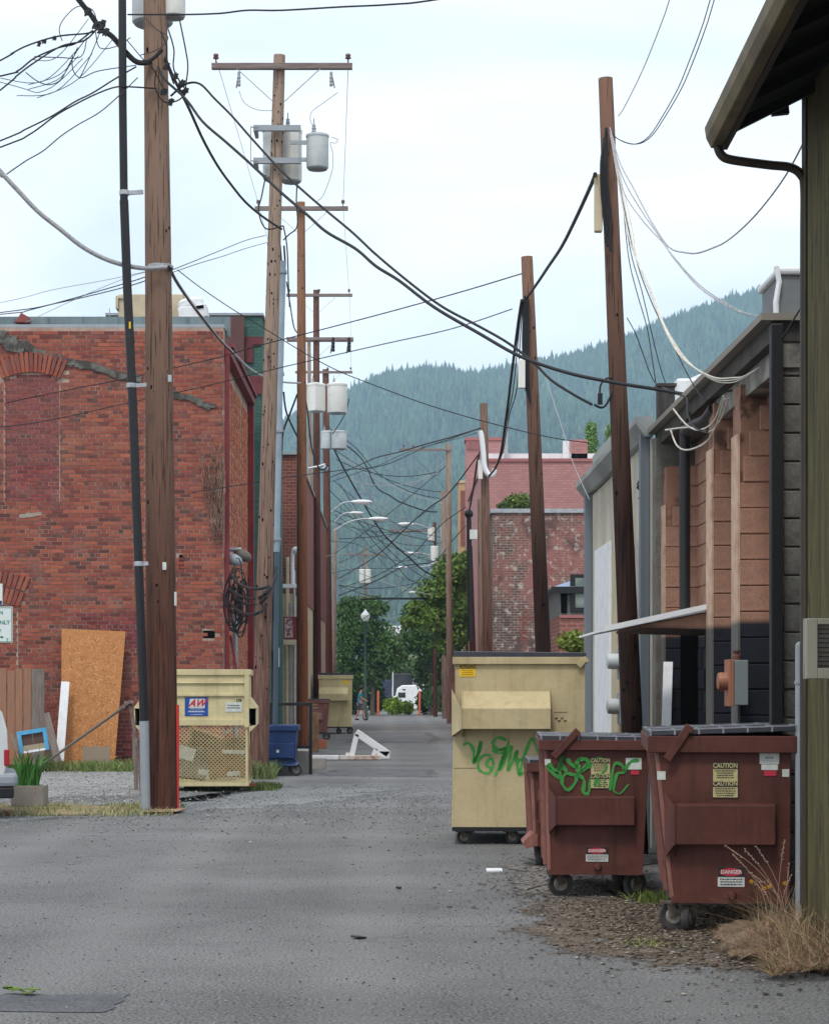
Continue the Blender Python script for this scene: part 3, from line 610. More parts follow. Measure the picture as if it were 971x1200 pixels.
pb.prism([Q((x0, 49.78, gz(371, 49.8))), Q((x1, 49.78, gz(371, 49.8))), Q((x1, 49.78, gz(460, 49.8))), Q((x0, 49.78, gz(440, 49.8)))], (0, 0.1, 0)); pb.build('brown_panel', mat('brown_steel', srgb(98, 66, 60), .6, c2=srgb(84, 56, 52), scale=2), gb)
for i, (px, w) in enumerate(((318.5, .07), (322, .1), (326, .05))):
    y = 2400 * GX1 / (px - CX); MB().cyl(Q((GX1 + .08, y, 0.2)), Q((GX1 + .08, y, gz(600 + 40 * i, y))), w, 8).build('conduit', mat('teal_pipe', srgb(50, 86, 80), .6) if not i else bpy.data.materials['teal_pipe'], gb)
MB().b2(Q((GX1, 54.0, 2.6)), Q((GX1 + .12, 54.5, 3.4))).build('meter_cabinet', bpy.data.materials['teal_pipe'], gb)
MB().b2(Q((GX1 + .12, 54.1, 2.2)), Q((GX1 + .2, 54.3, 2.7))).build('notice_box', M['white'], gb)

# second row: red brick and cream building further along
CYb = 62.0; cb_ = empty('cream_brick_building', (-3.0, CYb, 0), label='narrow brick building with cream lower wall beyond the teal one', cat='building')
def R_(p): return (p[0] + 3.0, p[1] - CYb, p[2])
M['rbrick'] = brick_mat('far_red_brick', srgb(128, 74, 64), srgb(108, 58, 52), srgb(150, 112, 98), bw=.24, bh=.1)
MB().b2(R_((-9, CYb, 4.5)), R_((-2.92, 90, gz(533, CYb)))).build('wall', M['rbrick'], cb_)
MB().b2(R_((-9, CYb, 0)), R_((-2.95, 90, 4.497))).build('lower_wall', M['cream'], cb_)
MB().b2(R_((-9, CYb - .1, gz(533, CYb))), R_((-2.86, 90, gz(533, CYb) + .08))).build('coping', M['galvpaint'], cb_)
for i, px in enumerate((337, 341, 345)):
    MB().cyl(R_((gx(px, 61.9), 61.88, 0)), R_((gx(px, 61.9), 61.88, [5.6, 4.2, 5.2][i])), [.05, .07, .035][i], 8).build('downpipe', [M['cream'], M['concrete'], M['galv']][i], cb_, smooth=True)
sg = empty('shop_sign', (gx(340, 61), 61, gz(736, 61)), label='small dark red boxed sign hung over the cream wall', cat='sign')
MB().b2((-.2, 0, -.34), (.22, .6, .34)).build('sign_box', M['redtrim'], sg, bevel=.01)
MB().b2((-.16, -.008, -.28), (.08, 0, .3)).build('sign_face', mat('sign_face_grey', srgb(170, 160, 158), .6, c2=srgb(120, 60, 70), scale=9, lo=.45, hi=.55), sg)
MB().b2((-.2, -.02, -.5), (.24, .62, -.345)).build('ledge', M['cream'], sg)
wm = empty('service_mast', (gx(343, 60.5), 60.5, gz(655, 60.5)), label='white hooded service mast on the brick wall behind the tall pole', cat='service mast')  # service mast with a hooded weatherhead, carries no lamp
mb = MB(); mb.tube(spline([(0, 0, -.75), (0, 0, 0.1), (.06, 0, .3), (.2, 0, .28)], 4), .055, 8); mb.build('mast', M['white'], wm, smooth=True)
MB().ball((.13, 0, .25), .17, sz=.7).build('weatherhead', M['white'], wm, smooth=True)
MB().b2((-.3, -.05, -.85), (.4, .4, -.74)).build('bracket', M['white'], wm)
# ------------------------------------------------------------------ RIGHT: block building, grey building, shed, far walls
M['blockor'] = vary(mat('block_orange', srgb(166, 128, 108), 0.9, c2=srgb(148, 112, 94), scale=5, fine=0.12, fscale=50, bump=0.6, bscale=25, bdist=0.01, spots=(srgb(84, 68, 60), 9, .67)), srgb(28, 31, 40), gz(728, 16.0) - 0.03, gz(728, 16.0) + 0.02)
M['blocklight'] = vary(mat('block_edge', srgb(196, 168, 146), 0.9, c2=srgb(170, 135, 112), scale=6, fine=0.1), srgb(92, 90, 86), 2.1, 2.15)
M['blockgrey'] = mat('block_grey', srgb(112, 111, 106), 0.92, c2=srgb(92, 88, 82), scale=3, fine=0.2, fscale=60, bump=0.6, bscale=25, bdist=0.01)
M['bmortar'] = mat('block_mortar', srgb(138, 134, 126), 0.95, c2=srgb(95, 90, 84), scale=8)
M['omortar'] = vary(mat('orange_mortar', srgb(144, 108, 90), 0.95, c2=srgb(96, 72, 60), scale=5, lo=.5, hi=.6), srgb(28, 30, 38), 2.1, 2.15)
XW = 2.67
bb = empty('block_building', (XW, 14.5, 0), label='orange painted concrete block building with broken pilasters behind the maroon dumpsters', cat='building')
def B(p): return (p[0] - XW, p[1] - 14.5, p[2])
RH = 4.2
# side wall with dark door opening
sw = MB(); sw.b2(B((3.0, 14.5, -.1)), B((3.2, 17.35, RH - .05))); sw.b2(B((3.0, 19.5, -.1)), B((3.2, 20.6, RH - .05))); sw.b2(B((3.0, 17.35, 2.2)), B((3.2, 19.5, RH - .05)))
sidew = sw.build('side_wall', M['omortar'], bb)
dr = MB(); dr.b2(B((3.12, 17.35, 0)), B((3.16, 19.5, 2.2))); dr.b2(B((gx(797, 20.07), 20.06, 0)), B((2.99, 20.09, 2.16))); dr.build('doorway', M['void'], bb)  # black sheets paint the opening's darkness; the far one stands before solid blocks
mb = MB(); mb.b2(B((2.95, 18.6, 0.02)), B((3.08, 18.7, 2.2))); mb.b2(B((2.9, 17.5, .9)), B((3.1, 19.0, .95))); mb.build('door_frame', M['blackmetal'], bb)
fw = MB(); fw.b2(B((2.735, 14.42, -.1)), B((6.5, 14.6, RH))); front = fw.build('front_wall', M['bmortar'], bb)
BM = {}
def block(parent, c, d, m, r):
    k = (tuple(round(q, 3) for q in d), m.name)
    if k not in BM:
        me = bpy.data.meshes.new('block'); t = MB().box((0, 0, 0), d); me.from_pydata(t.v, [], t.f); me.materials.append(m)
        bm = bmesh.new(); bm.from_mesh(me); bmesh.ops.bevel(bm, geom=list(bm.edges), offset=0.007, segments=1, affect='EDGES'); bm.to_mesh(me); bm.free(); BM[k] = me
    o = link('block', BM[k], parent); o.location = (c[0] + r.uniform(-.003, .003), c[1] + r.uniform(-.004, .004), c[2]); return o
r = random.Random(3)
for j in range(21):                                         # grey front wall, blocks in running bond
    z = j * 0.2 + 0.1
    x = 2.737
    for i in range(4):
        w_ = .19 if (i == 0 and j % 2) else .39
        block(front, B((x + w_ / 2, 14.405, z)), (w_, 0.05, 0.19), M['blockgrey'], r); x += w_ + .01
for j in range(20):                                         # side wall, orange, receding
    z = j * 0.2 + 0.1
    for i in range(15):
        y = 14.65 + i * 0.4 + (0.2 if j % 2 else 0)
        if y > 20.4 or z > RH - .12: continue
        if 17.15 < y < 19.7 and z < 2.25: continue
        block(sidew, B((3.0, y, z)), (0.03, 0.394, 0.194), M['blockor'], r)
def pilaster(Y, w, ztop, label, steps):
    p = MB(); p.b2(B((XW + .012, Y + .012, -.05)), B((2.99, Y + w - .012, ztop - .12))); pl = p.build('pilaster', M['omortar'], bb); pl['label'] = label
    n = int(ztop / 0.2)
    for j in range(n):
        z = j * 0.2 + 0.1
        short = steps.get(n - 1 - j, 0)
        block(pl, B(((XW + short + 3.0) / 2, Y + w / 2, z)), (3.0 - XW - short - .004, w, 0.193), M['blockor'], r)
    e = MB(); e.b2(B((XW - .012, Y - .004, 0)), B((XW + .006, Y + w + .004, ztop - .5)));
    e.build('pilaster_edge', M['blocklight'], pl)
    return pl
pilaster(15.8, .3, gz(432, 15.8), 'nearest broken-topped pilaster', {0: .22, 1: .16, 2: .08, 3: .03})
pilaster(17.1, .3, gz(455, 17.1), 'second pilaster beside the doorway', {0: .2, 1: .12, 2: .06})
pilaster(20.1, .3, gz(532, 20.1), 'third pilaster beyond the doorway', {0: .22, 1: .14, 2: .07})
# far grey end column
MB().b2(B((XW - .06, 20.32, 0)), B((3.0, 20.6, RH - .1))).build('end_column', M['blockgrey'], bb)
# roof and fascia
M['roofdark'] = mat('roof_dark', srgb(72, 66, 60), .8, c2=srgb(50, 47, 44), scale=4, fine=.1)
rf = MB(); rf.b2(B((XW - .02, 14.35, RH - .16)), B((6.5, 20.7, RH - .02))); rf.build('fascia', M['roofdark'], bb)
rf = MB(); rf.b2(B((XW - .1, 14.3, RH - .02)), B((6.5, 20.75, RH + .03))); rf.build('roof_edge', mat('drip_edge', srgb(128, 122, 112), .6), bb)
MB().b2(B((XW + .05, 14.36, RH - .34)), B((2.995, 17.4, RH - .165))).build('soffit_panel', mat('weathered_white', srgb(140, 136, 128), .8, c2=srgb(84, 80, 76), scale=5), bb)
mb = MB(); mb.b2(B((2.632, 14.26, 0)), B((2.714, 14.34, RH - .05))); mb.build('steel_column', M['blackmetal'], bb, bevel=.008)
mb = MB(); mb.b2(B((2.716, 14.36, 0)), B((2.734, 14.4, RH - .2))); mb.build('corner_trim', M['blockor'], bb)
mb = MB(); mb.tube(spline([B(at(p[0], p[1], p[2])) for p in ((836, 478, 17.2), (826, 492, 17.6), (812, 499, 18.0), (804, 506, 18.3), (802, 522, 18.4), (802, 720, 18.4))], 5), .05, 10); mb.build('black_downpipe', M['blackmetal'], bb, smooth=True)
cp = MB(); X = gx(861, 16.6)
cp.cyl(B((X, 16.55, gz(780, 16.6))), B((X, 16.55, gz(467, 16.6))), .027, 10)
cp.build('service_conduit', M['blockor'], bb, smooth=True)
# electric box on backplate with a round meter
eb = empty('electric_meter_box', (gx(862, 15.55), 15.55, gz(800, 15.55)), label='grey electric box with round meter on the dark painted block wall', cat='meter box')
MB().b2((-.03, -.1, -.17), (.075, .12, .17)).build('enclosure', mat('box_grey', srgb(120, 128, 128), .5, fine=.05), eb, bevel=.006)
MB().b2((-.07, -.105, -.18), (-.032, .125, .175)).build('backplate', mat('box_rust', srgb(150, 100, 78), .7), eb, bevel=.004)
MB().lathe((-.12, 0, .01), [(.062, -.02), (.068, 0), (.068, .055)], 16, 'x').build('meter', mat('meter_rust', srgb(146, 96, 72), .5), eb, smooth=True)
MB().lathe((0, 0, .175), [(.035, 0), (.035, .03), (.02, .04), (.03, .07)], 10).build('fitting', mat('fitting_rust', srgb(100, 62, 52), .6), eb, smooth=True)
# grey metal box on the roof corner
vb = empty('metal_roof_box', (gx(913, 14.6), 14.6, RH), label='tall grey sheet metal box on the block building roof corner', cat='roof vent')
MB().b2((0, 0, 0), (.7, .7, gz(322, 14.6) - RH)).build('body', mat('box_sheet', srgb(118, 122, 124), .6, c2=srgb(104, 108, 110), scale=4), vb, bevel=.01)
MB().b2((-.03, -.03, gz(322, 14.6) - RH), (.74, .74, gz(313, 14.6) - RH)).build('cap', M['white'], vb, bevel=.02)
mb = MB(); mb.tube([(-.03, -.03, .02), (-.035, -.03, .15), (-.01, -.03, .3), (-.03, -.03, .41)], .02, 6); mb.build('sealant', M['white'], vb)
# white roof unit
wu = empty('rooftop_cooler', (gx(790, 21.5), 21.5, RH), label='white metal cooler box with domed cap on the block building roof', cat='air unit')
MB().b2((0.02, 0, 0), (1.1, 1.1, gz(443, 21.5) - RH)).build('housing', M['white'], wu, bevel=.03)
MB().lathe((.42, .3, gz(443, 21.5) - RH), [(.16, 0), (.2, .02), (.2, .05), (.1, .09), (.02, .1)], 14).build('cap', M['white'], wu, smooth=True)
# dark chimney bundle at the building joint
ch = empty('tarred_chimney', (gx(771, 20.9), 20.9, RH - .55), label='short tar black chimney at the joint of the two right buildings', cat='chimney')
MB().b2((0, 0, 0), (.17, .2, gz(452, 20.9) - RH + .55)).build('stack', mat('tar_black', srgb(46, 44, 44), .85, c2=srgb(74, 70, 66), scale=6, stretch=(3, 3, 1)), ch, bevel=.01)
MB().box((.085, .1, gz(452, 20.9) - RH + .56), (.2, .23, .03)).build('cap', M['roofdark'], ch)
rr = random.Random(8); mb = MB()
for i in range(14):
    p = [Vector((rr.uniform(-.12, .2), -.04, rr.uniform(.0, .3)))]
    for k in range(4): p.append(p[-1] + Vector((rr.uniform(-.14, .16), rr.uniform(-.03, .02), rr.uniform(-.16, .08))))
    mb.tube(spline(p, 3), .009, 5)
mb.build('cable_tangle', M['wire'], ch)

# flat awning over the doorway
aw = empty('awning', (gx(835, 17.4), 17.4, 2.3), label='thin white tilted awning sheet over the dark doorway', cat='awning')
a0 = at(835, 713, 17.4); a1 = at(703, 738, 17.4)
def A(p): return (p[0] - a0.x, p[1] - 17.4, p[2] - 2.3)
mb = MB(); mb.hexa([A((a1.x, 17.4, a1.z - .02)), A((a0.x + .2, 17.4, a0.z + .02)), A((a0.x + .2, 19.4, a0.z + .02)), A((a1.x, 19.4, a1.z - .02)),
                    A((a1.x, 17.4, a1.z)), A((a0.x + .2, 17.4, a0.z + .05)), A((a0.x + .2, 19.4, a0.z + .05)), A((a1.x, 19.4, a1.z))]); mb.build('sheet', M['white'], aw)
mb = MB(); mb.hexa([A((a1.x + .35, 17.43, a1.z + .02)), A((a0.x + .2, 17.43, a1.z + .0)), A((a0.x + .2, 19.38, a1.z + .0)), A((a1.x + .35, 19.38, a1.z + .02)),
                    A((a1.x + .35, 17.43, a1.z + .04)), A((a0.x + .2, 17.43, a0.z + .01)), A((a0.x + .2, 19.38, a0.z + .01)), A((a1.x + .35, 19.38, a1.z + .04))]); mb.build('soffit', M['blockor'], aw)
mb = MB(); mb.bar(A((a1.x, 17.37, a1.z + .0)), A((a0.x + .02, 17.37, a0.z + .03)), .02, .045); mb.build('front_edge', M['white'], aw)
# boards leaning by the doorway
for i, (xa, ya, xb, yb, Y) in enumerate([(774, 858, 780, 778, 19.3)]):
    mb = MB(); a = at(xa, ya, 19.0); a.z = 0.02; a.x = 2.5; b = Vector((2.68, 19.95, gz(776, 19.7))); mb.bar(a, b, .09, .03)
    tag(mb.build('leaning_board', M['white']), 'narrow white board leaning beside the dark doorway', 'board')

# grey stucco building beyond
XG = 2.6; GB0, GB1 = 20.62, 27.2; GBH = 4.25
gbd = empty('stucco_building', (XG, GB0, 0), label='low pale grey stucco building with grey downpipes right of the alley', cat='building')
def G(p): return (p[0] - XG, p[1] - GB0, p[2])
M['stucco'] = mat('stucco', srgb(190, 184, 168), .9, c2=srgb(160, 154, 138), scale=1.6, stretch=(1, 1, .4), fine=.08, fscale=30, bump=.3)
MB().b2(G((XG, GB0, -.1)), G((7, GB1, GBH - .12))).build('wall', M['stucco'], gbd)
MB().b2(G((XG + .15, GB1, 0)), G((7, GB1 + 1.2, GBH + .1))).build('end_block', M['blockgrey'], gbd)
gm = mat('gutter_grey', srgb(158, 162, 160), .5, c2=srgb(126, 130, 130), scale=2, stretch=(1, .5, 1))
mb = MB(); mb.prism([G((XG + .02, GB0, GBH - .1)), G((XG - .06, GB0, GBH - .1)), G((XG - .16, GB0, GBH + .03)), G((XG - .16, GB0, GBH + .1)), G((XG + .02, GB0, GBH + .1))], (0, GB1 - GB0 + .1, 0)); mb.build('gutter', gm, gbd)
MB().b2(G((XG + .03, GB1 - 2.6, GBH + .05)), G((XG + .5, GB1 - .2, GBH + .42))).build('roof_curb', mat('curb_pale', srgb(152, 160, 152), .7), gbd)
dpm = mat('downpipe_grey', srgb(112, 120, 128), .5)
for y in (GB0 + .1, GB1 - .5): MB().b2(G((XG - .1, y, 0)), G((XG - .003, y + .12, GBH - .06))).build('downpipe', dpm, gbd, bevel=.01)
for y0, y1, z in ((24.3, 26.1, 2.75),): MB().b2(G((XG - .035, y0, 0)), G((XG - .002, y1, gz(640, 25.2)))).build('white_door_panel', M['white'], gbd, bevel=.005)
MB().b2(G((XG - .03, 23.3, 0)), G((XG - .002, 24.1, gz(648, 23.7)))).build('pale_panel', M['cream'], gbd)
mb = MB(); mb.tube([G((XG - .05, 21.7, .2)), G((XG - .05, 21.7, 3.1)), G((XG - .05, 21.85, 3.2))], .018, 6); mb.build('thin_conduit', M['galv'], gbd)
for i, z in enumerate((gz(775, 22.8), gz(828, 22.8))):
    t = empty('electric_meter', (XG - .02, 22.9, z), label=['upper round grey electric meter on the pale stucco wall', 'lower round grey electric meter on the pale stucco wall'][i], cat='meter', group='round meters on the stucco wall')
    MB().b2((-.06, -.12, -.2), (.0, .14, .16)).build('socket_box', M['galvpaint'], t, bevel=.01)
    MB().lathe((-.06, 0, 0), [(.088, 0), (.09, -.06), (.082, -.12), (.05, -.13)], 14, 'x').build('meter_glass', M['can'], t, smooth=True)

# olive shed at the right edge, eave overhead
SH = empty('olive_shed', (gx(943, 12.6), 12.6, 0), rz=math.radians(-1.2), label='mossy olive wooden building with overhanging eave at the right edge', cat='building')
M['olive'] = mat('olive_boards', srgb(92, 84, 46), .9, c2=srgb(62, 54, 28), scale=2.5, stretch=(3, 3, .5), fine=.2, fscale=50, bump=.4, bscale=20, spots=(srgb(50, 46, 30), 4, .56))
M['olivedark'] = mat('olive_trim', srgb(58, 50, 22), .85, c2=srgb(44, 38, 20), scale=4, fine=.15)
wallh = gz(112, 12.6)
MB().b2((0.02, -9, -.1), (5, 0, wallh)).build('wall', M['olive'], SH)
mb = MB(); mb.b2((-.02, -.12, 0), (.09, .02, wallh)); mb.build('corner_board', M['olivedark'], SH, bevel=.004)
for k in range(7):
    MB().b2((-.012, -.14 - (k + 1) * .22, 0), (.018, -.14 - k * .22 - .005, wallh - .02)).build('board', M['olive'], SH)
ex = gx(828, 12.6) - gx(943, 12.6); ez = gz(160, 12.6)
sl = 0.49
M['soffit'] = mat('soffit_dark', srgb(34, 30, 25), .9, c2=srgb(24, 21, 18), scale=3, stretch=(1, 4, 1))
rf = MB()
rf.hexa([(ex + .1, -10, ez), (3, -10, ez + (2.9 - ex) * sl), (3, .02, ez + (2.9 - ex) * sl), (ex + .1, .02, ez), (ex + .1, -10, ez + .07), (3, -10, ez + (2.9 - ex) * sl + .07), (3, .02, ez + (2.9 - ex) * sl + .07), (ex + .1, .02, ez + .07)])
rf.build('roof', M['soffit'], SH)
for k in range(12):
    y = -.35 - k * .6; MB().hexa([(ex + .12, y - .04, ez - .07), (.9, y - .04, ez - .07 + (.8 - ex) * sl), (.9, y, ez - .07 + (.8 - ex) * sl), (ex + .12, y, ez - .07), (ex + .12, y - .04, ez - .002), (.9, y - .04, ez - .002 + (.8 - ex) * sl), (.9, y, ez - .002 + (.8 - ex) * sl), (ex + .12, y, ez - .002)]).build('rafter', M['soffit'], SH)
gt = MB(); gt.prism([(ex + .1, .04, ez - .06), (ex + .03, .04, ez - .06), (ex, .04, ez), (ex - .01, .04, ez + .07), (ex + .1, .04, ez + .07)], (0, -10, 0)); gt.build('gutter', mat('gutter_olive', srgb(112, 98, 66), .6, c2=srgb(84, 74, 52), scale=3), SH, bevel=.006)
MB().b2((ex + .103, -10, ez - .07), (ex + .13, .035, ez + .06)).build('fascia', mat('fascia_dark', srgb(62, 54, 48), .8), SH)
def S_(px, py, y=0.0): 
    p = at(px, py, 12.6); return (p.x - SH.location.x, y, p.z)
dp = MB(); dp.tube(spline([S_(841, 162), S_(841, 172), S_(846, 182), S_(858, 187), S_(900, 193), S_(925, 196), S_(938, 205), S_(942, 222), S_(942, 300), S_(942, 600), S_(942, 1060)], 5), .028, 10)
dp.build('downpipe', mat('downpipe_brown', srgb(66, 56, 48), .5, c2=srgb(50, 44, 38), scale=5), SH, smooth=True)
MB().bar(S_(905, 128, .05), S_(925, 126, .05), .05, .05).build('eave_bracket', M['soffit'], SH)
# boxed window unit sticking out of the shed wall
ac = empty('window_air_conditioner', (gx(944, 11.5), 11.5, gz(760, 11.5)), label='pale boxed window air conditioner sticking out of the olive wall', cat='air conditioner')
w = .26; hh = .34 / 2
MB().b2((.002, .03, -hh), (w, .1, hh)).build('case', M['concrete'], ac)
mb = MB(); mb.b2((0, 0, -hh), (.065, .03, hh)); mb.b2((.065, 0, hh - .035), (w, .03, hh)); mb.b2((.065, 0, -hh), (w, .03, -hh + .06)); mb.build('frame', mat('ac_frame', srgb(150, 148, 134), .6, fine=.05), ac, bevel=.005)
for k in range(9): MB().b2((.07, .008, -hh + .07 + k * .026), (w, .02, -hh + .075 + k * .026)).build('louvre', M['blackmetal'], ac)
# galvanised post between dumpster and shed
gp = empty('fence_post', (gx(936.5, 13.4), 13.4, 0), label='round galvanised steel post beside the nearest maroon dumpster', cat='post')
zt = gz(757, 13.4); MB().lathe((0, 0, 0), [(.03, 0), (.03, zt), (.028, zt + .01), (.015, zt + .025), (.002, zt + .03)], 14).build('pipe', M['galvpaint'], gp, smooth=True)
mb = MB(); mb.lathe((0, 0, gz(802, 13.4)), [(.034, 0), (.036, .004), (.036, .02), (.034, .024)], 14); mb.b2((.03, -.01, gz(802, 13.4)), (.06, .01, gz(802, 13.4) + .02)); mb.build('clamp', M['galvpaint'], gp)

# ---- far right buildings
def simple_building(name, label, X0, X1, Y0, Y1, H, wm, cop=None, copm=None, cat='building'):
    t = empty(name, (X0, Y0, 0), label=label, cat=cat)
    MB().b2((0, 0, -.1), (X1 - X0, Y1 - Y0, H)).build('wall', wm, t)
    if cop: MB().b2((-.06, -.06, H), (X1 - X0, Y1 - Y0, H + cop)).build('coping', copm or M['galvpaint'], t)
    return t
M['mott'] = brick_mat('mottled_brick', srgb(112, 84, 76), srgb(88, 72, 68), srgb(150, 138, 128), bw=.21, bh=.075,
                      blot=[(srgb(160, 104, 98), .45, .47, .55, .75), (srgb(58, 58, 58), .9, .5, .6, .75), (srgb(190, 182, 172), 5.5, .54, .62, .75), (srgb(126, 52, 40), .7, .56, .64, .8)])
mt = simple_building('mottled_brick_building', 'old brick building with patchy worn paint right of the alley', gx(577, 60), 9, 60, 70, gz(601, 60), M['mott'], .12, M['galv'])
MB().b2((-.03, -.03, 0), (.16, -.002, 1.9)).build('cream_quoin', M['cream'], mt)
mb = MB(); mb.b2((-.02, -.02, gz(600 + 0, 60) - 6.8), (.0, -.0, 0.0))
M['pinkb'] = brick_mat('pink_brick', srgb(176, 128, 124), srgb(164, 116, 114), srgb(146, 104, 102), bw=.24, bh=.1, blot=[(srgb(196, 140, 138), .5, .5, .7, .5)])
pinkp = mat('pink_trim', srgb(156, 100, 100), .8)
pk = simple_building('pink_brick_building', 'pink painted brick building with white flat roof', gx(568, 80), 12, 80, 97, gz(541, 80), M['pinkb'], .12, pinkp)
MB().b2((.1, 1, gz(541, 80) + .12), (8, 17, gz(531, 80) + .1)).build('roof_membrane', M['white'], pk)
x0, x1 = gx(669, 81) - pk.location.x, gx(688, 81) - pk.location.x
chm = MB(); chm.b2((x0, 1, gz(541, 81)), (x1, 1.8, gz(515, 81))); chm = chm.build('chimney', M['pinkb'], pk)
mb = MB(); mb.b2((x0 + .1, .99, gz(541, 81) + .1), (x1 - .1, 1.0, gz(533, 81))); mb.build('chimney_vent', M['void'], chm)
MB().b2((x0 - .35, .6, gz(540, 81)), (x0 - .12, .9, gz(518, 81))).build('flue', M['white'], pk)
MB().b2((gx(590, 81) - pk.location.x, .6, gz(541, 81)), (gx(594, 81) - pk.location.x, .75, gz(494, 81))).build('vent_stack', M['galv'], pk)
pt = simple_building('pink_corbelled_building', 'taller pink brick building with dentilled top beside the tilted pole', gx(546, 99), 5.5, 99, 100.5, gz(516, 99), M['pinkb'], .14, pinkp)
for k in range(8): MB().b2((.02 + k * .13, -.08, gz(516, 99) - .45), (.09 + k * .13, 0, gz(516, 99) - .02)).build('corbel', pinkp, pt)
ot = simple_building('tan_brick_building', 'narrow tan and brown building beyond the pink one', gx(537, 118), 5.8, 118, 119.5, gz(566, 118), mat('tan_stucco', srgb(176, 142, 104), .9), .15, M['cream'])
MB().b2((.12, -.05, gz(640, 118)), (.55, 0, gz(575, 118))).build('brick_panel', M['rbrick'], ot)
MB().b2((.1, -.06, 2), (.3, -.0, gz(648, 118))).build('green_trim', mat('pale_green', srgb(150, 176, 160), .8), ot)
# kiosk with hipped metal roof
kk = empty('small_annex', (gx(650, 40), 40, 0), label='small grey annex with blue-grey hipped metal roof', cat='building')
W_ = 3.0; kz = gz(688, 40)
MB().b2((.1, .1, 1.4 + 1.65), (W_, 4, kz)).build('wall', mat('annex_grey', srgb(112, 114, 112), .8), kk)
MB().b2((.1, .1, 0), (W_, 4, 3.045)).build('brick_wall', brick_mat('annex_brick', srgb(142, 88, 78), srgb(120, 70, 62), srgb(150, 120, 110)), kk)
MB().b2((.1, .06, 3.0), (W_, .098, 3.06)).build('sill', pinkp, kk)
ap = (2.4, 2.0, gz(655, 40) + .35)
MB().add([(-.05, 0, kz), (W_ + 1.9, 0, kz), (W_ + 1.9, 4.2, kz), (-.05, 4.2, kz), ap], [(0, 1, 4), (1, 2, 4), (2, 3, 4), (3, 0, 4), (3, 2, 1, 0)]).build('roof', mat('metal_roof', srgb(132, 150, 172), .5, .2), kk)
MB().b2((-.07, -.03, kz - .12), (W_ + 1.9, .03, kz + .01)).build('fascia', M['blackmetal'], kk)
wf = MB(); wf.b2((.3, .04, 3.12), (1.6, .097, 3.85)); wf = wf.build('window', M['blackmetal'], kk)
MB().b2((.4, .03, 3.2), (1.5, .04, 3.78)).build('pane', mat('reflecting_pane', srgb(128, 140, 132), .25, c2=srgb(96, 110, 104), scale=4), wf)
MB().b2((.12, .05, 3.1), (.24, .098, kz - .13)).build('post', M['void'], kk)
# low white roof and houses beyond the trees
fh = simple_building('white_roofed_shed', 'long low white roofed building showing through the gap between far trees', gx(440, 330), gx(520, 330), 330, 345, gz(742, 330), mat('far_wall', (.3, .3, .3), .8), 1.2, M['white'])
dk = simple_building('dark_shed', 'dark grey building behind the parked white van', gx(468, 190), gx(500, 190), 190, 198, gz(803, 190), mat('dark_far', (.05, .055, .065), .8))
MB().add([(-.3, -.3, gz(803, 190)), (2.8, -.3, gz(803, 190)), (2.8, 8.3, gz(803, 190)), (-.3, 8.3, gz(803, 190)), (.6, 4, gz(794, 190)), (1.9, 4, gz(794, 190))], [(0, 1, 5, 4), (2, 3, 4, 5), (1, 2, 5), (3, 0, 4)]).build('roof', mat('dark_roof', (.07, .075, .09), .7), dk)
# ------------------------------------------------------------------ lettering
def text(s, size, loc, m, parent, name='lettering', rot=(math.radians(90), 0, 0), align='CENTER', bold=0.0, xs=1.0, shear=0.0):
    cu = bpy.data.curves.new(name, 'FONT'); cu.body = s; cu.size = size; cu.align_x = align; cu.align_y = 'CENTER'; cu.offset = bold; cu.resolution_u = 2; cu.shear = shear
    t = bpy.data.objects.new('tmp', cu); COL.objects.link(t); bpy.context.view_layer.update()
    me = bpy.data.meshes.new_from_object(t.evaluated_get(bpy.context.evaluated_depsgraph_get())); bpy.data.objects.remove(t)
    me.name = name; me.materials.clear(); me.materials.append(m)
    for v in me.vertices: v.co.x *= xs
    o = link(name, me, parent); o.location = loc; o.rotation_euler = rot; return o
def plate(parent, x0, x1, z0, z1, m, y=-0.004, name='label', rz=0.0):
    mb = MB(); mb.box(((x0 + x1) / 2, y, (z0 + z1) / 2), (abs(x1 - x0), .003, abs(z1 - z0)), ry=rz); return mb.build(name, m, parent)
def fine_print(parent, x0, x1, z0, z1, n, m, y, seed=1):
    r = random.Random(seed); mb = MB(); h = (z1 - z0) / n
    for i in range(n):
        z = z0 + (i + .5) * h; w = (x1 - x0) * r.uniform(.7, 1); c = (x0 + x1) / 2; x = c - w / 2
        while x < c + w / 2 - .003:
            d = min(r.uniform(.006, .02), c + w / 2 - x); mb.box((x + d / 2, y, z), (d, .001, h * .42)); x += d + .004
    o = mb.build('fine_print', m, parent, recalc=False); o['kind'] = 'stuff'; return o
def stroke(parent, pts, w, m, y, name='graffiti'):
    S = spline([Vector((p[0], y, p[1])) for p in pts], 7); r = random.Random(len(pts) + int(pts[0][0] * 100)); mb = MB(); vs = []; n = len(S)
    for i in range(n):
        d = (S[min(i + 1, n - 1)] - S[max(i - 1, 0)]).normalized(); nn = Vector((-d.z, 0, d.x)); ww = w * (0.75 + .35 * math.sin(i * .7) * r.random() + .25 * r.random()) / 2
        if i in (0, n - 1): ww *= .4
        vs += [S[i] + nn * ww, S[i] - nn * ww]
    for i in range(n - 1):
        mb.add([vs[2 * i], vs[2 * i + 1], vs[2 * i + 3], vs[2 * i + 2]], [(0, 1, 2, 3)])
    return mb.build(name, m, parent, recalc=False)

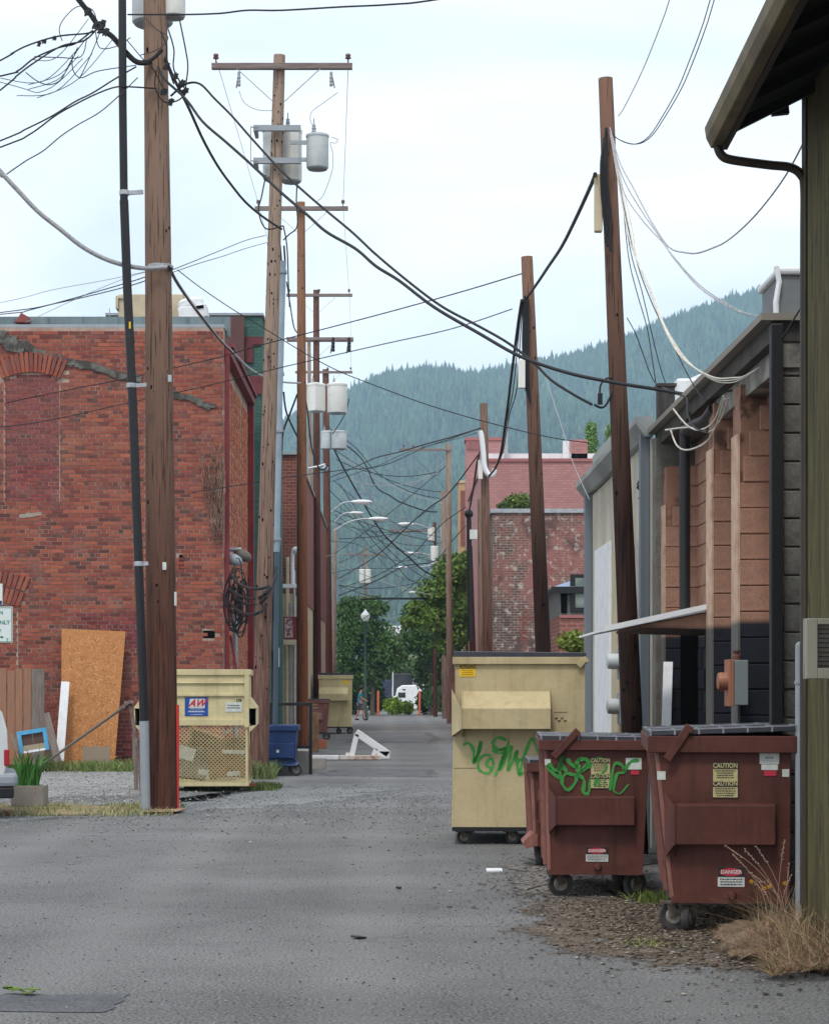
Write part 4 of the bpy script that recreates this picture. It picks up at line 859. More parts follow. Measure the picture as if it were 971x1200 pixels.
# ------------------------------------------------------------------ wheels and dumpsters
M['fork'] = mat('caster_fork', srgb(112, 102, 94), .6, .3, c2=srgb(70, 60, 54), scale=14)
M['green2'] = mat('lime_spray', srgb(64, 150, 62), 0.6, c2=srgb(86, 170, 78), scale=6)
def caster(parent, x, y, z0, r, w=0.05, turn=0.0, mfork=None):
    """swivel caster: top plate at z0, wheel touching the ground z0 - height"""
    h = z0 - r * 1.0
    cc, s = math.cos(turn), math.sin(turn)
    mb = MB(); mb.box((x, y, z0 - .008), (.11, .1, .014))
    for sgn in (-1, 1):
        ox, oy = -s * sgn * (w / 2 + .008), cc * sgn * (w / 2 + .008)
        a = Vector((x + ox + .01 * cc, y + oy, z0 - .012)); b = Vector((x + ox + .035 * cc, y + oy + .035 * s, r))
        mb.bar(a, b, .008 if abs(s) < .7 else .05, .05 if abs(s) < .7 else .008)
    c = mb.build('caster', mfork or M['fork'], parent)
    wx, wy = x + .035 * cc, y + .035 * s
    wb = MB(); wb.lathe((0, 0, 0), [(r * .62, -w / 2 + .004), (r * .95, -w / 2), (r, -w / 2 + .012), (r, w / 2 - .012), (r * .95, w / 2), (r * .62, w / 2 - .004)], 20, 'y')
    t = wb.build('wheel', M['rubber'], c, smooth=True); t.location = (wx, wy, r); t.rotation_euler = (0, 0, turn)
    hb = MB(); hb.lathe((0, 0, 0), [(r * .5, -w / 2 - .002), (r * .58, -w / 2 + .003), (r * .58, w / 2 - .003), (r * .5, w / 2 + .002)], 16, 'y'); hb.lathe((0, 0, 0), [(r * .22, -w / 2 - .012), (r * .22, w / 2 + .004)], 10, 'y')
    t = hb.build('wheel_hub', M['hub'], c); t.location = (wx, wy, r); t.rotation_euler = (0, 0, turn)
    return c
def dumpster(loc, rz, D, label, group=None):
    t = empty('dumpster', loc, rz, label=label, cat='dumpster', group=group)
    m, me = D['m'], D.get('edge', D['m'])
    bl, br, tl, tr = D['bl'], D['br'], D['tl'], D['tr']; L = D['L']; z0, z1, zr = D['z0'], D['z1'], D['zr']
    # shell: four walls and floor
    th = .012
    p = lambda x, y, z: (x, y, z)
    mb = MB()
    mb.hexa([p(bl, 0, z0), p(br, 0, z0), p(br, th, z0), p(bl, th, z0), p(tl, 0, z1), p(tr, 0, z1), p(tr, th, z1), p(tl, th, z1)])
    mb.hexa([p(bl, L - th, z0), p(br, L - th, z0), p(br, L, z0), p(bl, L, z0), p(tl, L - th, z1), p(tr, L - th, z1), p(tr, L, z1), p(tl, L, z1)])
    mb.hexa([p(bl + .002, th, z0), p(bl + th, th, z0), p(bl + th, L - th, z0), p(bl + .002, L - th, z0), p(tl + .002, th, z1), p(tl + th, th, z1), p(tl + th, L - th, z1), p(tl + .002, L - th, z1)])
    mb.hexa([p(br - th, th, z0), p(br - .002, th, z0), p(br - .002, L - th, z0), p(br - th, L - th, z0), p(tr - th, th, z1), p(tr - .002, th, z1), p(tr - .002, L - th, z1), p(tr - th, L - th, z1)])
    mb.b2((bl + .01, .01, z0 + .001), (br - .01, L - .01, z0 + .02))
    mb.build('body', m, t, bevel=.004)
    # worn edge strip on the left long side
    if 'edge' in D:
        mb = MB(); mb.hexa([p(bl - .006, -.004, z0), p(bl + .02, -.004, z0), p(bl + .02, .1, z0), p(bl - .006, .1, z0), p(tl - .006, -.004, z1), p(tl + .02, -.004, z1), p(tl + .02, .1, z1), p(tl - .006, .1, z1)])
        mb.build('worn_edge', me, t, bevel=.004)
        for yy in (.55, 1.2):
            mb = MB(); mb.hexa([p(bl - .03, yy, z0), p(bl - .001, yy, z0), p(bl - .001, yy + .05, z0), p(bl - .03, yy + .05, z0), p(tl - .03, yy, z1), p(tl - .001, yy, z1), p(tl - .001, yy + .05, z1), p(tl - .03, yy + .05, z1)])
            mb.build('side_rib', me, t)
    # bottom skirt
    mb = MB(); mb.b2((bl + .004, -.012, z0 - .03), (br - .004, -.002, z0 + .012)); mb.b2((bl + .004, .0, z0 - .03), (br - .004, L, z0 - .002)); mb.build('skirt', D.get('skirt', m), t)
    # rim channel
    ro = D.get('rim', .05); rl, rr_ = tl - D.get('rl', .06), tr + D.get('rr', .05)
    mb = MB(); mb.b2((rl, -ro, z1 - .0), (rr_, -ro + .03, zr)); mb.b2((rl, L + ro - .03, z1), (rr_, L + ro, zr)); mb.b2((rl + .001, -ro + .031, z1 + .002), (rl + .04, L + ro - .031, zr - .002)); mb.b2((rr_ - .04, -ro + .031, z1 + .002), (rr_ - .001, L + ro - .031, zr - .002))
    mb.b2((rl + .01, -ro + .01, z1 + .001), (rr_ - .01, .0, z1 + .01))
    mb.build('rim', m, t, bevel=.006)
    # lids: two, each ribbed
    lm = D.get('lid', M['lid']); lt = D.get('lt', .03); ls = D.get('lslope', 0.0)
    half = (L + 2 * ro) / 2
    for q in range(2):
        y0 = -ro + q * half + .004; y1 = y0 + half - .01
        mb = MB(); mb.hexa([p(rl + .01, y0, zr - .002), p(rr_ - .01, y0, zr + ls - .002), p(rr_ - .01, y1, zr + ls - .002), p(rl + .01, y1, zr - .002), p(rl + .01, y0, zr + lt), p(rr_ - .01, y0, zr + lt + ls), p(rr_ - .01, y1, zr + lt + ls), p(rl + .01, y1, zr + lt)])
        ld = mb.build('lid', lm, t, bevel=.006)
        if D.get('ribs'):
            n = D['ribs']
            for i in range(n + 1):
                x = rl + .02 + (rr_ - rl - .04) * i / n; zz_ = zr + ls * i / n
                MB().b2((x - .006, y0 - .004, zz_), (x + .006, y0 + .5 * (y1 - y0), zz_ + lt + .008)).build('lid_rib', M['lidgrey'], ld)
            mb = MB()
            for yy in (.005, .05): mb.bar((rl + .02, y0 + yy, zr + lt + .004), (rr_ - .02, y0 + yy, zr + lt + .004 + ls), .016, .008)
            mb.build('lid_ridge', M['lidgrey'], ld)
    # fork pockets on both ends
    if 'pk' in D:
        xa, xb, zt, zm, zb, pr = D['pk']
        for s in (0, 1):
            f = (lambda y: -y) if s == 0 else (lambda y: L + y)
            mb = MB(); yy0, yy1 = f(.002), f(pr)
            mb.prism([(xa, yy0, zt), (xa, yy1, zm), (xa, yy1, zb), (xa, yy0, zb)], (xb - xa, 0, 0)); pkt = mb.build('fork_pocket', D.get('pm', m), t, bevel=.005)
            if D.get('flange'):
                fx, fz0, fz1 = D['flange']
                mb = MB(); mb.prism([(xa - .002, yy0, zt + .01), (xa - .002, yy1, zm + .0), (xa - .002, yy1, zb), (xa - .002, yy0, zb - .09)][:4], (-.008, 0, 0)); 
                mb.prism([(xa - .012, yy1, zm), (xa - .012, yy1, zb), (fx, f(.01), fz0), (fx, f(.01), fz1)], (0, .006, 0)); mb.build('flange', D.get('fm', m), pkt)
            MB().b2((xa - .002, f(.02), zb + .03), (xa - .006, f(pr - .02), zm - .02)).build('pocket_mouth', M['void'], pkt)
    if D.get('arm'):
        (xa, za, xb, zb2) = D['arm']
        mb = MB(); mb.bar((xa, -ro - .012, za), (xb, -ro - .012, zb2), .014, .055); mb.build('lid_arm', m, t, bevel=.004)
        MB().cyl((xa, -ro - .03, za - .03), (xa, -ro + .05, za - .03), .018, 8).build('arm_pivot', m, t)
    if D.get('plug'):
        x, z = D['plug']; MB().lathe((x, 0, z), [(.028, 0), (.03, .02), (.02, .05), (.004, .052)], 10, 'y').build('drain_plug', D.get('plugm', m), t, smooth=True)
    for (x, y, r, turn, zg) in D['wheels']:
        w = caster(t, x, y, z0 - .03 - zg, r, D.get('ww', .05), turn)
        w.location = (0, 0, zg)
    return t

# nearest maroon dumpster
K = 178.2; cxl = 855
def L1(px, py): return ((px - cxl) / K, (1093 - py) / K)
D1 = dict(m=M['maroon'], edge=M['maroonedge'], bl=-.385, br=.385, tl=-.485, tr=.395, L=1.75, z0=.225, z1=1.185, zr=1.295, rl=.055, rr=.05, ribs=6, lt=.03, lslope=.035,
          pk=(-.355, .285, .855, .845, .585, .1), flange=(-.43, .49, .93), arm=(L1(808, 850)[0], L1(808, 850)[1], L1(781, 890)[0], L1(781, 890)[1]), plug=(.01, .25), plugm=M['maroon'],
          wheels=[(-.28, .06, .095, math.radians(72), 0), (-.4, .12, .095, 0.1, 0), (.26, .08, .075, 0.1, .06), (.3, 1.55, .1, 0.3, .0)])
d1 = dumpster((gx(cxl, 13.47), 13.47, 0), math.radians(-5.5), D1, 'nearest maroon dumpster with two yellow CAUTION labels and worn left edge', 'maroon dumpsters')
def cau(t, x0, x1, z0, z1, seed, y=-.004):
    h = (z1 - z0) / 2; pl = plate(t, x0, x1, z0, z1, M['paleyel'], y=y, name='caution_label')
    w = x1 - x0
    mb = MB(); 
    for (a, b, c_, d) in ((x0, x1, z1 - .006, z1), (x0, x1, z0, z0 + .004), (x0, x0 + .005, z0, z1), (x1 - .005, x1, z0, z1)): mb.b2((a, y - .002, c_), (b, y - .003, d))
    mb.build('label_border', M['ink'], pl)
    for q in range(2):
        zt = z1 - q * h
        plate(pl, x0 + .006, x1 - .006, zt - h * .37, zt - .008, M['ink'], y=y - .0035, name='label_band')
        text('CAUTION', h * .37, ((x0 + x1) / 2, y - .006, zt - h * .2), M['paleyel'], pl, xs=w / (h * .37 * 4.5) * .93, bold=.001)
        fine_print(pl, x0 + .015, x1 - .015, zt - h * .92, zt - h * .42, 4, M['ink'], y - .003, seed + q)
    return pl
def dang(t, x0, x1, z0, z1, y=-.004, tilt=0):
    pl = plate(t, x0, x1, z0, z1, M['labwhite'], y=y, name='danger_label'); zm = z0 + (z1 - z0) * .5; w = x1 - x0
    plate(pl, x0, x1, zm, z1, M['ink'], y=y - .002, name='label_band')
    mb = MB(); n = 20; cx_, cz_ = (x0 + x1) / 2, (zm + z1) / 2
    mb.add([(cx_ + math.cos(a * 2 * math.pi / n) * w * .42, y - .0045, cz_ + math.sin(a * 2 * math.pi / n) * (z1 - zm) * .42) for a in range(n)], [tuple(range(n))]); mb.build('red_oval', M['labred'], pl, recalc=False)
    text('DANGER', (z1 - zm) * .55, (cx_, y - .006, cz_), M['labwhite'], pl, xs=w / ((z1 - zm) * .55 * 5.2), bold=.0008)
    fine_print(pl, x0 + .008, x1 - .008, z0 + .006, zm - .006, 3, M['ink'], y - .003, 5)
    return pl
a = L1(834, 893); b = L1(864.5, 935); cau(d1, a[0], b[0], b[1], a[1], 3)
a = L1(840.5, 1016); b = L1(871.5, 1039); o = dang(d1, a[0], b[0], b[1], a[1]); 
a = L1(889, 879); b = L1(911.5, 895); pl = plate(d1, a[0], b[0], b[1], a[1], M['labwhite'], name='label'); fine_print(pl, a[0] + .03, b[0] - .03, (a[1] + b[1]) / 2 - .012, (a[1] + b[1]) / 2 + .004, 1, M['ink'], -.0065, 8)
a = L1(891, 895.5); b = L1(910, 902); plate(d1, a[0], b[0], b[1], a[1], M['labwhite'], y=-.005, name='label')
a = L1(894, 902.5); b = L1(908, 909); plate(d1, a[0], b[0], b[1], a[1], M['labred'], y=-.004, name='red_label')
a = L1(770, 904); b = L1(780, 914); plate(d1, a[0], b[0], b[1], a[1], M['labwhite'], name='label')
a = L1(915, 901); b = L1(923, 910); plate(d1, a[0], b[0], b[1], a[1], M['labwhite'], name='label')

# second maroon dumpster with green graffiti
K2 = 152.9; c2 = 697.5
def L2(px, py): return ((px - c2) / K2, (1052 - py) / K2)
D2 = dict(D1); D2.update(bl=-.36, br=.36, tl=-.385, tr=.41, L=1.5, z0=.21, z1=1.135, zr=1.215, rl=.05, rr=.05, lslope=-.01, arm=(L2(677, 855)[0], L2(677, 855)[1], L2(648, 886)[0], L2(648, 886)[1]),
          pk=(L2(652, 0)[0], L2(742, 0)[0], .785, .78, .565, .1), flange=(-.36, .5, .86), plug=(.015, .24), wheels=[(-.3, .12, .1, .25, 0), (.28, .12, .1, .6, 0), (.2, .5, .1, 1.3, 0), (-.28, 1.35, .1, .3, 0)])
d2 = dumpster((gx(c2, 15.7), 15.7, 0), math.radians(-3.0), D2, 'maroon dumpster with green graffiti scrawled over its CAUTION labels', 'maroon dumpsters')
a = L2(691, 887); b = L2(715, 923.5); cau(d2, a[0], b[0], b[1], a[1], 13)
a = L2(686, 992); b = L2(712, 1009); dang(d2, a[0], b[0], b[1], a[1])
a = L2(732.5, 887.5); b = L2(751, 901); plate(d2, a[0], b[0], b[1], a[1], M['labwhite'], name='label')
a = L2(738.5, 902); b = L2(748, 907); plate(d2, a[0], b[0], b[1], a[1], M['labred'], name='red_label')
a = L2(638, 889); b = L2(645, 896); plate(d2, a[0], b[0], b[1], a[1], M['labwhite'], name='label')
def Z5(pts): return [L2(610 + x / 5, 830 + y / 5) for x, y in pts]
for pts, w in (([(150, 330), (190, 380), (230, 400), (225, 340), (245, 275), (235, 320), (270, 370)], .05), ([(160, 320), (200, 360), (250, 330)], .06),
               ([(330, 300), (385, 295), (390, 340), (340, 365), (325, 330), (345, 290)], .055), ([(390, 320), (330, 385), (265, 380), (240, 430), (275, 475), (320, 430), (325, 385)], .045),
               ([(330, 380), (370, 420), (365, 490), (400, 495)], .05), ([(400, 490), (410, 400), (470, 380), (500, 340), (470, 290), (420, 300), (405, 350)], .03), ([(430, 455), (450, 380), (455, 455)], .035), ([(485, 460), (495, 380)], .03),
               ([(520, 480), (545, 330), (590, 330), (600, 370), (560, 385), (540, 480)], .045), ([(600, 370), (640, 310), (690, 300)], .045), ([(540, 480), (580, 495), (630, 440)], .022), ([(270, 290), (300, 330), (350, 340)], .06)):
    stroke(d2, Z5(pts), w * .6, M['green'], -.009)

# small dumpster hidden behind it
D3 = dict(D1); D3.update(flange=None, bl=-.33, br=.33, tl=-.36, tr=.36, L=1.0, z0=.22, z1=.86, zr=.94, rl=.04, rr=.04, lslope=0, ribs=5, arm=None, plug=None, pk=(-.3, .3, .7, .62, .4, .1), wheels=[(-.28, .12, .09, 1.2, 0), (.25, .12, .09, .2, 0), (-.22, .2, .09, .2, 0), (.2, .8, .09, .2, 0)])
d3 = dumpster((gx(622, 18.4) + .36, 18.4, 0), math.radians(-2), D3, 'low maroon dumpster mostly hidden behind the graffitied maroon one', 'maroon dumpsters')
mb = MB(); mb.prism([(-.44, -.03, .22), (-.36, -.03, .3), (-.3, -.03, .3), (-.3, -.03, .2), (-.4, -.03, .17)], (0, .5, 0)); mb.build('bumper_foot', M['maroonedge'], d3)

# tall beige dumpster
K4 = 113.7; c4 = 607.5
def L4(px, py): return ((px - c4) / K4, (989 - py) / K4)
def Z4(pts): return [L4(510 + x / 4.615, 740 + y / 4.615) for x, y in pts]
D4 = dict(m=M['beige'], skirt=M['blackmetal'], bl=-.69, br=.68, tl=-.66, tr=.68, L=1.8, z0=.17, z1=1.86, zr=1.935, rl=.02, rr=.02, rim=.035, lt=.06, lslope=-.015,
          pk=(L4(542, 0)[0], L4(644, 0)[0], L4(0, 809)[1], L4(0, 829)[1], L4(0, 853)[1], .22), flange=(-.69, L4(0, 862)[1], L4(0, 806)[1]), arm=(L4(690, 771)[0] - .03, L4(0, 770)[1], L4(677, 0)[0], L4(0, 780)[1]),
          wheels=[(-.6, .1, .075, .2, 0), (-.1, .1, .075, .2, 0), (.58, .1, .075, .2, 0), (-.55, 1.6, .075, .2, 0), (.55, 1.6, .075, .2, 0)])
d4 = dumpster((gx(c4, 21.1), 21.1, 0), math.radians(-2.4), D4, 'tall beige dumpster with green graffiti and closed black lid', 'beige dumpsters')
a = Z4([(130, 176)])[0]; b = Z4([(218, 240)])[0]; pl = plate(d4, a[0], b[0], b[1], a[1], M['yellowlab'], name='caution_label'); 
zb = a[1] - (a[1] - b[1]) * .33; plate(pl, a[0], b[0], zb, a[1], M['ink'], y=-.007, name='label_band'); text('CAUTION', .05, ((a[0] + b[0]) / 2, -.01, (zb + a[1]) / 2), M['yellowlab'], pl, xs=.78)
fine_print(pl, a[0] + .02, b[0] - .02, b[1] + .01, zb - .01, 3, mat('amber_ink', (.3, .12, .0), .6), -.0065, 2)
for pts, w in (([(148, 610), (180, 600), (205, 640), (208, 700), (228, 660), (243, 590), (240, 640), (205, 712)], .035), ([(300, 668), (262, 665), (232, 700), (238, 745), (285, 762), (312, 720), (300, 680), (275, 715), (300, 735)], .03),
               ([(303, 605), (335, 570), (385, 585), (388, 618), (345, 635), (312, 612), (330, 640), (385, 632), (360, 690), (320, 780)], .034), ([(385, 625), (345, 745), (375, 690), (412, 618), (390, 745), (420, 690), (442, 640), (430, 700)], .032),
               ([(455, 772), (470, 700), (515, 580), (538, 600), (565, 690)], .034), ([(440, 690), (500, 690), (535, 705), (490, 745), (455, 770), (442, 720), (445, 695)], .034), ([(305, 640), (345, 655), (380, 645)], .024)):
    stroke(d4, Z4(pts), w * 1.05, M['green2'], -.004)
s = Z4([(640, 432), (712, 432), (712, 470), (100, 735), (235, 735)]); stroke(d4, [s[0], s[1]], .012, M['ink'], -.004, 'scratch'); stroke(d4, [s[3], s[4]], .01, M['ink'], -.004, 'scratch')
for k in range(4): x, z = Z4([(645 + k * 16, 462 + (k % 2) * 14)])[0]; stroke(d4, [(x, z), (x + .01, z - .012), (x + .025, z + .004)], .01, M['ink'], -.004, 'scratch')
for k in range(5):
    x, z = Z4([(215 + k * 19, 398 + (k % 2) * 3)])[0]; 
mb = MB(); x0, _ = Z4([(156, 0)])[0]; x1, _ = Z4([(387, 0)])[0]
for x in (x0, x1): mb.b2((x - .005, -.012, L4(0, 870)[1]), (x + .005, -.002, L4(0, 853)[1]))
mb.build('pocket_web', M['beige'], d4)
MB().b2((-.695, -.01, L4(0, 862)[1]), (-.66, .12, 1.82)).build('rusty_edge', mat('rust_edge', srgb(106, 66, 62), .8, c2=srgb(70, 42, 40), scale=6), d4)

# far left dumpsters
D7 = dict(m=M['beigey'], bl=-.56, br=.6, tl=-.58, tr=.62, L=1.8, z0=.25, z1=1.98, zr=2.12, rl=.03, rr=.03, rim=.03, lt=.08, skirt=M['blackmetal'], pk=(-.58, .46, 1.68, 1.45, 1.2, .25), wheels=[(.5, .15, .12, .2, 0), (-.5, .15, .12, .2, 0), (.1, .2, .1, .2, 0), (.5, 1.6, .12, .2, 0)])
d7 = dumpster((gx(392.5, 73.8), 73.8, 0), math.radians(1), D7, 'far beige dumpster with black lid standing by the left poles', 'beige dumpsters')
plate(d7, .28, .5, 1.8, 1.92, M['yellowlab'])
D6 = dict(m=M['maroonpale'], bl=-.27, br=.23, tl=-.3, tr=.3, L=1.5, z0=.28, z1=1.17, zr=1.27, rl=.03, rr=.04, rim=.03, lt=.03, pk=(-.28, .18, .95, .9, .62, .08), pm=M['maroonpale'], wheels=[(.2, .15, .11, .2, 0), (-.2, .15, .11, .2, 0), (.2, 1.3, .11, .2, 0), (-.2, 1.3, .11, .2, 0)])
d6 = dumpster((gx(373, 64.5), 64.5, 0), 0, D6, 'faded reddish dumpster in front of the far beige one')
plate(d6, -.28, .12, .66, .88, mat('faded_panel', srgb(160, 130, 118), .8), y=-.085)
for q in range(2): plate(d6, -.2, -.02, 1.0 + q * .1, 1.05 + q * .1, mat('faded_label', srgb(170, 150, 120), .8) if q == 0 else bpy.data.materials['faded_label'])
D8 = dict(m=M['blue'], bl=-.4, br=.13, tl=-.4, tr=.16, L=.9, z0=.2, z1=.84, zr=.92, rl=.0, rr=.04, rim=.04, lt=.02, lid=M['blue'], pk=(-.4, .12, .62, .6, .34, .13), wheels=[(.12, .08, .11, .2, 0), (-.3, .08, .11, .2, 0), (.05, .7, .11, .2, 0), (-.3, .7, .11, .2, 0)])
d8 = dumpster((gx(337, 37.8), 37.8, 0), 0, D8, 'small dark blue dumpster beside the tall transformer pole')
plate(d8, -.2, -.15, .44, .49, M['labwhite'], y=-.134)
mb = MB(); mb.prism([(.13, .0, .33), (.22, .0, .2), (.13, .0, .2)], (0, .3, 0)); mb.prism([(-.4, -.06, .2), (.18, -.06, .2), (.22, -.03, .26), (-.4, -.03, .26)], (0, .04, 0)); mb.build('foot_flange', M['blue'], d8)
mb = MB()
for i in range(12): mb.box((-.38 + i * .045, -.03, .93), (.03, .02, .014))
mb.build('lid_teeth', mat('pale_blue', srgb(70, 100, 160), .6), d8)

# AW recycling cage dumpster, long side to the camera
AWY = 32.0
aw_ = empty('recycling_dumpster', (gx(292, AWY), AWY, 0), math.radians(2.5), label='beige mesh-sided cardboard dumpster with blue AW sign behind the near pole', cat='dumpster')
S = 75.0
def LA(px, py): return ((px - 292) / S, (926 - py) / S)
W0, W1_ = LA(163, 0)[0], 0.0; zb_, zm_, zt_ = LA(0, 917)[1], LA(0, 846)[1], LA(0, 784)[1]; DP = 1.35
bm_ = M['beigey']
mb = MB(); mb.b2((W0 + .05, 0, zm_), (W1_ - .0, .02, zt_ - .06)); mb.b2((W0 + .05, DP - .02, zm_), (W1_, DP, zt_ - .06)); mb.b2((W0 + .05, .02, zm_), (W0 + .07, DP - .02, zt_ - .06)); mb.b2((-.02, .02, zm_), (0, DP - .02, zt_ - .06)); mb.build('upper_panel', bm_, aw_, bevel=.004)
mb = MB(); mb.b2((W0 + .04, -.03, zt_ - .07), (.03, .03, zt_ + .02)); mb.b2((W0 + .04, DP - .03, zt_ - .07), (.03, DP + .03, zt_ + .02)); mb.b2((W0 + .04, .031, zt_ - .068), (W0 + .1, DP - .031, zt_ + .018)); mb.b2((-.03, .031, zt_ - .068), (.03, DP - .031, zt_ + .018)); mb.build('rim', bm_, aw_, bevel=.006)
mb = MB()
for z, h in ((zm_ - .03, .1), (LA(0, 814)[1], .045), (LA(0, 799)[1], .02)): mb.b2((W0 + .06, -.03, z), (-.07, -.002, z + h))
mb.build('stiffener', bm_, aw_, bevel=.005)
mb = MB(); mb.b2((-.075, -.036, zm_ - .06), (.0, -.004, zt_ - .071)); mb.b2((W0 + .05, -.036, zm_ - .06), (W0 + .12, -.004, zt_ - .071)); mb.build('corner_stile', bm_, aw_, bevel=.004)
mb = MB()
for x in (W0 + .04, -.055):
    for y in (0, DP - .04): mb.b2((x, y - .012, zb_), (x + .035, y + .03, zm_))
mb.b2((W0 + .04, -.02, zb_ - .03), (.0, .02, zb_ + .03)); mb.b2((W0 + .04, DP - .03, zb_ - .03), (0, DP + .01, zb_ + .03)); mb.b2((W0 + .045, .02, zb_ - .03), (-.005, DP - .03, zb_ + .0))
mb.build('cage_frame', bm_, aw_, bevel=.003)
mb = MB(); x0, x1, z0_, z1_ = W0 + .075, -.055, zb_ + .03, zm_ - .03
sx_, sz_ = .064, .031
def cagem(mb, o, u, w, h):
    dgs = []
    for sgn in (1, -1):
        k = -int(h / sz_ * 1) - 2
        while k * sx_ < w + h / sz_ * sx_:
            # line x = k*sx + sgn*(z/sz)*sx
            pts = []
            for z in (0, h):
                pts.append((k * sx_ + sgn * z / sz_ * sx_ / 1.0 * .5, z))
            (xa, za), (xb, zb3) = pts
            if xa > xb: xa, za, xb, zb3 = xb, zb3, xa, za
            if xb > 0 and xa < w:
                t0 = max(0, (0 - xa) / (xb - xa)); t1 = min(1, (w - xa) / (xb - xa))
                A_ = (xa + (xb - xa) * t0, za + (zb3 - za) * t0); B_ = (xa + (xb - xa) * t1, za + (zb3 - za) * t1)
                mb.bar(Vector(o) + Vector(u) * A_[0] + Vector((0, 0, A_[1])), Vector(o) + Vector(u) * B_[0] + Vector((0, 0, B_[1])), .005, .0085)
            k += 1
cagem(mb, (x0, .0, z0_), (1, 0, 0), x1 - x0, z1_ - z0_); cagem(mb, (W0 + .06, .0, z0_), (0, 1, 0), DP, z1_ - z0_); cagem(mb, (-.02, .0, z0_), (0, 1, 0), DP, z1_ - z0_)
o = mb.build('expanded_mesh', M['beigey'], aw_, recalc=False); o['kind'] = 'stuff'
# fork pockets left and right
for x, s in ((0.0, 1), (W0 + .05, -1)):
    mb = MB(); zc, za, zb4 = LA(0, 838)[1], LA(0, 815)[1], LA(0, 852)[1]
    mb.prism([(x, -.02, za), (x + s * .12, -.02, za - .16), (x + s * .12, -.02, za - .175), (x, -.02, za - .175)], (0, DP, 0)); mb.prism([(x, -.02, zb4 + .04), (x + s * .12, -.02, zb4 + .06), (x, -.02, zb4 - .06)], (0, DP, 0)); mb.b2((x + s * .105, 0, zb4 + .06), (x + s * .12, DP, za - .17)); mb.build('fork_pocket', bm_, aw_)
    MB().b2((x + s * .005, .3, zb4 + .055), (x + s * .1, .32, za - .177)).build('pocket_void', M['void'], aw_)
MB().b2((.0, -.05, zb_ - .02), (.1, .1, zb_ + .01)).build('corner_foot', M['redtrim'], aw_)
for x, y in ((-.15, .1), (-.08, .15), (W0 + .2, .1), (W0 + .2, DP - .15), (-.2, DP - .15)): caster(aw_, x, y, zb_ - .03, .06, .045, 1.35 if y == .15 else .3)
x0, z1s = LA(217, 815); x1, z0s = LA(244, 837); sg = plate(aw_, x0, x1, z0s, z1s, M['labblue'], y=-.007, name='sign_plate')
cxs = (x0 + x1) / 2; ztop = z1s - .025; zmid = z0s + (z1s - z0s) * .42
mb = MB(); mb.add([(cxs - .12, -.01, zmid), (cxs + .13, -.01, zmid), (cxs + .13, -.01, ztop), (cxs - .1, -.01, ztop)], [(0, 1, 2, 3)]); mb.build('sign_panel', M['labwhite'], sg, recalc=False)
text('AW', .155, (cxs + .005, -.013, (zmid + ztop) / 2), M['labred'], sg, bold=.006, xs=.95, shear=.45)
fine_print(sg, x0 + .03, x1 - .03, z0s + .045, z0s + .095, 1, M['labwhite'], -.0095, 9); fine_print(sg, x0 + .05, x1 - .05, z0s + .1, z0s + .12, 1, M['labwhite'], -.0095, 3); fine_print(sg, x0 + .06, x1 - .06, z0s + .015, z0s + .035, 1, M['labwhite'], -.0095, 4)
x0, z1s = LA(264.5, 821); x1, z0s = LA(283.5, 832); l2_ = plate(aw_, x0, x1, z0s, z1s, M['labwhite'], y=-.007); fine_print(l2_, x0 + .015, x1 - .015, z0s + .04, z1s - .03, 2, M['ink'], -.0095, 6)
text('LTB', .05, LA(280, 819)[0:1] + (-.004,) + (LA(0, 819)[1],), M['ink'], aw_, bold=.003)
r = random.Random(4)
boxes = [((-1.0, .5, .42), (.6, .5, .5), .12, 'crumpled grey cardboard box in the mesh dumpster'), ((-.35, .5, .5), (.6, .55, .62), -.1, 'large brown cardboard box standing in the mesh dumpster'), ((-1.45, .6, .4), (.35, .5, .45), .2, 'brown carton at the left inside the mesh dumpster'), ((-.75, .75, .72), (.6, .4, .35), .35, 'flattened tan carton leaning at the back of the mesh dumpster')]
cbm = mat('cardboard', srgb(146, 112, 78), .85, c2=srgb(112, 84, 60), scale=4, fine=.08); cgm = mat('grey_card', srgb(140, 136, 124), .85, c2=srgb(100, 92, 80), scale=5)
for i, (c, d, ang, lab) in enumerate(boxes):
    t = MB().box((0, 0, 0), d, rz=ang, rx=.1 * (i - 1), ry=ang).build('cardboard_box', cgm if i == 0 else cbm, None, bevel=.01); t.location = aw_.matrix_basis @ Vector(c) if False else (aw_.location + Vector((c[0], c[1], c[2] + .02))); tag(t, lab, 'cardboard box', 'cartons in the mesh dumpster')
for (c, d, ang, lab) in [((-.32, .12, .95), (.13, .02, .045), -.6, 'short white foam strip behind the dumpster mesh'), ((-.25, .1, .62), (.36, .03, .06), .03, 'long white foam strip behind the dumpster mesh'), ((-.72, .1, .3), (.16, .05, .08), .1, 'white paper scrap at the bottom of the dumpster cage'), ((-.25, .1, .28), (.2, .05, .07), -.1, 'crumpled white bag low in the dumpster cage'), ((-1.0, .15, .6), (.28, .04, .2), .3, 'crumpled grey wrapping behind the dumpster mesh')]:
    t = MB().box((0, 0, 0), d, ry=ang).build('foam_scrap', M['labwhite'], None, bevel=.008); t.location = aw_.location + Vector(c); tag(t, lab, 'scrap')

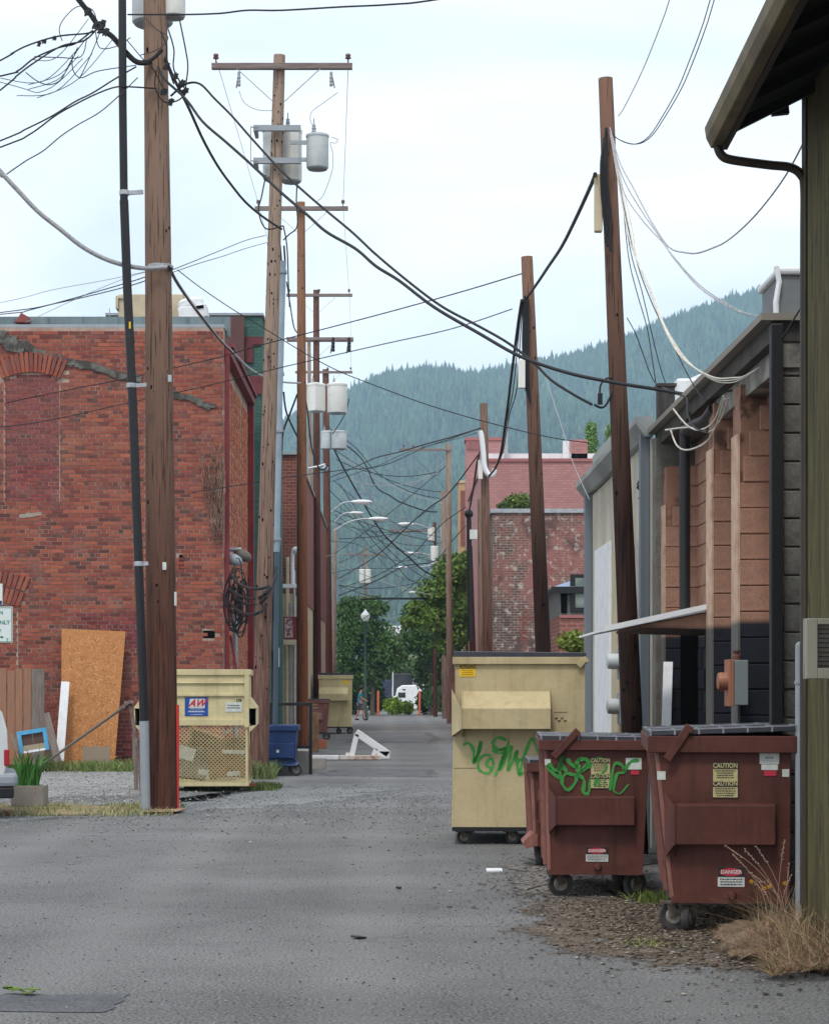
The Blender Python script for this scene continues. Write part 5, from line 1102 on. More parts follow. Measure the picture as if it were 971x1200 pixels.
# ------------------------------------------------------------------ things at the brick wall
os_ = empty('osb_sheet', (gx(106, 41.3), 41.3, 0.02), label='large orange-brown chipboard sheet leaning on the red brick wall', cat='board', rx=math.radians(-9.5))
M['osb'] = mat('osb', srgb(186, 130, 80), .85, c2=srgb(146, 94, 54), scale=24, stretch=(1.5, 1, 1), lo=.35, hi=.75, fine=.16, fscale=40, bump=.3, bscale=40)
hw = gx(106, 41.3) - gx(68, 41.3)
mb = MB(); mb.hexa([(-hw + .07, -.01, 0), (hw - .17, -.01, 0), (hw - .17, .01, 0), (-hw + .07, .01, 0), (-hw - .0, -.01, 2.86), (hw + .0, -.01, 2.8), (hw, .01, 2.8), (-hw, .01, 2.86)])
mb.build('sheet', M['osb'], os_, bevel=.003)
r = random.Random(12)
for cname, cc_ in (('pale_flake', srgb(198, 146, 96)), ('dark_flake', srgb(150, 98, 60))):
    mb = MB()
    for i in range(170):
        x = r.uniform(-hw + .1, hw - .16); z = r.uniform(.06, 2.72); l = r.uniform(.04, .12); aa = r.uniform(0, 3.14); w_ = r.uniform(.008, .02)
        mb.box((x, -.0112, z), (l, .0006, w_), ry=aa)
    o = mb.build('flakes', mat(cname, cc_, .85), os_, recalc=False); o['kind'] = 'stuff'
def board(name, label, p0, p1, Y0, Y1, w, th, m, cat='board', group=None):
    a = at(p0[0], p0[1], Y0); b = at(p1[0], p1[1], Y1); a.z = max(a.z, .01)
    d = b - a; q = d.to_track_quat('Z', 'Y')
    o = MB().b2((-w / 2, -th / 2, 0), (w / 2, th / 2, d.length)).build(name, m, None, bevel=.004); o.location = a
    zax = d.normalized(); xax = Vector((1, 0, 0)); xax = (xax - zax * xax.dot(zax)).normalized(); yax = zax.cross(xax)
    o.rotation_euler = Matrix((xax, yax, zax)).transposed().to_euler(); return tag(o, label, cat, group)
board('white_trim_board', 'white trim board leaning against the chipboard sheet', (70, 892), (77, 799), 40.9, 41.35, .17, .03, M['white'])
board('dark_plank', 'dark weathered plank leaning left of the white trim board', (70, 901), (54, 836), 40.6, 41.3, .15, .05, M['greywood'])
board('dark_plank', 'blackened plank leaning behind the blue frame', (62, 899), (46, 838), 40.8, 41.5, .1, .05, mat('charred_wood', srgb(60, 48, 42), .9, c2=srgb(92, 76, 66), scale=4, stretch=(9, 9, .6)))
tag(MB().b2((0, 0, 0), (gx(130, 40.9) - gx(98, 40.9), .02, .46)).build('loose_board', mat('grey_board', srgb(140, 126, 110), .9, fine=.06), None, loc=(gx(98, 40.9), 40.75, .01)), 'small grey-brown panel standing against the chipboard sheet', 'panel').rotation_euler = (math.radians(-6), 0, 0)
# picket boards of a fence
fe = empty('plank_fence', (gx(-60, 39.4), 39.4, 0), label='short run of cedar fence planks with one grey plank at far left', cat='fence')
fx = fe.location.x; fence_top = [783, 782, 784, 783, 783, 786, 784, 783, 784, 783]
edges = [-60, -45, -30, -15, -3, 8, 18, 27, 37, 52.5]
for i in range(9):
    w_ = (edges[i + 1] - edges[i]) / 60.9; x = gx(edges[i], 39.4) - fx
    o = MB().b2((x + .006, (i % 2) * .02, .15), (x + w_ - .006, .025 + (i % 2) * .02, gz(fence_top[i], 39.4))).build('plank', M['greywood'] if i == 8 else M['cedar'], fe, bevel=.004)
    if i == 8: o['label'] = 'grey weathered plank'
mb = MB(); mb.b2((0, .05, .5), (1.8, .1, .6)); mb.b2((0, .05, 1.6), (1.8, .1, 1.7)); mb.build('rail', M['cedar'], fe)
# blue window frame
wf = empty('blue_frame', at(39, 868, 38.5), ry=math.radians(-9), label='small bright blue wooden frame propped at an angle by the planks', cat='frame')
bm2 = mat('bright_blue', srgb(66, 150, 196), .6, c2=srgb(90, 165, 205), scale=8); hw_, hh_, t_ = .28, .21, .075
mb = MB(); mb.b2((-hw_, -.02, -hh_), (-hw_ + t_, .02, hh_)); mb.b2((hw_ - t_, -.02, -hh_), (hw_, .02, hh_)); mb.b2((-hw_ + t_, -.02, hh_ - t_), (hw_ - t_, .02, hh_)); mb.build('frame', bm2, wf, bevel=.004)
MB().b2((-hw_ + t_, -.02, -hh_), (hw_ - t_, .02, -hh_ + .04)).build('bottom_rail', M['white'], wf)
mb = MB(); mb.b2((-hw_ + t_, -.005, -hh_ + .04), (hw_ - t_, .005, -hh_ + .14)); mb.build('inner_board', mat('inner_tan', srgb(150, 140, 118), .8), wf)
mb = MB(); mb.b2((-hw_ + t_, .03, -.1), (-.01, .05, .14)); mb.b2((.01, .03, -.1), (hw_ - t_, .05, .14)); mb.build('backing', mat('brown_back', srgb(88, 66, 60), .8), wf)
board('frame_stake', 'short brown stake holding up the blue frame', (24, 888), (14, 861), 38.4, 38.5, .07, .04, M['greywood'], 'stake')
# guy rod and post at the recycling dumpster
gr = empty('guy_rod', at(50, 896, 33.0), label='long grey steel rod slanting up from the planter to the mesh dumpster', cat='rod'); e = at(152, 824, 30.5) - gr.location; s_ = at(46, 899, 33.2) - gr.location
MB().cyl(s_, e, .022, 8).build('rod', mat('rod_grey', srgb(112, 104, 96), .7), gr, smooth=True)
mb = MB(); d_ = e - s_; mb.bar(e - d_ * .08, e + d_ * .02, .07, .05); mb.cyl(e - d_ * .04 + Vector((0, -.05, -.05)), e - d_ * .04 + Vector((0, .05, .05)), .03, 8); mb.build('turnbuckle', M['rust'], gr)
ap_ = empty('rusty_anchor_post', (gx(167, 30.2), 30.2, 0), label='thin rusty leaning post at the foot of the black conduit', cat='post')
b0 = Vector((0, 0, 0)); b1 = at(153, 826, 30.5) - ap_.location
MB().tube([b0, b0.lerp(b1, .5) + Vector((.02, 0, 0)), b1], .028, 8).build('shaft', M['rust'], ap_, smooth=True)
board('grey_stub', 'short grey stub standing against the mesh dumpster corner', (160, 925), (157, 860), 31.3, 31.4, .06, .05, M['greywood'], 'stub')

# planter with sword-leaved plant
px0, px1, PY = 14, 52, 27.4
pn = empty('concrete_planter', (gx(32, PY), PY, 0), label='low concrete block planter behind the silver car', cat='planter')
w2 = (px1 - px0) / 2 / FPX * PY
mb = MB(); mb.b2((-w2, 0, 0), (w2, .04, .31)); mb.b2((-w2, .36, 0), (w2, .4, .31)); mb.b2((-w2, .04, 0), (-w2 + .04, .36, .309)); mb.b2((w2 - .04, .04, 0), (w2, .36, .309)); mb.build('box', M['concrete'], pn, bevel=.006)
MB().b2((-w2 + .04, .04, .02), (w2 - .04, .36, .27)).build('soil', M['soil'], pn)
r = random.Random(21); mb = MB()
lf = empty('sword_leaf_plant', (pn.location.x - .0, PY + .2, .27), label='bright green sword-leaved plant growing in the concrete planter', cat='plant')
for i in range(64):
    a = r.uniform(0, 6.28); L = r.uniform(.35, .62); lean = r.uniform(.05, .55) * (1 if r.random() < .8 else 1.6); bx, by = r.uniform(-.17, .12), r.uniform(-.1, .1); w_ = r.uniform(.008, .015)
    prev = None; g_ = r.uniform(.6, 1.3); c_ = (.06 * g_, .2 * g_, .035 * g_)
    lefts = []
    for k in range(6):
        t_ = k / 5; x = bx + math.cos(a) * lean * L * t_ ** 1.7; y = by + math.sin(a) * lean * L * .6 * t_ ** 1.7; z = L * t_ * (1 - .35 * lean * t_ * t_); ww = w_ * (1 - t_ ** 3) + .001
        lefts.append(((x - ww, y, z), (x, y - ww * .4, z + .0), (x + ww, y, z)))
    for k in range(5):
        A0, A1_ = lefts[k], lefts[k + 1]
        mb.add([A0[0], A0[1], A1_[1], A1_[0]], [(0, 1, 2, 3)], c_); mb.add([A0[1], A0[2], A1_[2], A1_[1]], [(0, 1, 2, 3)], (c_[0] * .8, c_[1] * .8, c_[2] * .8))
o = mb.build('leaves', M['attr'], lf, usecol=True, recalc=False)

# parking sign at left edge, mostly outside the frame
ps = empty('parking_sign', (gx(-16, 24), 24, 0), label='white parking sign with green letters and arrow cut by the left edge', cat='sign')
MB().b2((-.03, .01, 0), (.03, .05, gz(680, 24))).build('post', M['galv'], ps)
sx0, sx1, sz0, sz1 = gx(-46, 24) - ps.location.x, gx(15, 24) - ps.location.x, gz(753, 24), gz(711, 24)
pl = MB().box(((sx0 + sx1) / 2, 0, (sz0 + sz1) / 2), (sx1 - sx0, .006, sz1 - sz0)).build('sign_plate', M['signwhite'], ps, bevel=.002)
mb = MB()
for (a, b, c_, d) in ((sx0 + .01, sx1 - .01, sz1 - .014, sz1 - .008), (sx0 + .01, sx1 - .01, sz0 + .008, sz0 + .014), (sx1 - .014, sx1 - .008, sz0 + .01, sz1 - .01), (sx0 + .008, sx0 + .014, sz0 + .01, sz1 - .01)): mb.b2((a, -.006, c_), (b, -.004, d))
mb.build('border', M['signgreen'], pl)
def sgn(s, px, py, h, al='RIGHT'): text(s, h, (gx(px, 24) - ps.location.x, -.007, gz(py, 24)), M['signgreen'], pl, align=al, bold=.001)
sgn('N', 4, 718, .06); sgn('ONLY', 12, 729.5, .065); sgn('Y', 2, 739, .045); sgn('T', 10.5, 750, .045)
mb = MB(); zc = gz(746.5, 24); xe = gx(5, 24) - ps.location.x; mb.b2((sx0 + .1, -.006, zc - .006), (xe - .02, -.004, zc + .006)); mb.prism([(xe - .03, -.006, zc - .016), (xe, -.006, zc), (xe - .03, -.006, zc + .016)], (0, .002, 0)); mb.build('arrow', M['signgreen'], pl)
pl = MB().b2((gx(-34, 24) - ps.location.x, -.003, gz(709, 24)), (gx(3.3, 24) - ps.location.x, .003, gz(684, 24))).build('upper_plate', M['signwhite'], ps, bevel=.002)
MB().b2((sx0 + .12, -.006, gz(708.5, 24)), (gx(2.5, 24) - ps.location.x, -.004, gz(704, 24))).build('dark_band', mat('navy_band', (.02, .03, .12), .5), pl)

# ------------------------------------------------------------------ silver car at the left edge
cr = empty('parked_car', (gx(5, 25.2), 25.2, 0), math.radians(11.5), label='silver hatchback cut off by the left edge, rear bumper toward the alley', cat='car')
M['silver'] = mat('silver_paint', (.5, .52, .52), .3, .4, fine=.02, fscale=200, spec=.6)
prof_lo = [(0.0, .42), (.04, .62), (.05, .9), (.04, 1.1), (-.02, 1.32), (-.16, 1.45), (-.7, 1.52), (-1.5, 1.55), (-2.2, 1.5), (-2.6, 1.35), (-3.1, 1.08), (-3.9, .98), (-4.25, .82), (-4.32, .55), (-4.25, .3), (-3.85, .26), (-3.0, .25), (-1.0, .25), (-.25, .28)]
def section(y, ins, zc=1.0): return [(x if z < .95 else x, y + (ins if z > 1.1 else (ins * .35 if z > .95 else 0)), z) for x, z in prof_lo]
mb = MB(); n = len(prof_lo); secs = [(0.06, .02), (0, .14), (0.0, .16)]
S0 = section(.0, .16); S1 = section(1.7, -.16); vs = S0 + S1
Sm0 = [(x * 1.0, y + .1, z) for x, y, z in S0]
mb.add(vs, [tuple(range(n)), tuple(range(n, 2 * n))[::-1]] + [(i, i + n, (i + 1) % n + n, (i + 1) % n) for i in range(n)]); mb.build('body', M['silver'], cr, smooth=True, bevel=.03)
gl = MB(); gl.prism([(-.5, .13, 1.08), (-1.3, .13, 1.08), (-1.3, .15, 1.42), (-.62, .15, 1.4)], (0, .01, 0)); gl.prism([(-1.42, .13, 1.08), (-2.55, .13, 1.08), (-2.2, .15, 1.4), (-1.42, .15, 1.43)], (0, .01, 0)); gl.build('window', M['glass'], cr)
MB().b2((-.02, .3, 1.08), (-.02, .31, 1.09)).build('wiper', M['black'], cr)
mb = MB(); mb.b2((-.25, -.03, .4), (.17, 1.73, .57)); mb.build('bumper', M['galvpaint'], cr, bevel=.05)
mb = MB(); mb.b2((-.3, -.02, .26), (.12, 1.72, .395)); mb.build('bumper_skirt', M['blackmetal'], cr, bevel=.02)
mb = MB(); mb.b2((.0, -.004, .66), (.066, .06, .86)); mb.build('tail_light', mat('tail_red', (.35, .01, .02), .25), cr, bevel=.01)
for x in (-.75, -3.45):
    for y in (.075, 1.6):
        w_ = MB().lathe((0, 0, 0), [(.2, -.09), (.29, -.1), (.31, -.08), (.31, .08), (.29, .1), (.2, .09)], 24, 'y').build('wheel', M['rubber'], cr, smooth=True, loc=(x, y, .31))
        MB().lathe((0, 0, 0), [(.195, -.085), (.195, .085)], 16, 'y').build('rim', M['galv'], w_)
    for y in (-.004,): MB().lathe((x, y + .02, .33), [(.345, -.02), (.345, .02)], 24, 'y').build('wheel_arch', M['void'], cr)
pr = empty('plastic_bag', (gx(8, 25.9), 25.9, 0), label='small crumpled red scrap on the grass below the car', cat='scrap'); MB().ball((0, 0, .03), .045, 7, 5, 1.4, 1, .8).build('scrap', M['maroonpale'], pr)

# ------------------------------------------------------------------ rail, step, white barrier
st = empty('concrete_step', (gx(343, 38.3), 38.3, 0), label='low concrete step block behind the blue dumpster', cat='step')
MB().b2((-.6, .6, 0), (gx(360.5, 38.3) - gx(343, 38.3), 2.2, gz(881, 38.3) )).build('block', M['concrete'], st, bevel=.01)
MB().b2((-.55, .3, 0), (gx(318, 38.3) - gx(343, 38.3) + .05, .45, .4)).build('side_block', M['concrete'], st, bevel=.01)
hr = empty('handrail', (gx(364, 38.6), 38.6, 0), label='black steel handrail above the blue dumpster', cat='handrail')
zt = gz(825, 38.6); lf_ = gx(315, 38.6) - gx(364, 38.6)
MB().b2((lf_, -.03, zt - .03), (.03, .03, zt + .03)).build('top_rail', M['blackmetal'], hr, bevel=.008)
MB().b2((gx(344, 38.6) - gx(364, 38.6), -.025, gz(875, 38.6) - .04), (.02, .025, gz(875, 38.6) + .02)).build('lower_rail', M['blackmetal'], hr)
MB().b2((-.035, -.028, gz(893, 38.6)), (.03, .028, zt - .03)).build('post', M['blackmetal'], hr)
MB().b2((-.035, -.026, 0), (.029, .026, gz(893, 38.6))).build('post', M['blackmetal'], hr)
MB().b2((lf_, -.028, .5), (lf_ + .05, .028, zt - .03)).build('post', M['blackmetal'], hr)
tag(MB().b2((0, 0, 0), (.3, .3, .22)).build('concrete_block', M['concrete'], None, bevel=.01, loc=(gx(364, 41), 41, 0)), 'pale concrete block just past the black handrail', 'block')
bxx = empty('brown_carton', (gx(363.5, 52), 52, 0), label='open brown carton beside the faded reddish dumpster', cat='carton')
MB().b2((0, 0, 0), (.2, .3, 1.0)).build('box', cbm, bxx, bevel=.01); MB().b2((.2, 0, 0.1), (.42, .3, .32)).build('lower_box', mat('carton_red', srgb(160, 96, 66), .8), bxx, bevel=.01)
wb_ = empty('wooden_barrier', (gx(415, 46.5), 46.5, 0), label='white painted wooden A-frame lying across the alley', cat='frame')
def Wp(px, py, dy=0): p = at(px, py, 46.5); return (p.x - wb_.location.x, dy, max(p.z, .03))
for nm, a, b, w_, h_ in (('long_leg', (417, 858), (455, 884), .07, .16), ('short_leg', (418, 860), (412, 886), .07, .12), ('cross_bar', (441, 877), (437, 886), .05, .1), ('end_foot', (449, 880), (449, 890), .2, .3)):
    MB().bar(Wp(*a), Wp(*b), .1, h_).build(nm, M['white'], wb_, bevel=.01)
for nm, xa, xb, mm in (('base_board', 363, 397, M['white']), ('base_board', 398, 447, mat('stained_white', srgb(200, 196, 186), .8, c2=srgb(150, 110, 90), scale=3, lo=.5, hi=.7))):
    a, b = Wp(xa, 0), Wp(xb, 0); MB().b2((gx(xa, 46.5) - wb_.location.x, -.15, .01), (gx(xb, 46.5) - wb_.location.x, .3, .1)).build(nm, mm, wb_, bevel=.01)
MB().b2((gx(405, 46.5) - wb_.location.x, .05, .101), (gx(415, 46.5) - wb_.location.x, .2, .16)).build('rear_board', M['white'], wb_)

# ------------------------------------------------------------------ far end: bollards, van, walker
M['orange'] = mat('orange_paint', srgb(196, 98, 62), .6, c2=srgb(170, 80, 50), scale=4)
for i, (px, yb, Y, lab) in enumerate(((443, 838.5, 124, 'orange bollard left of the bright green bushes'), (491.5, 838.5, 124, 'orange bollard right of the bright green bushes'))):
    t = empty('bollard', (gx(px, Y), Y, 0), label=lab, cat='bollard', group='orange bollards closing the alley end')
    MB().lathe((0, 0, 0), [(.07, 0), (.07, 1.45), (.05, 1.5), (.01, 1.52)], 10).build('post', M['orange'], t, smooth=True)
VY = 156.0
vn = empty('camper_van', (gx(462, VY), VY, 0.0), label='white camper van parked across the street beyond the trees', cat='van')
def V_(px, py): return (gx(px, VY) - vn.location.x, gz(py, VY))
pf = [V_(455, 831), V_(455, 819), V_(463.5, 815.5), V_(465, 807), V_(471, 803), V_(497, 802.5), V_(520, 803), V_(520, 831)]
MB().prism([(x, 0, z) for x, z in pf], (0, 2.1, 0)).build('body', M['white'], vn, bevel=.08)
x0, z0v = V_(466.5, 817.5); x1, z1v = V_(475, 811.5); MB().b2((x0, -.02, z0v), (x1, -.002, z1v)).build('side_window', M['glass'], vn)
x0, z0v = V_(494, 816); x1, z1v = V_(512, 810); MB().b2((x0, -.02, z0v), (x1, -.002, z1v)).build('rear_window', M['glass'], vn)
x0, z0v = V_(471.5, 809); x1, z1v = V_(475, 807.5); MB().b2((x0, -.02, z0v), (x1, -.002, z1v)).build('cab_badge', M['ink'], vn)
x0, z0v = V_(465, 815.5); MB().box((x0 - .02, -.12, z0v + .08), (.12, .2, .28)).build('mirror', M['white'], vn, bevel=.03)
for px in (462, 508):
    w_ = MB().lathe((0, 0, 0), [(.2, -.1), (.34, -.1), (.34, .1), (.2, .1)], 18, 'y').build('wheel', M['rubber'], vn, smooth=True, loc=(gx(px, VY) - vn.location.x, .05, .34))
dt = empty('dark_truck', (gx(446, 168), 168, 0), label='dark parked truck to the left of the white camper van', cat='truck')
MB().b2((0, 0, .4), (.9, 2, 2.4)).build('box', mat('navy_box', (.03, .035, .07), .5), dt, bevel=.05); MB().b2((1.05, 0, 0.9), (2.6, 2, 2.9)).build('cab', M['glass'], dt, bevel=.05); MB().b2((.95, -.02, .4), (1.03, 1.9, 3)).build('frame_bar', M['white'], dt); MB().b2((0, 0, .2), (2.6, 2, .4)).build('chassis', M['black'], dt)
for x in (.4, 2.1): MB().lathe((x, .1, .33), [(.33, -.1), (.33, .1)], 14, 'y').build('wheel', M['rubber'], dt)

# walker, one continuous skinned body
def skin(name, J, E, m, parent, root=0, sub=1):
    me = bpy.data.meshes.new(name); me.from_pydata([j[0] for j in J], E, []); o = link(name, me, parent); me.materials.append(m)
    sk = o.modifiers.new('skin', 'SKIN'); sk.use_smooth_shade = True
    if not me.skin_vertices: me.attributes  # layer is added with the modifier below
    bpy.context.view_layer.objects.active = o
    if not me.skin_vertices: bpy.ops.mesh.customdata_skin_add()
    for i, j in enumerate(J): 
        v = me.skin_vertices[0].data[i]; r_ = j[1]; v.radius = (r_, r_) if not isinstance(r_, tuple) else r_; v.use_root = (i == root)
    sb = o.modifiers.new('sub', 'SUBSURF'); sb.levels = sub; sb.render_levels = sub
    return o
WYD = 106.0
pe = empty('person', (gx(422, WYD), WYD, 0), math.radians(0), label='person in a blue striped T-shirt and grey shorts walking across the alley end', cat='person')
skinm = mat('skin', srgb(176, 118, 98), .6); kd = 1.0
J = [((0, 0, .93), .13), ((.01, 0, 1.12), .125), ((.02, 0, 1.32), .14), ((.03, 0, 1.43), .09), ((.05, 0, 1.5), .052), ((.08, 0, 1.57), .07), ((.09, 0, 1.66), .085), ((.08, 0, 1.72), .06),
     ((.02, -.17, 1.38), .055), ((.06, -.2, 1.14), .042), ((.3, -.17, 1.03), .033), ((.38, -.16, 1.0), .03), ((.42, -.16, .99), .018),
     ((.02, .17, 1.38), .055), ((-.06, .2, 1.12), .042), ((.05, .2, .9), .033), ((.09, .2, .85), .028),
     ((.04, -.09, .86), .085), ((.16, -.09, .48), .06), ((.22, -.09, .1), .038), ((.3, -.09, .04), .03), ((.36, -.09, .035), .022),
     ((-.03, .09, .86), .085), ((-.06, .09, .48), .06), ((-.24, .09, .13), .038), ((-.2, .09, .04), .03), ((-.12, .09, .035), .022)]
E = [(0, 1), (1, 2), (2, 3), (3, 4), (4, 5), (5, 6), (6, 7), (2, 8), (8, 9), (9, 10), (10, 11), (11, 12), (2, 13), (13, 14), (14, 15), (15, 16), (0, 17), (17, 18), (18, 19), (19, 20), (20, 21), (0, 22), (22, 23), (23, 24), (24, 25), (25, 26)]
bo = skin('body', J, E, skinm, pe)
shirt = mat('striped_shirt', srgb(24, 96, 120), .8)
n_, l_ = shirt.node_tree.nodes, shirt.node_tree.links; wv = n_.new('ShaderNodeTexWave'); wv.bands_direction = 'Z'; wv.inputs['Scale'].default_value = 4.5; tcx = n_.new('ShaderNodeTexCoord'); l_.new(tcx.outputs['Object'], wv.inputs[0])
mxx = n_.new('ShaderNodeMixRGB'); mxx.inputs[1].default_value = (.006, .012, .03, 1); mxx.inputs[2].default_value = (*srgb(40, 150, 170), 1); l_.new(wv.outputs['Fac'], mxx.inputs[0]); l_.new(mxx.outputs[0], n_['Principled BSDF'].inputs['Base Color'])
skin('shirt', [((0, 0, .82), .15), ((0, 0, .92), .17), ((.01, 0, 1.12), .155), ((.02, 0, 1.32), .17), ((.03, 0, 1.43), .1), ((.02, -.18, 1.38), .075), ((.04, -.2, 1.24), .062), ((.02, .18, 1.38), .075), ((-.03, .2, 1.24), .062)], [(0, 1), (1, 2), (2, 3), (3, 4), (3, 5), (5, 6), (3, 7), (7, 8)], shirt, pe)
shm = mat('grey_shorts', srgb(104, 96, 98), .85, c2=srgb(84, 78, 80), scale=8)
skin('shorts', [((0, 0, .93), .155), ((.04, -.09, .82), .115), ((.15, -.09, .5), .09), ((-.03, .09, .82), .115), ((-.06, .09, .5), .09)], [(0, 1), (1, 2), (0, 3), (3, 4)], shm, pe)
MB().ball((.06, 0, 1.7), .125, 12, 8, 1.05, .95, .95).build('hair', mat('dark_hair', (.012, .01, .01), .7), pe, smooth=True)
mb = MB(); mb.ball((.19, 0, 1.645), .018, 6, 5); mb.build('nose', skinm, pe, smooth=True)
for x, y, z, ry in ((.28, -.09, .05, 0), (-.17, .09, .06, .3)):
    MB().ball((0, 0, 0), .06, 10, 6, 2.2, .9, .8).build('shoe', M['blackmetal'], pe, smooth=True, loc=(x, y, z))

# small litter on the asphalt
for i, (px, py, w_, h_, c_, lab) in enumerate([(579, 1022, .14, .05, 'white', 'flat white paper scrap near the beige dumpster'), (785, 1000 - 0, .05, .04, 'white', 'tiny white scrap by the maroon dumpsters'), (467, 1042, .05, .04, 'ink', 'small dark stone in the middle of the alley'), (420, 1100, .09, .03, 'ink', 'dark twig lying in the foreground lane')]):
    Y = 3840 / (py - CY); t = MB().box((0, 0, 0), (w_, w_ * .8, h_ * .4), rz=i * .7, rx=.1).build('litter', M[c_], None, bevel=.004, loc=(gx(px, Y), Y, h_ * .2 + .006)); tag(t, lab, 'litter')
Yg = 3840 / (1166 - CY); r = random.Random(2); mb = MB()
for i in range(7): mb.box((gx(8, Yg) + i * .025, Yg + r.uniform(-.04, .04), .02 + r.random() * .015), (.05, .05, .006), rz=r.random() * 3, rx=r.uniform(-.4, .4), col=(.14, .2, .05))
tag(mb.build('fallen_leaves', M['attr'], None, usecol=True), 'little clump of green leaves on the dark asphalt patch', 'leaves')
# ------------------------------------------------------------------ utility poles
PM = [pole_mat('pole_red', srgb(70, 44, 36), srgb(98, 64, 52), srgb(142, 118, 102), 8.5, 2.2), pole_mat('pole_grey', srgb(86, 58, 50), srgb(126, 100, 88), srgb(158, 138, 122), 9, 2.0),
      pole_mat('pole_orange', srgb(128, 76, 48), srgb(98, 56, 38), srgb(146, 112, 88), 15, 3.0), pole_mat('pole_dark', srgb(64, 32, 28), srgb(84, 44, 36), srgb(124, 90, 76), 18, 4),
      pole_mat('pole_tar', srgb(26, 19, 18), srgb(56, 34, 27), srgb(150, 116, 98), 8.2, 3.2)]
def insulator(parent, x, y, z, s=1.0):
    return MB().lathe((x, y, z), [(.014 * s, 0), (.014 * s, .08 * s), (.05 * s, .09 * s), (.055 * s, .11 * s), (.03 * s, .12 * s), (.05 * s, .14 * s), (.045 * s, .17 * s), (.02 * s, .18 * s)], 10).build('insulator', M['porcelain'], parent, smooth=True)
def pole(label, base, Y, top, r0, r1, m, arms=(), cut=False, group=None, wob=0.0, holes=0, zt=None):
    """base, top: photo pixels (x, y) of the axis; Y: distance"""
    X0 = gx(base, Y); X1 = gx(top[0], Y); Z1 = gz(top[1], Y) if zt is None else zt
    t = empty('utility_pole', (X0, Y, 0), label=label, cat='utility pole', group=group)
    n = 14; pts = []; rr_ = []
    for i in range(n + 1):
        k = i / n; pts.append((k * (X1 - X0) + wob * math.sin(k * 3.1), 0, -.1 + k * (Z1 + .1))); rr_.append(r0 + (r1 - r0) * k)
    sh = MB().tube(pts, rr_, 18).build('shaft', m, t, smooth=True)
    if holes:
        r = random.Random(int(base * 7)); mb = MB()
        for i in range(holes):
            k = r.uniform(.12, .97); a = r.uniform(-1.2, 1.2); R = r0 + (r1 - r0) * k
            x = k * (X1 - X0) + math.sin(a) * R * .985 + wob * math.sin(k * 3.1); y = -math.cos(a) * R * .985; s = r.uniform(.008, .02)
            mb.ball((x, y, k * Z1), s, 6, 4, 1, .6, r.uniform(1, 2))
        o = mb.build('knot_holes', M['void'], sh, recalc=False); o['kind'] = 'stuff'
    for (py, xl, xr, ins, kind) in arms:
        z = gz(py, Y); k = z / Z1; xc = k * (X1 - X0); R = r0 + (r1 - r0) * k
        a, b = gx(xl, Y) - X0, gx(xr, Y) - X0
        am = MB().b2((a, -R - .1, z - .055), (b, -R - .005, z + .055)).build('crossarm', M['arm'], t, bevel=.008)
        if kind == 2: MB().b2((a, R + .005, z - .055), (b, R + .1, z + .055)).build('crossarm', M['arm'], t, bevel=.008)
        mb = MB(); 
        for s in (-1, 1):
            e = xc + s * min(.75, abs((b if s > 0 else a) - xc) * .7)
            if abs(e - xc) > .15: mb.bar((e, -R - .09, z - .05), (xc + s * R, -R - .02, z - .62), .03, .008)
        if mb.v: mb.build('brace', M['galv'], t)
        for px in ins: insulator(am, gx(px, Y) - X0, -R - .05, z + .05, 1.0)
    return t
gl_ = 'wooden utility poles on the left of the alley'
gr_ = 'wooden utility poles on the right of the alley'
PL1 = pole('thick reddish-brown pole in the left foreground with black conduit beside it', 190, 27, (178, -290), .215, .135, PM[0], group=gl_, wob=.02, holes=16)
PL2 = pole('tall grey-brown pole with crossarm and big transformers behind the mesh dumpster', 303.5, 37, (327.5, 65), .165, .105, PM[1], arms=[(81, 249, 413, [254, 408], 1)], group=gl_, holes=90)
PL3 = pole('orange-brown pole with one crossarm right of the grey pipe', 354.5, 54.7, (352.8, 237), .165, .105, PM[2], arms=[(246, 299, 408, [303, 402], 1)], group=gl_, holes=20)
PL4 = pole('pole with two crossarms carrying the boxy white transformers', 371.5, 76, (370.5, 340), .17, .11, PM[3], arms=[(347, 336, 413, [339, 374, 409], 1), (398, 336, 414, [], 2)], group=gl_, holes=12)
PL5 = pole('dark red-brown pole with a high small crossarm, last in the left row', 385.5, 96, (381.5, 433), .2, .15, PM[3], arms=[(437, 346, 413, [384, 411], 1)], group=gl_, holes=6)
PL6 = pole('slim grey pole squeezed between the orange-brown and dark poles', 366, 88, (362, 400), .1, .08, PM[1], group=gl_)
PL7 = pole('short weathered pole stub beyond the last dark pole', 390, 104, (393, 618), .11, .09, PM[1], group=gl_)
PR1 = pole('leaning dark pole nearest on the right with cable bundle at its top', 746.5, 20, (709, 92), .112, .07, PM[4], group=gr_, holes=10)
PR2 = pole('second leaning dark pole behind the tall beige dumpster', 643.5, 30, (617, 301), .125, .085, PM[4], group=gr_, holes=8)
PR3 = pole('slim brown pole with white cable guard in front of the pink building', 573.5, 46, (566.5, 473), .12, .085, PM[0], group=gr_)
PR4 = pole('red-brown pole with black capped cable riser and small grey box', 557, 60, (550, 640), .11, .08, PM[3], group=gr_)
PR5 = pole('grey conduit-like post beside the slim brown pole', 564, 52, (562, 585), .075, .06, PM[1], group=gr_)
PR6 = pole('far right pole with a one-sided crossarm pointing left', 527, 96, (525, 520), .16, .12, PM[1], arms=[(527.5, 468, 529, [473, 484, 495], 1)], group=gr_)
PR7 = pole('far grey pole behind the one-sided crossarm pole', 521, 112, (519, 575), .15, .12, PM[1], group=gr_)
PR8 = pole('far pole carrying two small grey transformers above the right tree', 510, 120, (509, 612), .12, .1, PM[3], arms=[(622, 455, 512, [500], 1)], group=gr_)
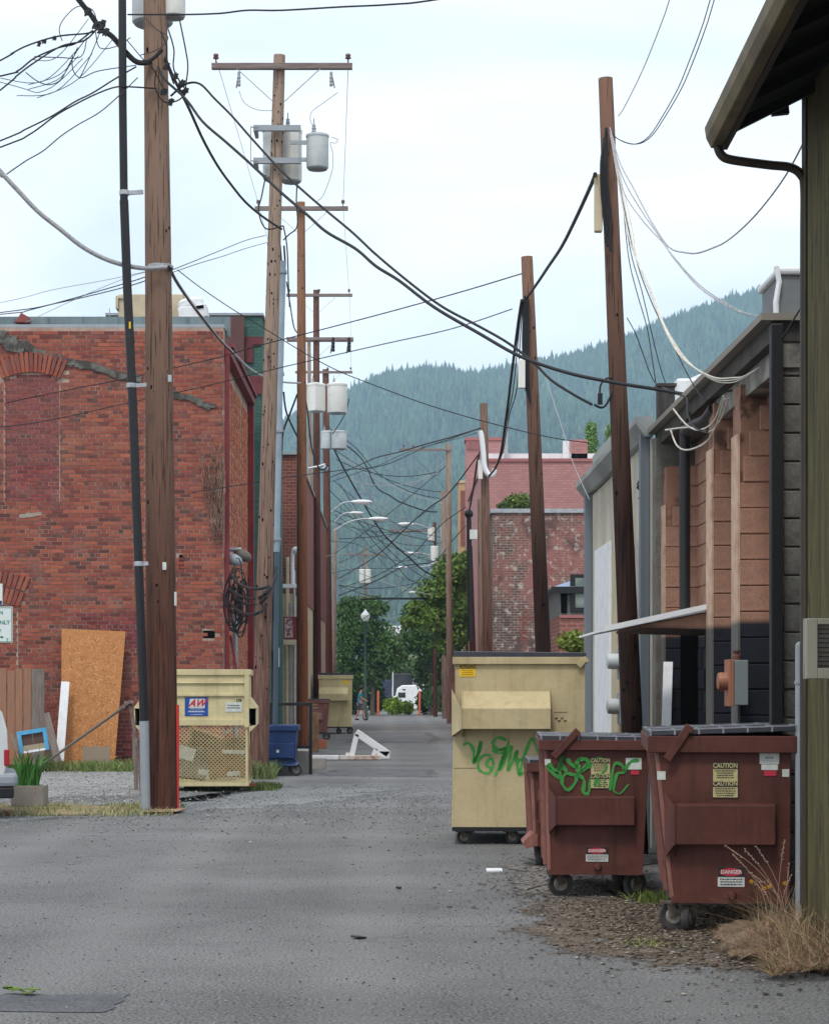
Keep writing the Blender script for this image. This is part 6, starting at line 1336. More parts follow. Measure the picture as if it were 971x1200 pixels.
PR9 = pole('distant pole with crossarm and white transformer cluster above the left tree', 428, 132, (428, 641), .11, .09, PM[1], arms=[(650, 405, 452, [408, 449], 1)])
# red guard strip on the foreground pole
mb = MB(); zA, zB = .0, gz(826, 27); mb.b2((.19, -.05, zA), (.226, .01, zB)); o = mb.build('red_guard', mat('red_guard', srgb(196, 50, 42), .5), PL1)
mb = MB(); mb.b2((.03, -.215, gz(660, 27) - .1), (.08, -.2, gz(660, 27) + .0)); mb.b2((.17, -.09, gz(710, 27)), (.2, -.05, gz(694, 27))); mb.build('pole_tag', M['labwhite'], PL1)
MB().b2((.1, -.2, gz(450, 27)), (.145, -.165, gz(442, 27))).build('pole_tag', M['galv'], PL1)
MB().lathe((gx(187, 27) - PL1.location.x, 0, gz(313, 27)), [(.18, -.02), (.185, -.015), (.185, .015), (.18, .02)], 16).build('steel_band', M['galv'], PL1)
# black conduit beside it
cd = empty('black_conduit', (gx(171, 26.6), 26.6, 0), label='tall black conduit pipe running up beside the foreground pole', cat='conduit')
def C_(px, py): p = at(px, py, 26.6); return (p.x - cd.location.x, 0, max(p.z, -.05))
MB().tube([C_(171, 972), C_(169, 845)], .063, 12).build('grey_base', M['galvpaint'], cd, smooth=True)
MB().tube([C_(169, 845), C_(164, 700), C_(156, 480), C_(149, 330), C_(145.5, 235)], .058, 12).build('lower_pipe', M['blackmetal'], cd, smooth=True)
MB().tube([C_(145.5, 240), C_(144, 120), C_(143, -120)], .052, 12).build('upper_pipe', M['blackmetal'], cd, smooth=True)
for py, px0, px1 in ((226, 140, 168), (452, 148, 172), (661, 157, 174)):
    mb = MB(); mb.lathe(C_(px0 + 6, py), [(.064, -.03), (.067, -.025), (.067, .025), (.064, .03)], 12); mb.bar(C_(px0 + 10, py), C_(px1, py - 1), .04, .05); mb.build('standoff', M['galv'], cd)
MB().b2((C_(152, 0)[0], -.06, C_(0, 386)[2]), (C_(154, 0)[0], -.05, C_(0, 378)[2])).build('yellow_tag', M['yellowlab'], cd)

# transformers
def transformer(label, px, ptop, pbot, wpx, Y, m, bush=True, hang=None, group=None, seg=20, ry=0.0, yoff=0.0):
    r = wpx / 2 * Y / FPX; z0, z1 = gz(pbot, Y), gz(ptop, Y); h = z1 - z0
    t = empty('transformer', (gx(px, Y), Y + yoff, z0), ry, label=label, cat='transformer', group=group)
    MB().lathe((0, 0, 0), [(r * .9, 0), (r * .93, .02), (r * .93, h * .9), (r * .98, h * .9), (r * .98, h * .96), (r * .7, h), (.02, h + .01)], seg).build('tank', m, t, smooth=seg > 10)
    MB().lathe((0, 0, 0), [(r * .8, -.03), (r * .9, .0)], seg).build('base_ring', M['galvpaint'], t)
    if bush: MB().lathe((-r * .3, 0, h), [(.03, 0), (.045, .05), (.03, .07), (.045, .1), (.03, .12), (.035, .16), (.012, .18), (.01, .28)], 8).build('bushing', M['galvpaint'], t, smooth=True)
    if hang: 
        mb = MB()
        for z in (h * .25, h * .75): mb.bar((0, 0, z), (hang, 0, z), .04, .07)
        mb.build('bracket', M['galv'], t)
    return t
transformer('white cylindrical transformer can hung right of the tall grey-brown pole', 372, 157, 197, 28, 37, M['can'], hang=-.5)
tt = transformer('big grey transformer at left on the tall grey-brown pole', 320, 143, 204, 29, 37, M['can'], bush=False, group='bank of grey transformers', yoff=.36, seg=8)
tt = transformer('wide grey transformer right of the tall grey-brown pole axis', 340, 143, 206, 27, 37, M['canw'], group='bank of grey transformers', yoff=.4, seg=8)
mb = MB(); zt, zb = gz(154, 37), gz(192, 37)
for z in (zt, zb): mb.b2((gx(298, 37), 36.75, z - .05), (gx(353, 37), 36.83, z + .05)); mb.b2((gx(298, 37), 36.83, z - .05), (gx(302, 37), 37.3, z + .04))
mb.b2((gx(294.5, 37), 36.74, zb), (gx(295.5, 37), 36.77, zt)); mb.b2((gx(351, 37), 36.74, zb), (gx(352, 37), 36.77, zt)); mb.b2((gx(294.5, 37), 36.74, zt), (gx(303, 37), 36.76, zt + .02)); mb.b2((gx(294.5, 37), 36.74, zb - .02), (gx(303, 37), 36.76, zb))
tag(mb.build('transformer_bracket', M['galvpaint']), 'grey steel clamp frame round the tall pole transformers', 'bracket')
for i, (px, w) in enumerate(((342, 10), (370, 22), (395, 23))):
    transformer(['left', 'middle', 'right'][i] + ' boxy white transformer in the row of three high up', px + (12 if i == 0 else 0), 449, 482 if i < 2 else 484, w + 2, 74.8, M['canw'], group='row of three white transformers', seg=4 if i == 1 else 16, bush=i > 0)
transformer('lower grey transformer on the dark last pole of the left row', 397, 505, 526, 20, 94.5, M['can'])
transformer('small grey transformer left of the dark last pole', 382, 505, 526, 13, 94.5, M['can'], group='lower transformers')
transformer('left of two far transformers above the green tree', 505, 618, 634, 9, 119.5, M['canw'], group='far pair of transformers')
transformer('right of two far transformers above the green tree', 520, 618, 633, 9, 119.5, M['can'], group='far pair of transformers')
transformer('tall pale far transformer below the far pair', 509, 640, 661, 10, 119.4, M['canw'])
transformer('cluster of white canisters on the distant pole above the left tree', 424, 667, 683, 7, 131.5, M['canw'], group='distant white canisters')
transformer('right white canister on the distant pole above the left tree', 431, 667, 683, 7, 131.5, M['canw'], group='distant white canisters')
transformer('wide blue-grey transformer behind the foreground pole top', 179, -50, 27, 52, 27.75, M['can'], bush=False)
transformer('cream transformer can at the top right of the foreground pole', 204.5, -8, 19, 28, 27.05, M['canw'], bush=False, hang=-.2)
# cut-out fuses on pole 2 crossarm
for i, (px, py, lab) in enumerate(((280, 93, 'left hanging fuse cutout on the high crossarm'), (388, 93, 'right hanging fuse cutout on the high crossarm'), (583 * .275 + 230, 404, 'fuse cutout under the double crossarm'), (409, 404, 'outer fuse cutout under the double crossarm'))):
    Y = 37 if i < 2 else 76; s = Y / 2400
    t = empty('fuse_cutout', at(px, py - 12, Y - .2), label=lab, cat='fuse')
    MB().lathe((0, 0, -20 * s), [(1.6 * s, 0), (2.3 * s, 2 * s), (1.5 * s, 4 * s), (2.3 * s, 6 * s), (1.5 * s, 8 * s), (2.3 * s, 10 * s), (1.5 * s, 12 * s), (1.8 * s, 16 * s)], 8).build('barrel', M['galvpaint'] if i < 2 else M['wire'], t)
    MB().bar((0, 0, -3 * s), (-3 * s if i != 1 else 4 * s, 0, -22 * s), 1.4 * s, 1.4 * s).build('fuse_tube', M['porcelain'], t)
# light blue-grey riser pipe
rp_ = empty('riser_pipe', (gx(323, 38), 38, 0), label='tall pale blue-grey riser pipe right of the grey-brown pole', cat='conduit')
def D_(px, py): p = at(px, py, 38); return (p.x - rp_.location.x, 0, max(p.z, 0))
MB().tube([D_(324, 647), D_(327, 480), D_(331.5, 306)], .062, 12).build('upper_pipe', mat('riser_grey', srgb(152, 166, 176), .5, c2=srgb(132, 148, 160), scale=2), rp_, smooth=True)
MB().tube([D_(322, 935), D_(323, 800), D_(324.5, 647)], .05, 12).build('lower_pipe', mat('riser_dark', srgb(70, 84, 98), .5), rp_, smooth=True)
for x in (-.03, .04): MB().tube([(D_(331.5 , 306)[0] + x, 0, D_(0, 306)[2]), (D_(331.5, 306)[0] + x - .02, 0, D_(0, 288)[2])], .02, 6).build('cable_tail', M['wire'], rp_)
for py, px in ((319, 331), (505, 327), (632, 324)): MB().bar((D_(px, 0)[0] - .2, -.0, D_(0, py)[2]), (D_(px, 0)[0] + .08, -.0, D_(0, py)[2]), .16, .05).build('strap', M['galvpaint'], rp_)

# gear on the right poles
eq = empty('cable_terminal', (gx(699, 20), 19.85, gz(275, 20)), label='long pale cable terminal box hung on the nearest right pole', cat='terminal box')
MB().b2((-.035, 0, 0), (.04, .09, gz(208, 20) - gz(275, 20))).build('box', M['cream'], eq, bevel=.012)
mb = MB(); r = random.Random(5)
for i in range(9):
    xo = r.uniform(-.03, .03); mb.tube(spline([at(709 + xo * 60, 150 + i * 3, 19.86), at(706 + r.uniform(-3, 5), 190, 19.82), at(709 + r.uniform(-3, 5), 240, 19.84), at(711 + r.uniform(-3, 4), 294 - i * 5, 19.86)], 5), .014, 6)
tag(mb.build('cable_bundle', M['wire']), 'black cable bundle strapped down the nearest right pole', 'cable')
eq = empty('cable_terminal', at(611, 455, 29.8), label='long grey terminal box on the second right pole', cat='terminal box')
MB().b2((-.05, -.03, 0), (.05, .08, .42)).build('box', M['canw'], eq, bevel=.01)
mb = MB()
for i in range(6): mb.tube(spline([at(614 + i, 350, 29.85), at(612 + i * 1.4, 400, 29.83), at(614 + i, 440, 29.83), at(616 + i, 458 + i * 3, 29.85)], 4), .014, 6)
tag(mb.build('cable_bundle', M['wire']), 'black cable bundle on the second right pole', 'cable')
rb_ = empty('capped_riser', (gx(554, 59.6), 59.6, 0), label='black capped cable riser with grey box on the red-brown right pole', cat='conduit')
MB().tube([(-.08, 0, 3.0), (-.12, 0, gz(602, 59.6))], .07, 8).build('pipe', M['black'], rb_, smooth=True); MB().ball((-.12, 0, gz(602, 59.6)), .13, 10, 6).build('cap', M['black'], rb_, smooth=True)
MB().b2((-.1, -.12, gz(632, 59.6)), (.12, .05, gz(621, 59.6))).build('box', M['canw'], rb_)
mb = MB(); mb.tube(spline([at(x, y, 45.7) for x, y in ((562, 505), (564, 512), (566, 530), (567, 545), (571, 555), (576, 557), (580, 550))], 5), .06, 8); tag(mb.build('cable_guard', M['white'], smooth=True), 'looping white cable guard on the slim brown pole', 'cable guard')
mb = MB(); mb.b2((0, 0, 0), (.1, .1, .42)); tag(mb.build('terminal_box', M['canw'], loc=at(560, 561, 45.7)), 'small pale box on the slim brown right pole', 'terminal box')

# street lamps on arms
def street_lamp(label, hx, hy, px, py, Y, L, group='cobra-head street lamps over the alley', dirn=1):
    h = at(hx, hy, Y - 1.0 * 0); b = at(px, py, Y); t = empty('street_lamp', b, label=label, cat='street lamp', group=group)
    e = h - b; mb = MB(); mb.tube(spline([(0, 0, 0), (e.x * .45, 0, e.z * .75), (e.x * .8, 0, e.z * .98), (e.x, 0, e.z)], 5), .03, 6); mb.build('arm', M['galv'], t, smooth=True)
    s = 1 if e.x > 0 else -1
    mb = MB(); mb.ball((e.x + s * L * .45, 0, e.z), L / 2, 12, 8, 1, .32, .2); mb.build('lamp_head', M['can'] if False else M['white'], t, smooth=True)
    MB().ball((e.x + s * L * .58, 0, e.z - L * .07), L * .26, 10, 6, 1, .5, .32).build('lens', M['labwhite'], t, smooth=True)
street_lamp('highest long street lamp head left above the trees', 412, 588, 388, 600, 94, 1.0)
street_lamp('short bulbous street lamp head just below the highest one', 409, 601, 392, 612, 94, .7)
street_lamp('street lamp head on a long arched arm from the last left pole', 432, 608, 391, 622, 94, .95)
street_lamp('street lamp head reaching left from the far right poles', 484, 614, 503, 620, 118, .95)
street_lamp('small far street lamp head low in the middle', 486, 648, 505, 651, 118, .7)
street_lamp('flat tiny street lamp head below the small far one', 478, 665, 505, 662, 130, .8)
street_lamp('lowest street lamp head just above the right tree', 487, 694, 515, 694, 130, .5)
mb = MB(); mb.tube(spline([at(361, 549, 75), at(375, 546, 75), at(381, 544, 75)], 3), .04, 6); mb.ball(at(381, 549, 75), .12, 8, 6); tag(mb.build('lamp_bracket', M['galv']), 'short pale bracket with a small lamp on the left poles', 'bracket')
# ornamental post lamp by the trees
ol = empty('post_lamp', (gx(428, 112), 112, 0), label='old-fashioned dark green post lamp in front of the left tree', cat='street lamp')
MB().lathe((0, 0, 0), [(.16, 0), (.16, .3), (.08, .5), (.06, 3.0), (.06, gz(730, 112)), (.12, gz(728, 112))], 10).build('post', mat('lamp_green', (.02, .05, .04), .5), ol, smooth=True)
MB().lathe((0, 0, gz(728, 112)), [(.12, 0), (.24, .2), (.25, .35), (.2, .4)], 12).build('globe', M['labwhite'], ol, smooth=True); MB().lathe((0, 0, gz(728, 112) + .4), [(.22, 0), (.1, .12), (.02, .25)], 12).build('cap', M['can'], ol, smooth=True)

# wall lamps and cable coil on the brick corner
for i, (px, py, a, lab) in enumerate(((283, 652, .5, 'dark oval wall lamp head above the cable coil'), (272, 657, .35, 'blue-grey oval wall lamp head at the brick corner'))):
    t = empty('wall_light', at(px, py, 42.6 + i * -.2), label=lab, cat='wall lamp')
    MB().cyl((-.25, 0, .14), (0, 0, .14), .045, 8).build('arm', M['galv'], t, smooth=True)
    o = MB().ball((0, 0, 0), .2, 12, 8, 1.0, .7, .62).build('head', M['galvpaint'] if i else mat('lamp_olive', srgb(92, 86, 78), .6), t, smooth=True); o.rotation_euler = (0, a, 0); o.location = (.03, 0, .02)
r = random.Random(6); mb = MB()
for i in range(22):
    cx_, cy_ = r.uniform(272, 286), r.uniform(678, 722); rx_, ry_ = r.uniform(4, 12), r.uniform(10, 34); ph = r.uniform(0, 6.28); Y = 41.0 + r.uniform(-.15, .15)
    mb.tube([at(cx_ + rx_ * math.cos(ph + k * .5), cy_ + ry_ * math.sin(ph + k * .5), Y + .05 * math.sin(k)) for k in range(int(r.uniform(7, 13)))], r.uniform(.012, .022), 5, False)
tag(mb.build('cable_coil', M['wire'], smooth=True), 'messy coil of black cable hanging at the red brick corner', 'cable')
mb = MB()
for i, pts in enumerate(([(270, 672), (280, 684), (296, 690), (312, 688), (320, 680), (324, 665)], [(269, 706), (280, 716), (297, 720), (310, 712), (318, 695), (323, 672)], [(272, 700), (290, 708), (306, 706), (318, 690)], [(268, 690), (285, 700), (305, 700), (316, 688)])):
    Ys = [40.9, 39.5, 36.75, 36.75, 37.4, 37.9]
    mb.tube(spline([at(x, y, Ys[min(k, 5)]) for k, (x, y) in enumerate(pts)], 5), .028, 6)
tag(mb.build('slack_cable', M['wire'], smooth=True), 'slack black cables looping from the coil to the grey-brown pole', 'cable')
mb = MB(); mb.cyl((gx(276, 43.2) , 43.2, 0), (gx(276, 43.2), 43.2, gz(712, 43.2)), .05, 8); tag(mb.build('grey_pipe', M['galvpaint'], smooth=True), 'grey vertical pipe behind the red corner trim', 'pipe')
mb = MB(); mb.bar(at(270, 745, 42.3), at(280, 800, 42.3), .05, .05); tag(mb.build('red_strut', M['redtrim']), 'thin red strut leaning from the red corner trim', 'strut')

# ------------------------------------------------------------------ overhead wires
WG = 'overhead wires of the alley'
def wire(label, pts, Y0, Y1, r=.009, m='wire', n=5, name='overhead_wire', sag=True):
    """pts: photo pixels; the wire runs from distance Y0 to Y1"""
    pts = list(pts)
    def runs_on(a, b):                              # a wire that leaves the picture goes on to its next pole
        d = math.hypot(a[0] - b[0], a[1] - b[1]); return [(a[0] + (a[0] - b[0]) / d * q, a[1] + (a[1] - b[1]) / d * q - q * q * .0002) for q in (260, 620)]
    if pts[0][0] < 1 or pts[0][1] < 1: pts = runs_on(pts[0], pts[1])[::-1] + pts
    if pts[-1][0] < 1 or pts[-1][1] < 1 or pts[-1][0] > 970: pts = pts + runs_on(pts[-1], pts[-2])
    L = [0]
    for a, b in zip(pts[:-1], pts[1:]): L.append(L[-1] + math.hypot(a[0] - b[0], a[1] - b[1]))
    P = [at(p[0], p[1], 1 / ((1 / Y0) + (1 / Y1 - 1 / Y0) * (l / L[-1]))) for p, l in zip(pts, L)]
    o = MB().tube(spline(P, 6), r * .82, n, True).build(name, M[m], smooth=True, recalc=False); return tag(o, label, 'wire', 'fine far wires' if 'criss-cross' in label else ('stray wire loops' if 'stray' in label else WG))
def z(x0, y0, s, pts): return [(x0 + x / s, y0 + y / s) for x, y in pts]
Z1 = lambda p: z(0, 0, 2.9424, p)
ZT = lambda p: z(230, 30, 2.9424, p)
ZR = lambda p: z(641, 0, 2.9424, p)
Z7 = lambda p: z(671, 300, 3.2367, p)
Z6 = lambda p: z(440, 450, 3.468, p)
ZL = lambda p: z(230, 330, 3.636, p)
wire('topmost wire running right from the foreground pole out of the picture top', [(150, 17), (185, 17), (217, 17), (258, 15.6), (290, 12), (330, 12), (400, 8), (460, 5), (520, -2)], 27, 20, .014)
wire('thick black cable entering at the top left corner and tied to the foreground pole', [(88, -6), (103, 12), (118, 33), (132, 43), (148, 62), (162, 73), (178, 72)], 25, 26.8, .045)
wire('long black cable from the foreground pole sweeping down right to the block building', Z1([(545, 230), (570, 275), (640, 340), (700, 420), (780, 490), (870, 570), (971, 665)]) + ZT([(380, 650), (450, 712), (550, 770), (620, 830), (700, 880), (820, 971)]) + [(560, 390), (610, 418), (665, 437), (717, 448), (767, 456), (800, 462)], 26.8, 19, .022)
wire('second black cable starting with an arch at the foreground pole and ending at the connector', Z1([(590, 330), (640, 290), (690, 290), (740, 340), (800, 400), (870, 480), (971, 590)]) + ZT([(380, 580), (450, 640), (540, 715), (620, 790), (740, 890), (850, 971)]) + [(560, 382), (595, 402), (625, 425), (645, 445), (671, 462), (693, 474)], 26.8, 20.5, .018)
wire('thick curved cable from the foreground pole to the tall grey-brown pole', Z1([(570, 200), (600, 270), (650, 370), (700, 480), (750, 570), (800, 640), (850, 700), (910, 750), (971, 790)]), 26.8, 36.8, .026)
wire('heavy grey armoured cable swooping in from the left to the foreground pole', [(-8, 188), (0, 200), (22, 224), (45, 248), (70, 268), (98, 290), (130, 306), (165, 314), (196, 313)], 25, 26.75, .036, 'wiregrey', 8)
wire('black-to-white cable drooping from the foreground pole to the orange-brown pole', [(197, 310), (207, 330), (222, 352), (238, 374), (255, 395), (272, 412), (290, 430), (306, 440), (326, 447), (352, 449)], 26.8, 54, .03, 'wiregrey', 7)
wire('black cable alongside the drooping white one', [(198, 312), (209, 333), (224, 356), (238, 373), (258, 399), (274, 415)], 26.7, 36, .016)
for i, pts in enumerate((Z1([(-10, 490), (90, 445), (180, 400), (260, 350), (320, 320), (400, 270), (470, 230)]), Z1([(-10, 512), (100, 465), (190, 400), (250, 365), (330, 325), (400, 300), (460, 300), (540, 305)]), Z1([(25, 600), (90, 555), (150, 520), (210, 470), (270, 430), (340, 390), (400, 340), (475, 268)]),
    Z1([(-10, 215), (40, 185), (100, 155), (200, 125), (300, 115), (340, 100)]), Z1([(-10, 265), (60, 245), (120, 200), (200, 165), (260, 150), (320, 105)]), Z1([(-10, 320), (60, 260), (120, 215), (210, 160), (290, 140), (330, 105)]))):
    wire(['upper of the two twin wires from the foreground pole to the left edge', 'lower of the two twin wires from the foreground pole to the left edge', 'single thin wire ending at the left below the twin wires', 'wire from the top-left splice toward the left edge, highest', 'wire from the top-left splice toward the left edge, middle', 'wire from the top-left splice toward the left edge, lowest'][i], pts, 22 if i < 3 else 21, 26.8 if i < 3 else 25.3, .013 if i != 2 else .009)
r = random.Random(9)
for i, pts in enumerate((Z1([(90, 250), (130, 280), (170, 292), (210, 275), (240, 220), (270, 170), (300, 130)]), Z1([(215, 140), (205, 100), (225, 60), (270, 22), (320, 35), (335, 80)]), Z1([(250, 190), (252, 240), (280, 268), (340, 245), (470, 225)]), Z1([(275, 270), (300, 220), (330, 150), (345, 110)]), Z1([(120, 195), (200, 198), (280, 195), (300, 130)]), Z1([(330, 110), (345, 165), (400, 160), (450, 130)]), Z1([(440, 140), (490, 200), (530, 240), (560, 300)]), Z1([(485, 190), (545, 170), (580, 130), (540, 100), (500, 60)]))):
    wire(['loop', 'round loop', 'long shallow loop', 'straight drop', 'flat loop', 'small loop', 'short jumper', 'hooked jumper'][i] + ' of thin wire in the top-left tangle', pts, 25.2, 26.5, .008)
for i in range(14):
    px, py = [(103, 15), (112, 30), (118, 35), (124, 38), (120, 28), (46, 52), (52, 49), (64, 45), (195, 78), (205, 90), (213, 98), (217, 107), (200, 120), (192, 108)][i]; near = px < 100
    q = .5 if near else .8; mb = MB(); mb.box((0, 0, 0), (.07 * q, .05 * q, .1 * q), ry=r.uniform(0, 3)); mb.box((.02 * q, 0, .03 * q), (.05 * q, .07 * q, .06 * q), ry=r.uniform(0, 3)); mb.tube([(-.05 * q, 0, -.05 * q), (0, 0, 0), (.06 * q, 0, .05 * q)], .014 * q, 6)
    lab = ['black splice at the very top of the thick corner cable', 'black splice midway down the thick corner cable', 'black splice at the heart of the corner cable knot', 'lowest black splice of the corner cable knot', 'black splice on the right side of the corner cable knot', 'leftmost small clip on the corner wires', 'middle small clip on the corner wires', 'rightmost small clip on the corner wires',
           'highest black clamp beside the foreground pole top', 'black clamp under the cream transformer can', 'black clamp at the start of the arched cable', 'lowest right black clamp where the arched cable begins', 'lowest black clamp against the foreground pole', 'black clamp touching the foreground pole above the lowest'][i]
    tag(mb.build('cable_splice', M['wire'], loc=at(px, py, 25.8 if near else (25.3 if px < 130 else 26.65))), lab, 'splice', 'cable splices')
for i, pts in enumerate((Z1([(580, 100), (600, 170), (600, 240), (640, 310)]), Z1([(620, 70), (640, 170), (648, 230), (640, 300)]), Z1([(555, 110), (575, 160), (575, 215), (600, 290)]), Z1([(540, 240), (535, 300), (565, 350), (610, 348), (640, 325)]), Z1([(560, 170), (530, 200), (500, 215), (470, 210), (420, 160), (380, 115)]))):
    wire(['first', 'outer', 'inner', 'bottom curled', 'thick left-going'][i] + ' jumper lead beside the foreground pole top', pts, 26.6, 26.7, .012 if i < 4 else .03)
wire('thin wire from the foreground pole low band rising to the grey-brown pole', [(200, 317), (230, 305), (262, 292), (290, 281), (311, 276)], 26.8, 37, .008)
wire('second thin wire rising to the grey-brown pole beside the first', [(200, 320), (235, 308), (262, 300), (285, 292), (313, 284)], 26.8, 37, .007)
for i, (a, b, c_) in enumerate((((-6, 367), (68, 355), (165, 331)), ((-6, 369), (40, 362), (160, 328)), ((-6, 356), (60, 340), (125, 328)), ((30, 378), (90, 350), (150, 325)))):
    wire(['lowest of the wires above the brick parapet', 'second wire above the brick parapet', 'faint high wire above the brick parapet', 'diagonal wire rising off the brick parapet'][i], [a, b, c_, (195, 313)], 34, 27, .009 if i < 2 else .006, 'wire' if i < 2 else 'wirethin')
wire('long wire crossing the brick wall and rising to the second right pole', [(8, 472), (60, 461), (146, 444), (200, 432), (255, 419), (307, 404), (362, 390), (450, 367), (540, 342), (613, 320)], 41.5, 30, .012)
wire('wire crossing the brick wall lower, rising toward the second right pole', [(-5, 501), (70, 490), (146, 473), (230, 455), (307, 436), (362, 423), (450, 403), (530, 385), (600, 362)], 41.5, 30.2, .01)
wire('lowest wire crossing from the brick corner to the slim brown pole', [(225, 577), (290, 567), (345, 558), (400, 551), (450, 545), (498, 524), (529, 514), (564, 501)], 41, 46, .012)
wire('thin wire falling from the foreground pole to the far grey building', [(208, 316), (235, 337), (272, 362), (310, 385), (354, 412), (395, 434), (440, 452), (500, 474), (564, 493), (642, 512), (690, 519)], 26.8, 27.5, .008)
# right pole service drops
wire('thin wire leaving the nearest right pole top toward the sky', ZR([(245, 400), (265, 370), (320, 260), (360, 165), (400, 60), (425, -15)]), 19.9, 12, .006, 'wirethin')
for i in range(2):
    wire(['left', 'right'][i] + ' strand of the looping pair from the nearest right pole to the picture top', ZR([(205, 440), (245, 480), (300 + i * 6, 497), (350 + i * 8, 470), (400 + i * 10, 395), (450 + i * 12, 305), (485 + i * 14, 220), (530 + i * 14, 100), (565 + i * 14, -15)]), 19.9, 12, .006)
wire('service wire dipping from the nearest right pole up to the olive shed', ZR([(215, 440), (250, 560), (300, 655), (350, 750), (400, 830), (430, 860), (470, 870), (515, 873), (570, 855), (620, 830), (690, 770), (760, 690), (830, 590), (895, 465)]), 19.9, 12.8, .008, 'wiregrey')
for i in range(2):
    wire(['upper', 'lower'][i] + ' pale service wire from the nearest right pole to the roof box', ZR([(215, 445), (255, 600 + i * 40), (320, 720 + i * 30), (400, 835 + i * 5)]) + [(788 + i * 2, 300 + i * 4), (819, 334 + i * 3), (856, 359 + i * 2), (880, 369), (906, 374)], 19.9, 14.6, .007, 'wiregrey')
for i in range(3):
    o_ = i * 3
    wire(['first', 'second', 'third'][i] + ' thick pale cable looping from the nearest right pole under the block roof', ZR([(215, 450)]) + [(733 + o_, 262)] + Z7([(235 + o_, 0), (290 + o_, 130), (340 + o_, 260), (400 + o_ * 2, 370), (470 + o_, 430 + o_), (540, 462 + o_ * 2), (600, 462 + o_ * 3), (650, 455 + o_)]) + [(893, 428)], 19.9, 15.2, .008 - i * .001, 'wirepale')
wire('black cable climbing from the block roof past the shed to the right edge', Z7([(560, 520), (640, 495), (700, 440), (760, 370), (830, 270), (875, 180), (930, 80), (971, 0)]) + [(980, 280)], 16.5, 12.2, .011)
wire('second black cable climbing beside it to the roof corner', Z7([(600, 510), (680, 470), (740, 390), (790, 320), (840, 235), (880, 170)]), 16.5, 13.2, .008)
for i, pts in enumerate((Z7([(210, 0), (240, 130), (280, 270), (300, 390), (315, 490)]), Z7([(220, -10), (260, 130), (300, 300), (330, 420), (350, 480)]), Z7([(205, 235), (235, 290), (265, 370), (290, 440), (310, 480)]), Z7([(235, 0), (300, 180), (380, 340), (440, 460), (500, 560)]))):
    wire(['steep thin wire to the tar black chimney', 'second steep thin wire to the tar black chimney', 'short steep wire from the leaning pole to the chimney', 'steep thin wire slanting under the block roof'][i], ([(715, 160), (728, 230)] if i != 2 else []) + pts, 19.9, 20.6 if i < 3 else 16, .006, 'wire')
wire('heavy cable from the nearest right pole down to the second right pole', ZR([(165, 600), (150, 640), (100, 750), (50, 850), (0, 925)]) + [(630, 331), (617, 349)], 19.8, 29.7, .026)
for i in range(3):
    wire(['thickest', 'thin middle', 'thin right'][i] + ' cable falling from the second right pole to the slim brown pole', [(611 + i, 352), (606 + i * 2, 385)] + Z6([(548 + i * 14, -10), (540 + i * 12, 60), (530 + i * 6, 130), (510 + i * 4, 270), (490, 335), (460, 375)]), 29.7, 45.6, [.03, .012, .012][i])
wire('short cable from the slim brown pole down to the capped riser', Z6([(420, 290), (410, 330), (400, 400), (390, 460), (378, 530)]), 45.6, 59.5, .03)
wire('pale wire falling from the second right pole to the stucco building', [(632, 420), (648, 470), (661, 510), (672, 545), (690, 585)], 29.8, 25, .006, 'wiregrey')
# tangle between the far poles
far = [(Z6([(-200, 190), (-60, 300), (0, 415), (60, 455), (100, 480), (200, 515), (250, 520)]), 'black', .035), (Z6([(-200, 170), (-80, 260), (0, 355), (100, 420), (180, 450), (260, 465)]), 'black', .02), (Z6([(-190, 190), (-90, 330), (0, 490), (60, 560), (120, 620), (190, 690), (260, 740), (330, 800), (390, 840)]), 'pale', .03), (Z6([(-200, 200), (-120, 360), (0, 565), (60, 640), (130, 700), (190, 755), (250, 790), (340, 865)]), 'black', .045),
       (Z6([(-150, 630), (0, 620), (100, 604), (200, 598)]), 'black', .02), (Z6([(-150, 790), (0, 700), (150, 560), (220, 500), (300, 440), (430, 270)]), 'black', .03), (Z6([(-150, 830), (0, 780), (150, 690), (210, 630), (280, 560), (365, 500)]), 'black', .02), (Z6([(-200, 385), (-100, 345), (0, 300), (100, 275), (200, 245), (310, 215), (430, 178)]), 'black', .03),
       (Z6([(-190, 400), (0, 335), (100, 290), (200, 255), (320, 225), (420, 195)]), 'black', .015), (Z6([(-60, 875), (0, 872), (150, 872), (290, 872)]), 'black', .06), (Z6([(-190, 430), (-100, 520), (0, 650), (70, 720), (130, 790), (200, 820)]), 'black', .02), (Z6([(-180, 640), (-80, 650), (0, 690), (100, 720), (210, 700)]), 'black', .015), (Z6([(-180, 770), (-80, 750), (60, 750), (180, 742)]), 'black', .015), (Z6([(-150, 860), (0, 800), (120, 740), (240, 720), (300, 650), (380, 560)]), 'black', .03),
       (Z6([(-200, 700), (-100, 690), (0, 740), (60, 790), (200, 850)]), 'pale', .012), (Z6([(-60, 960), (60, 880), (160, 810), (230, 740)]), 'black', .018), (Z6([(-170, 560), (-60, 620), (60, 760), (160, 800), (240, 770)]), 'black', .012), (Z6([(150, 290), (200, 340), (260, 400), (290, 440)]), 'black', .01)]
ords = ['first', 'second', 'third', 'fourth', 'fifth', 'sixth', 'seventh', 'eighth', 'ninth', 'tenth', 'eleventh', 'twelfth', 'thirteenth', 'fourteenth', 'fifteenth', 'sixteenth', 'seventeenth', 'eighteenth']
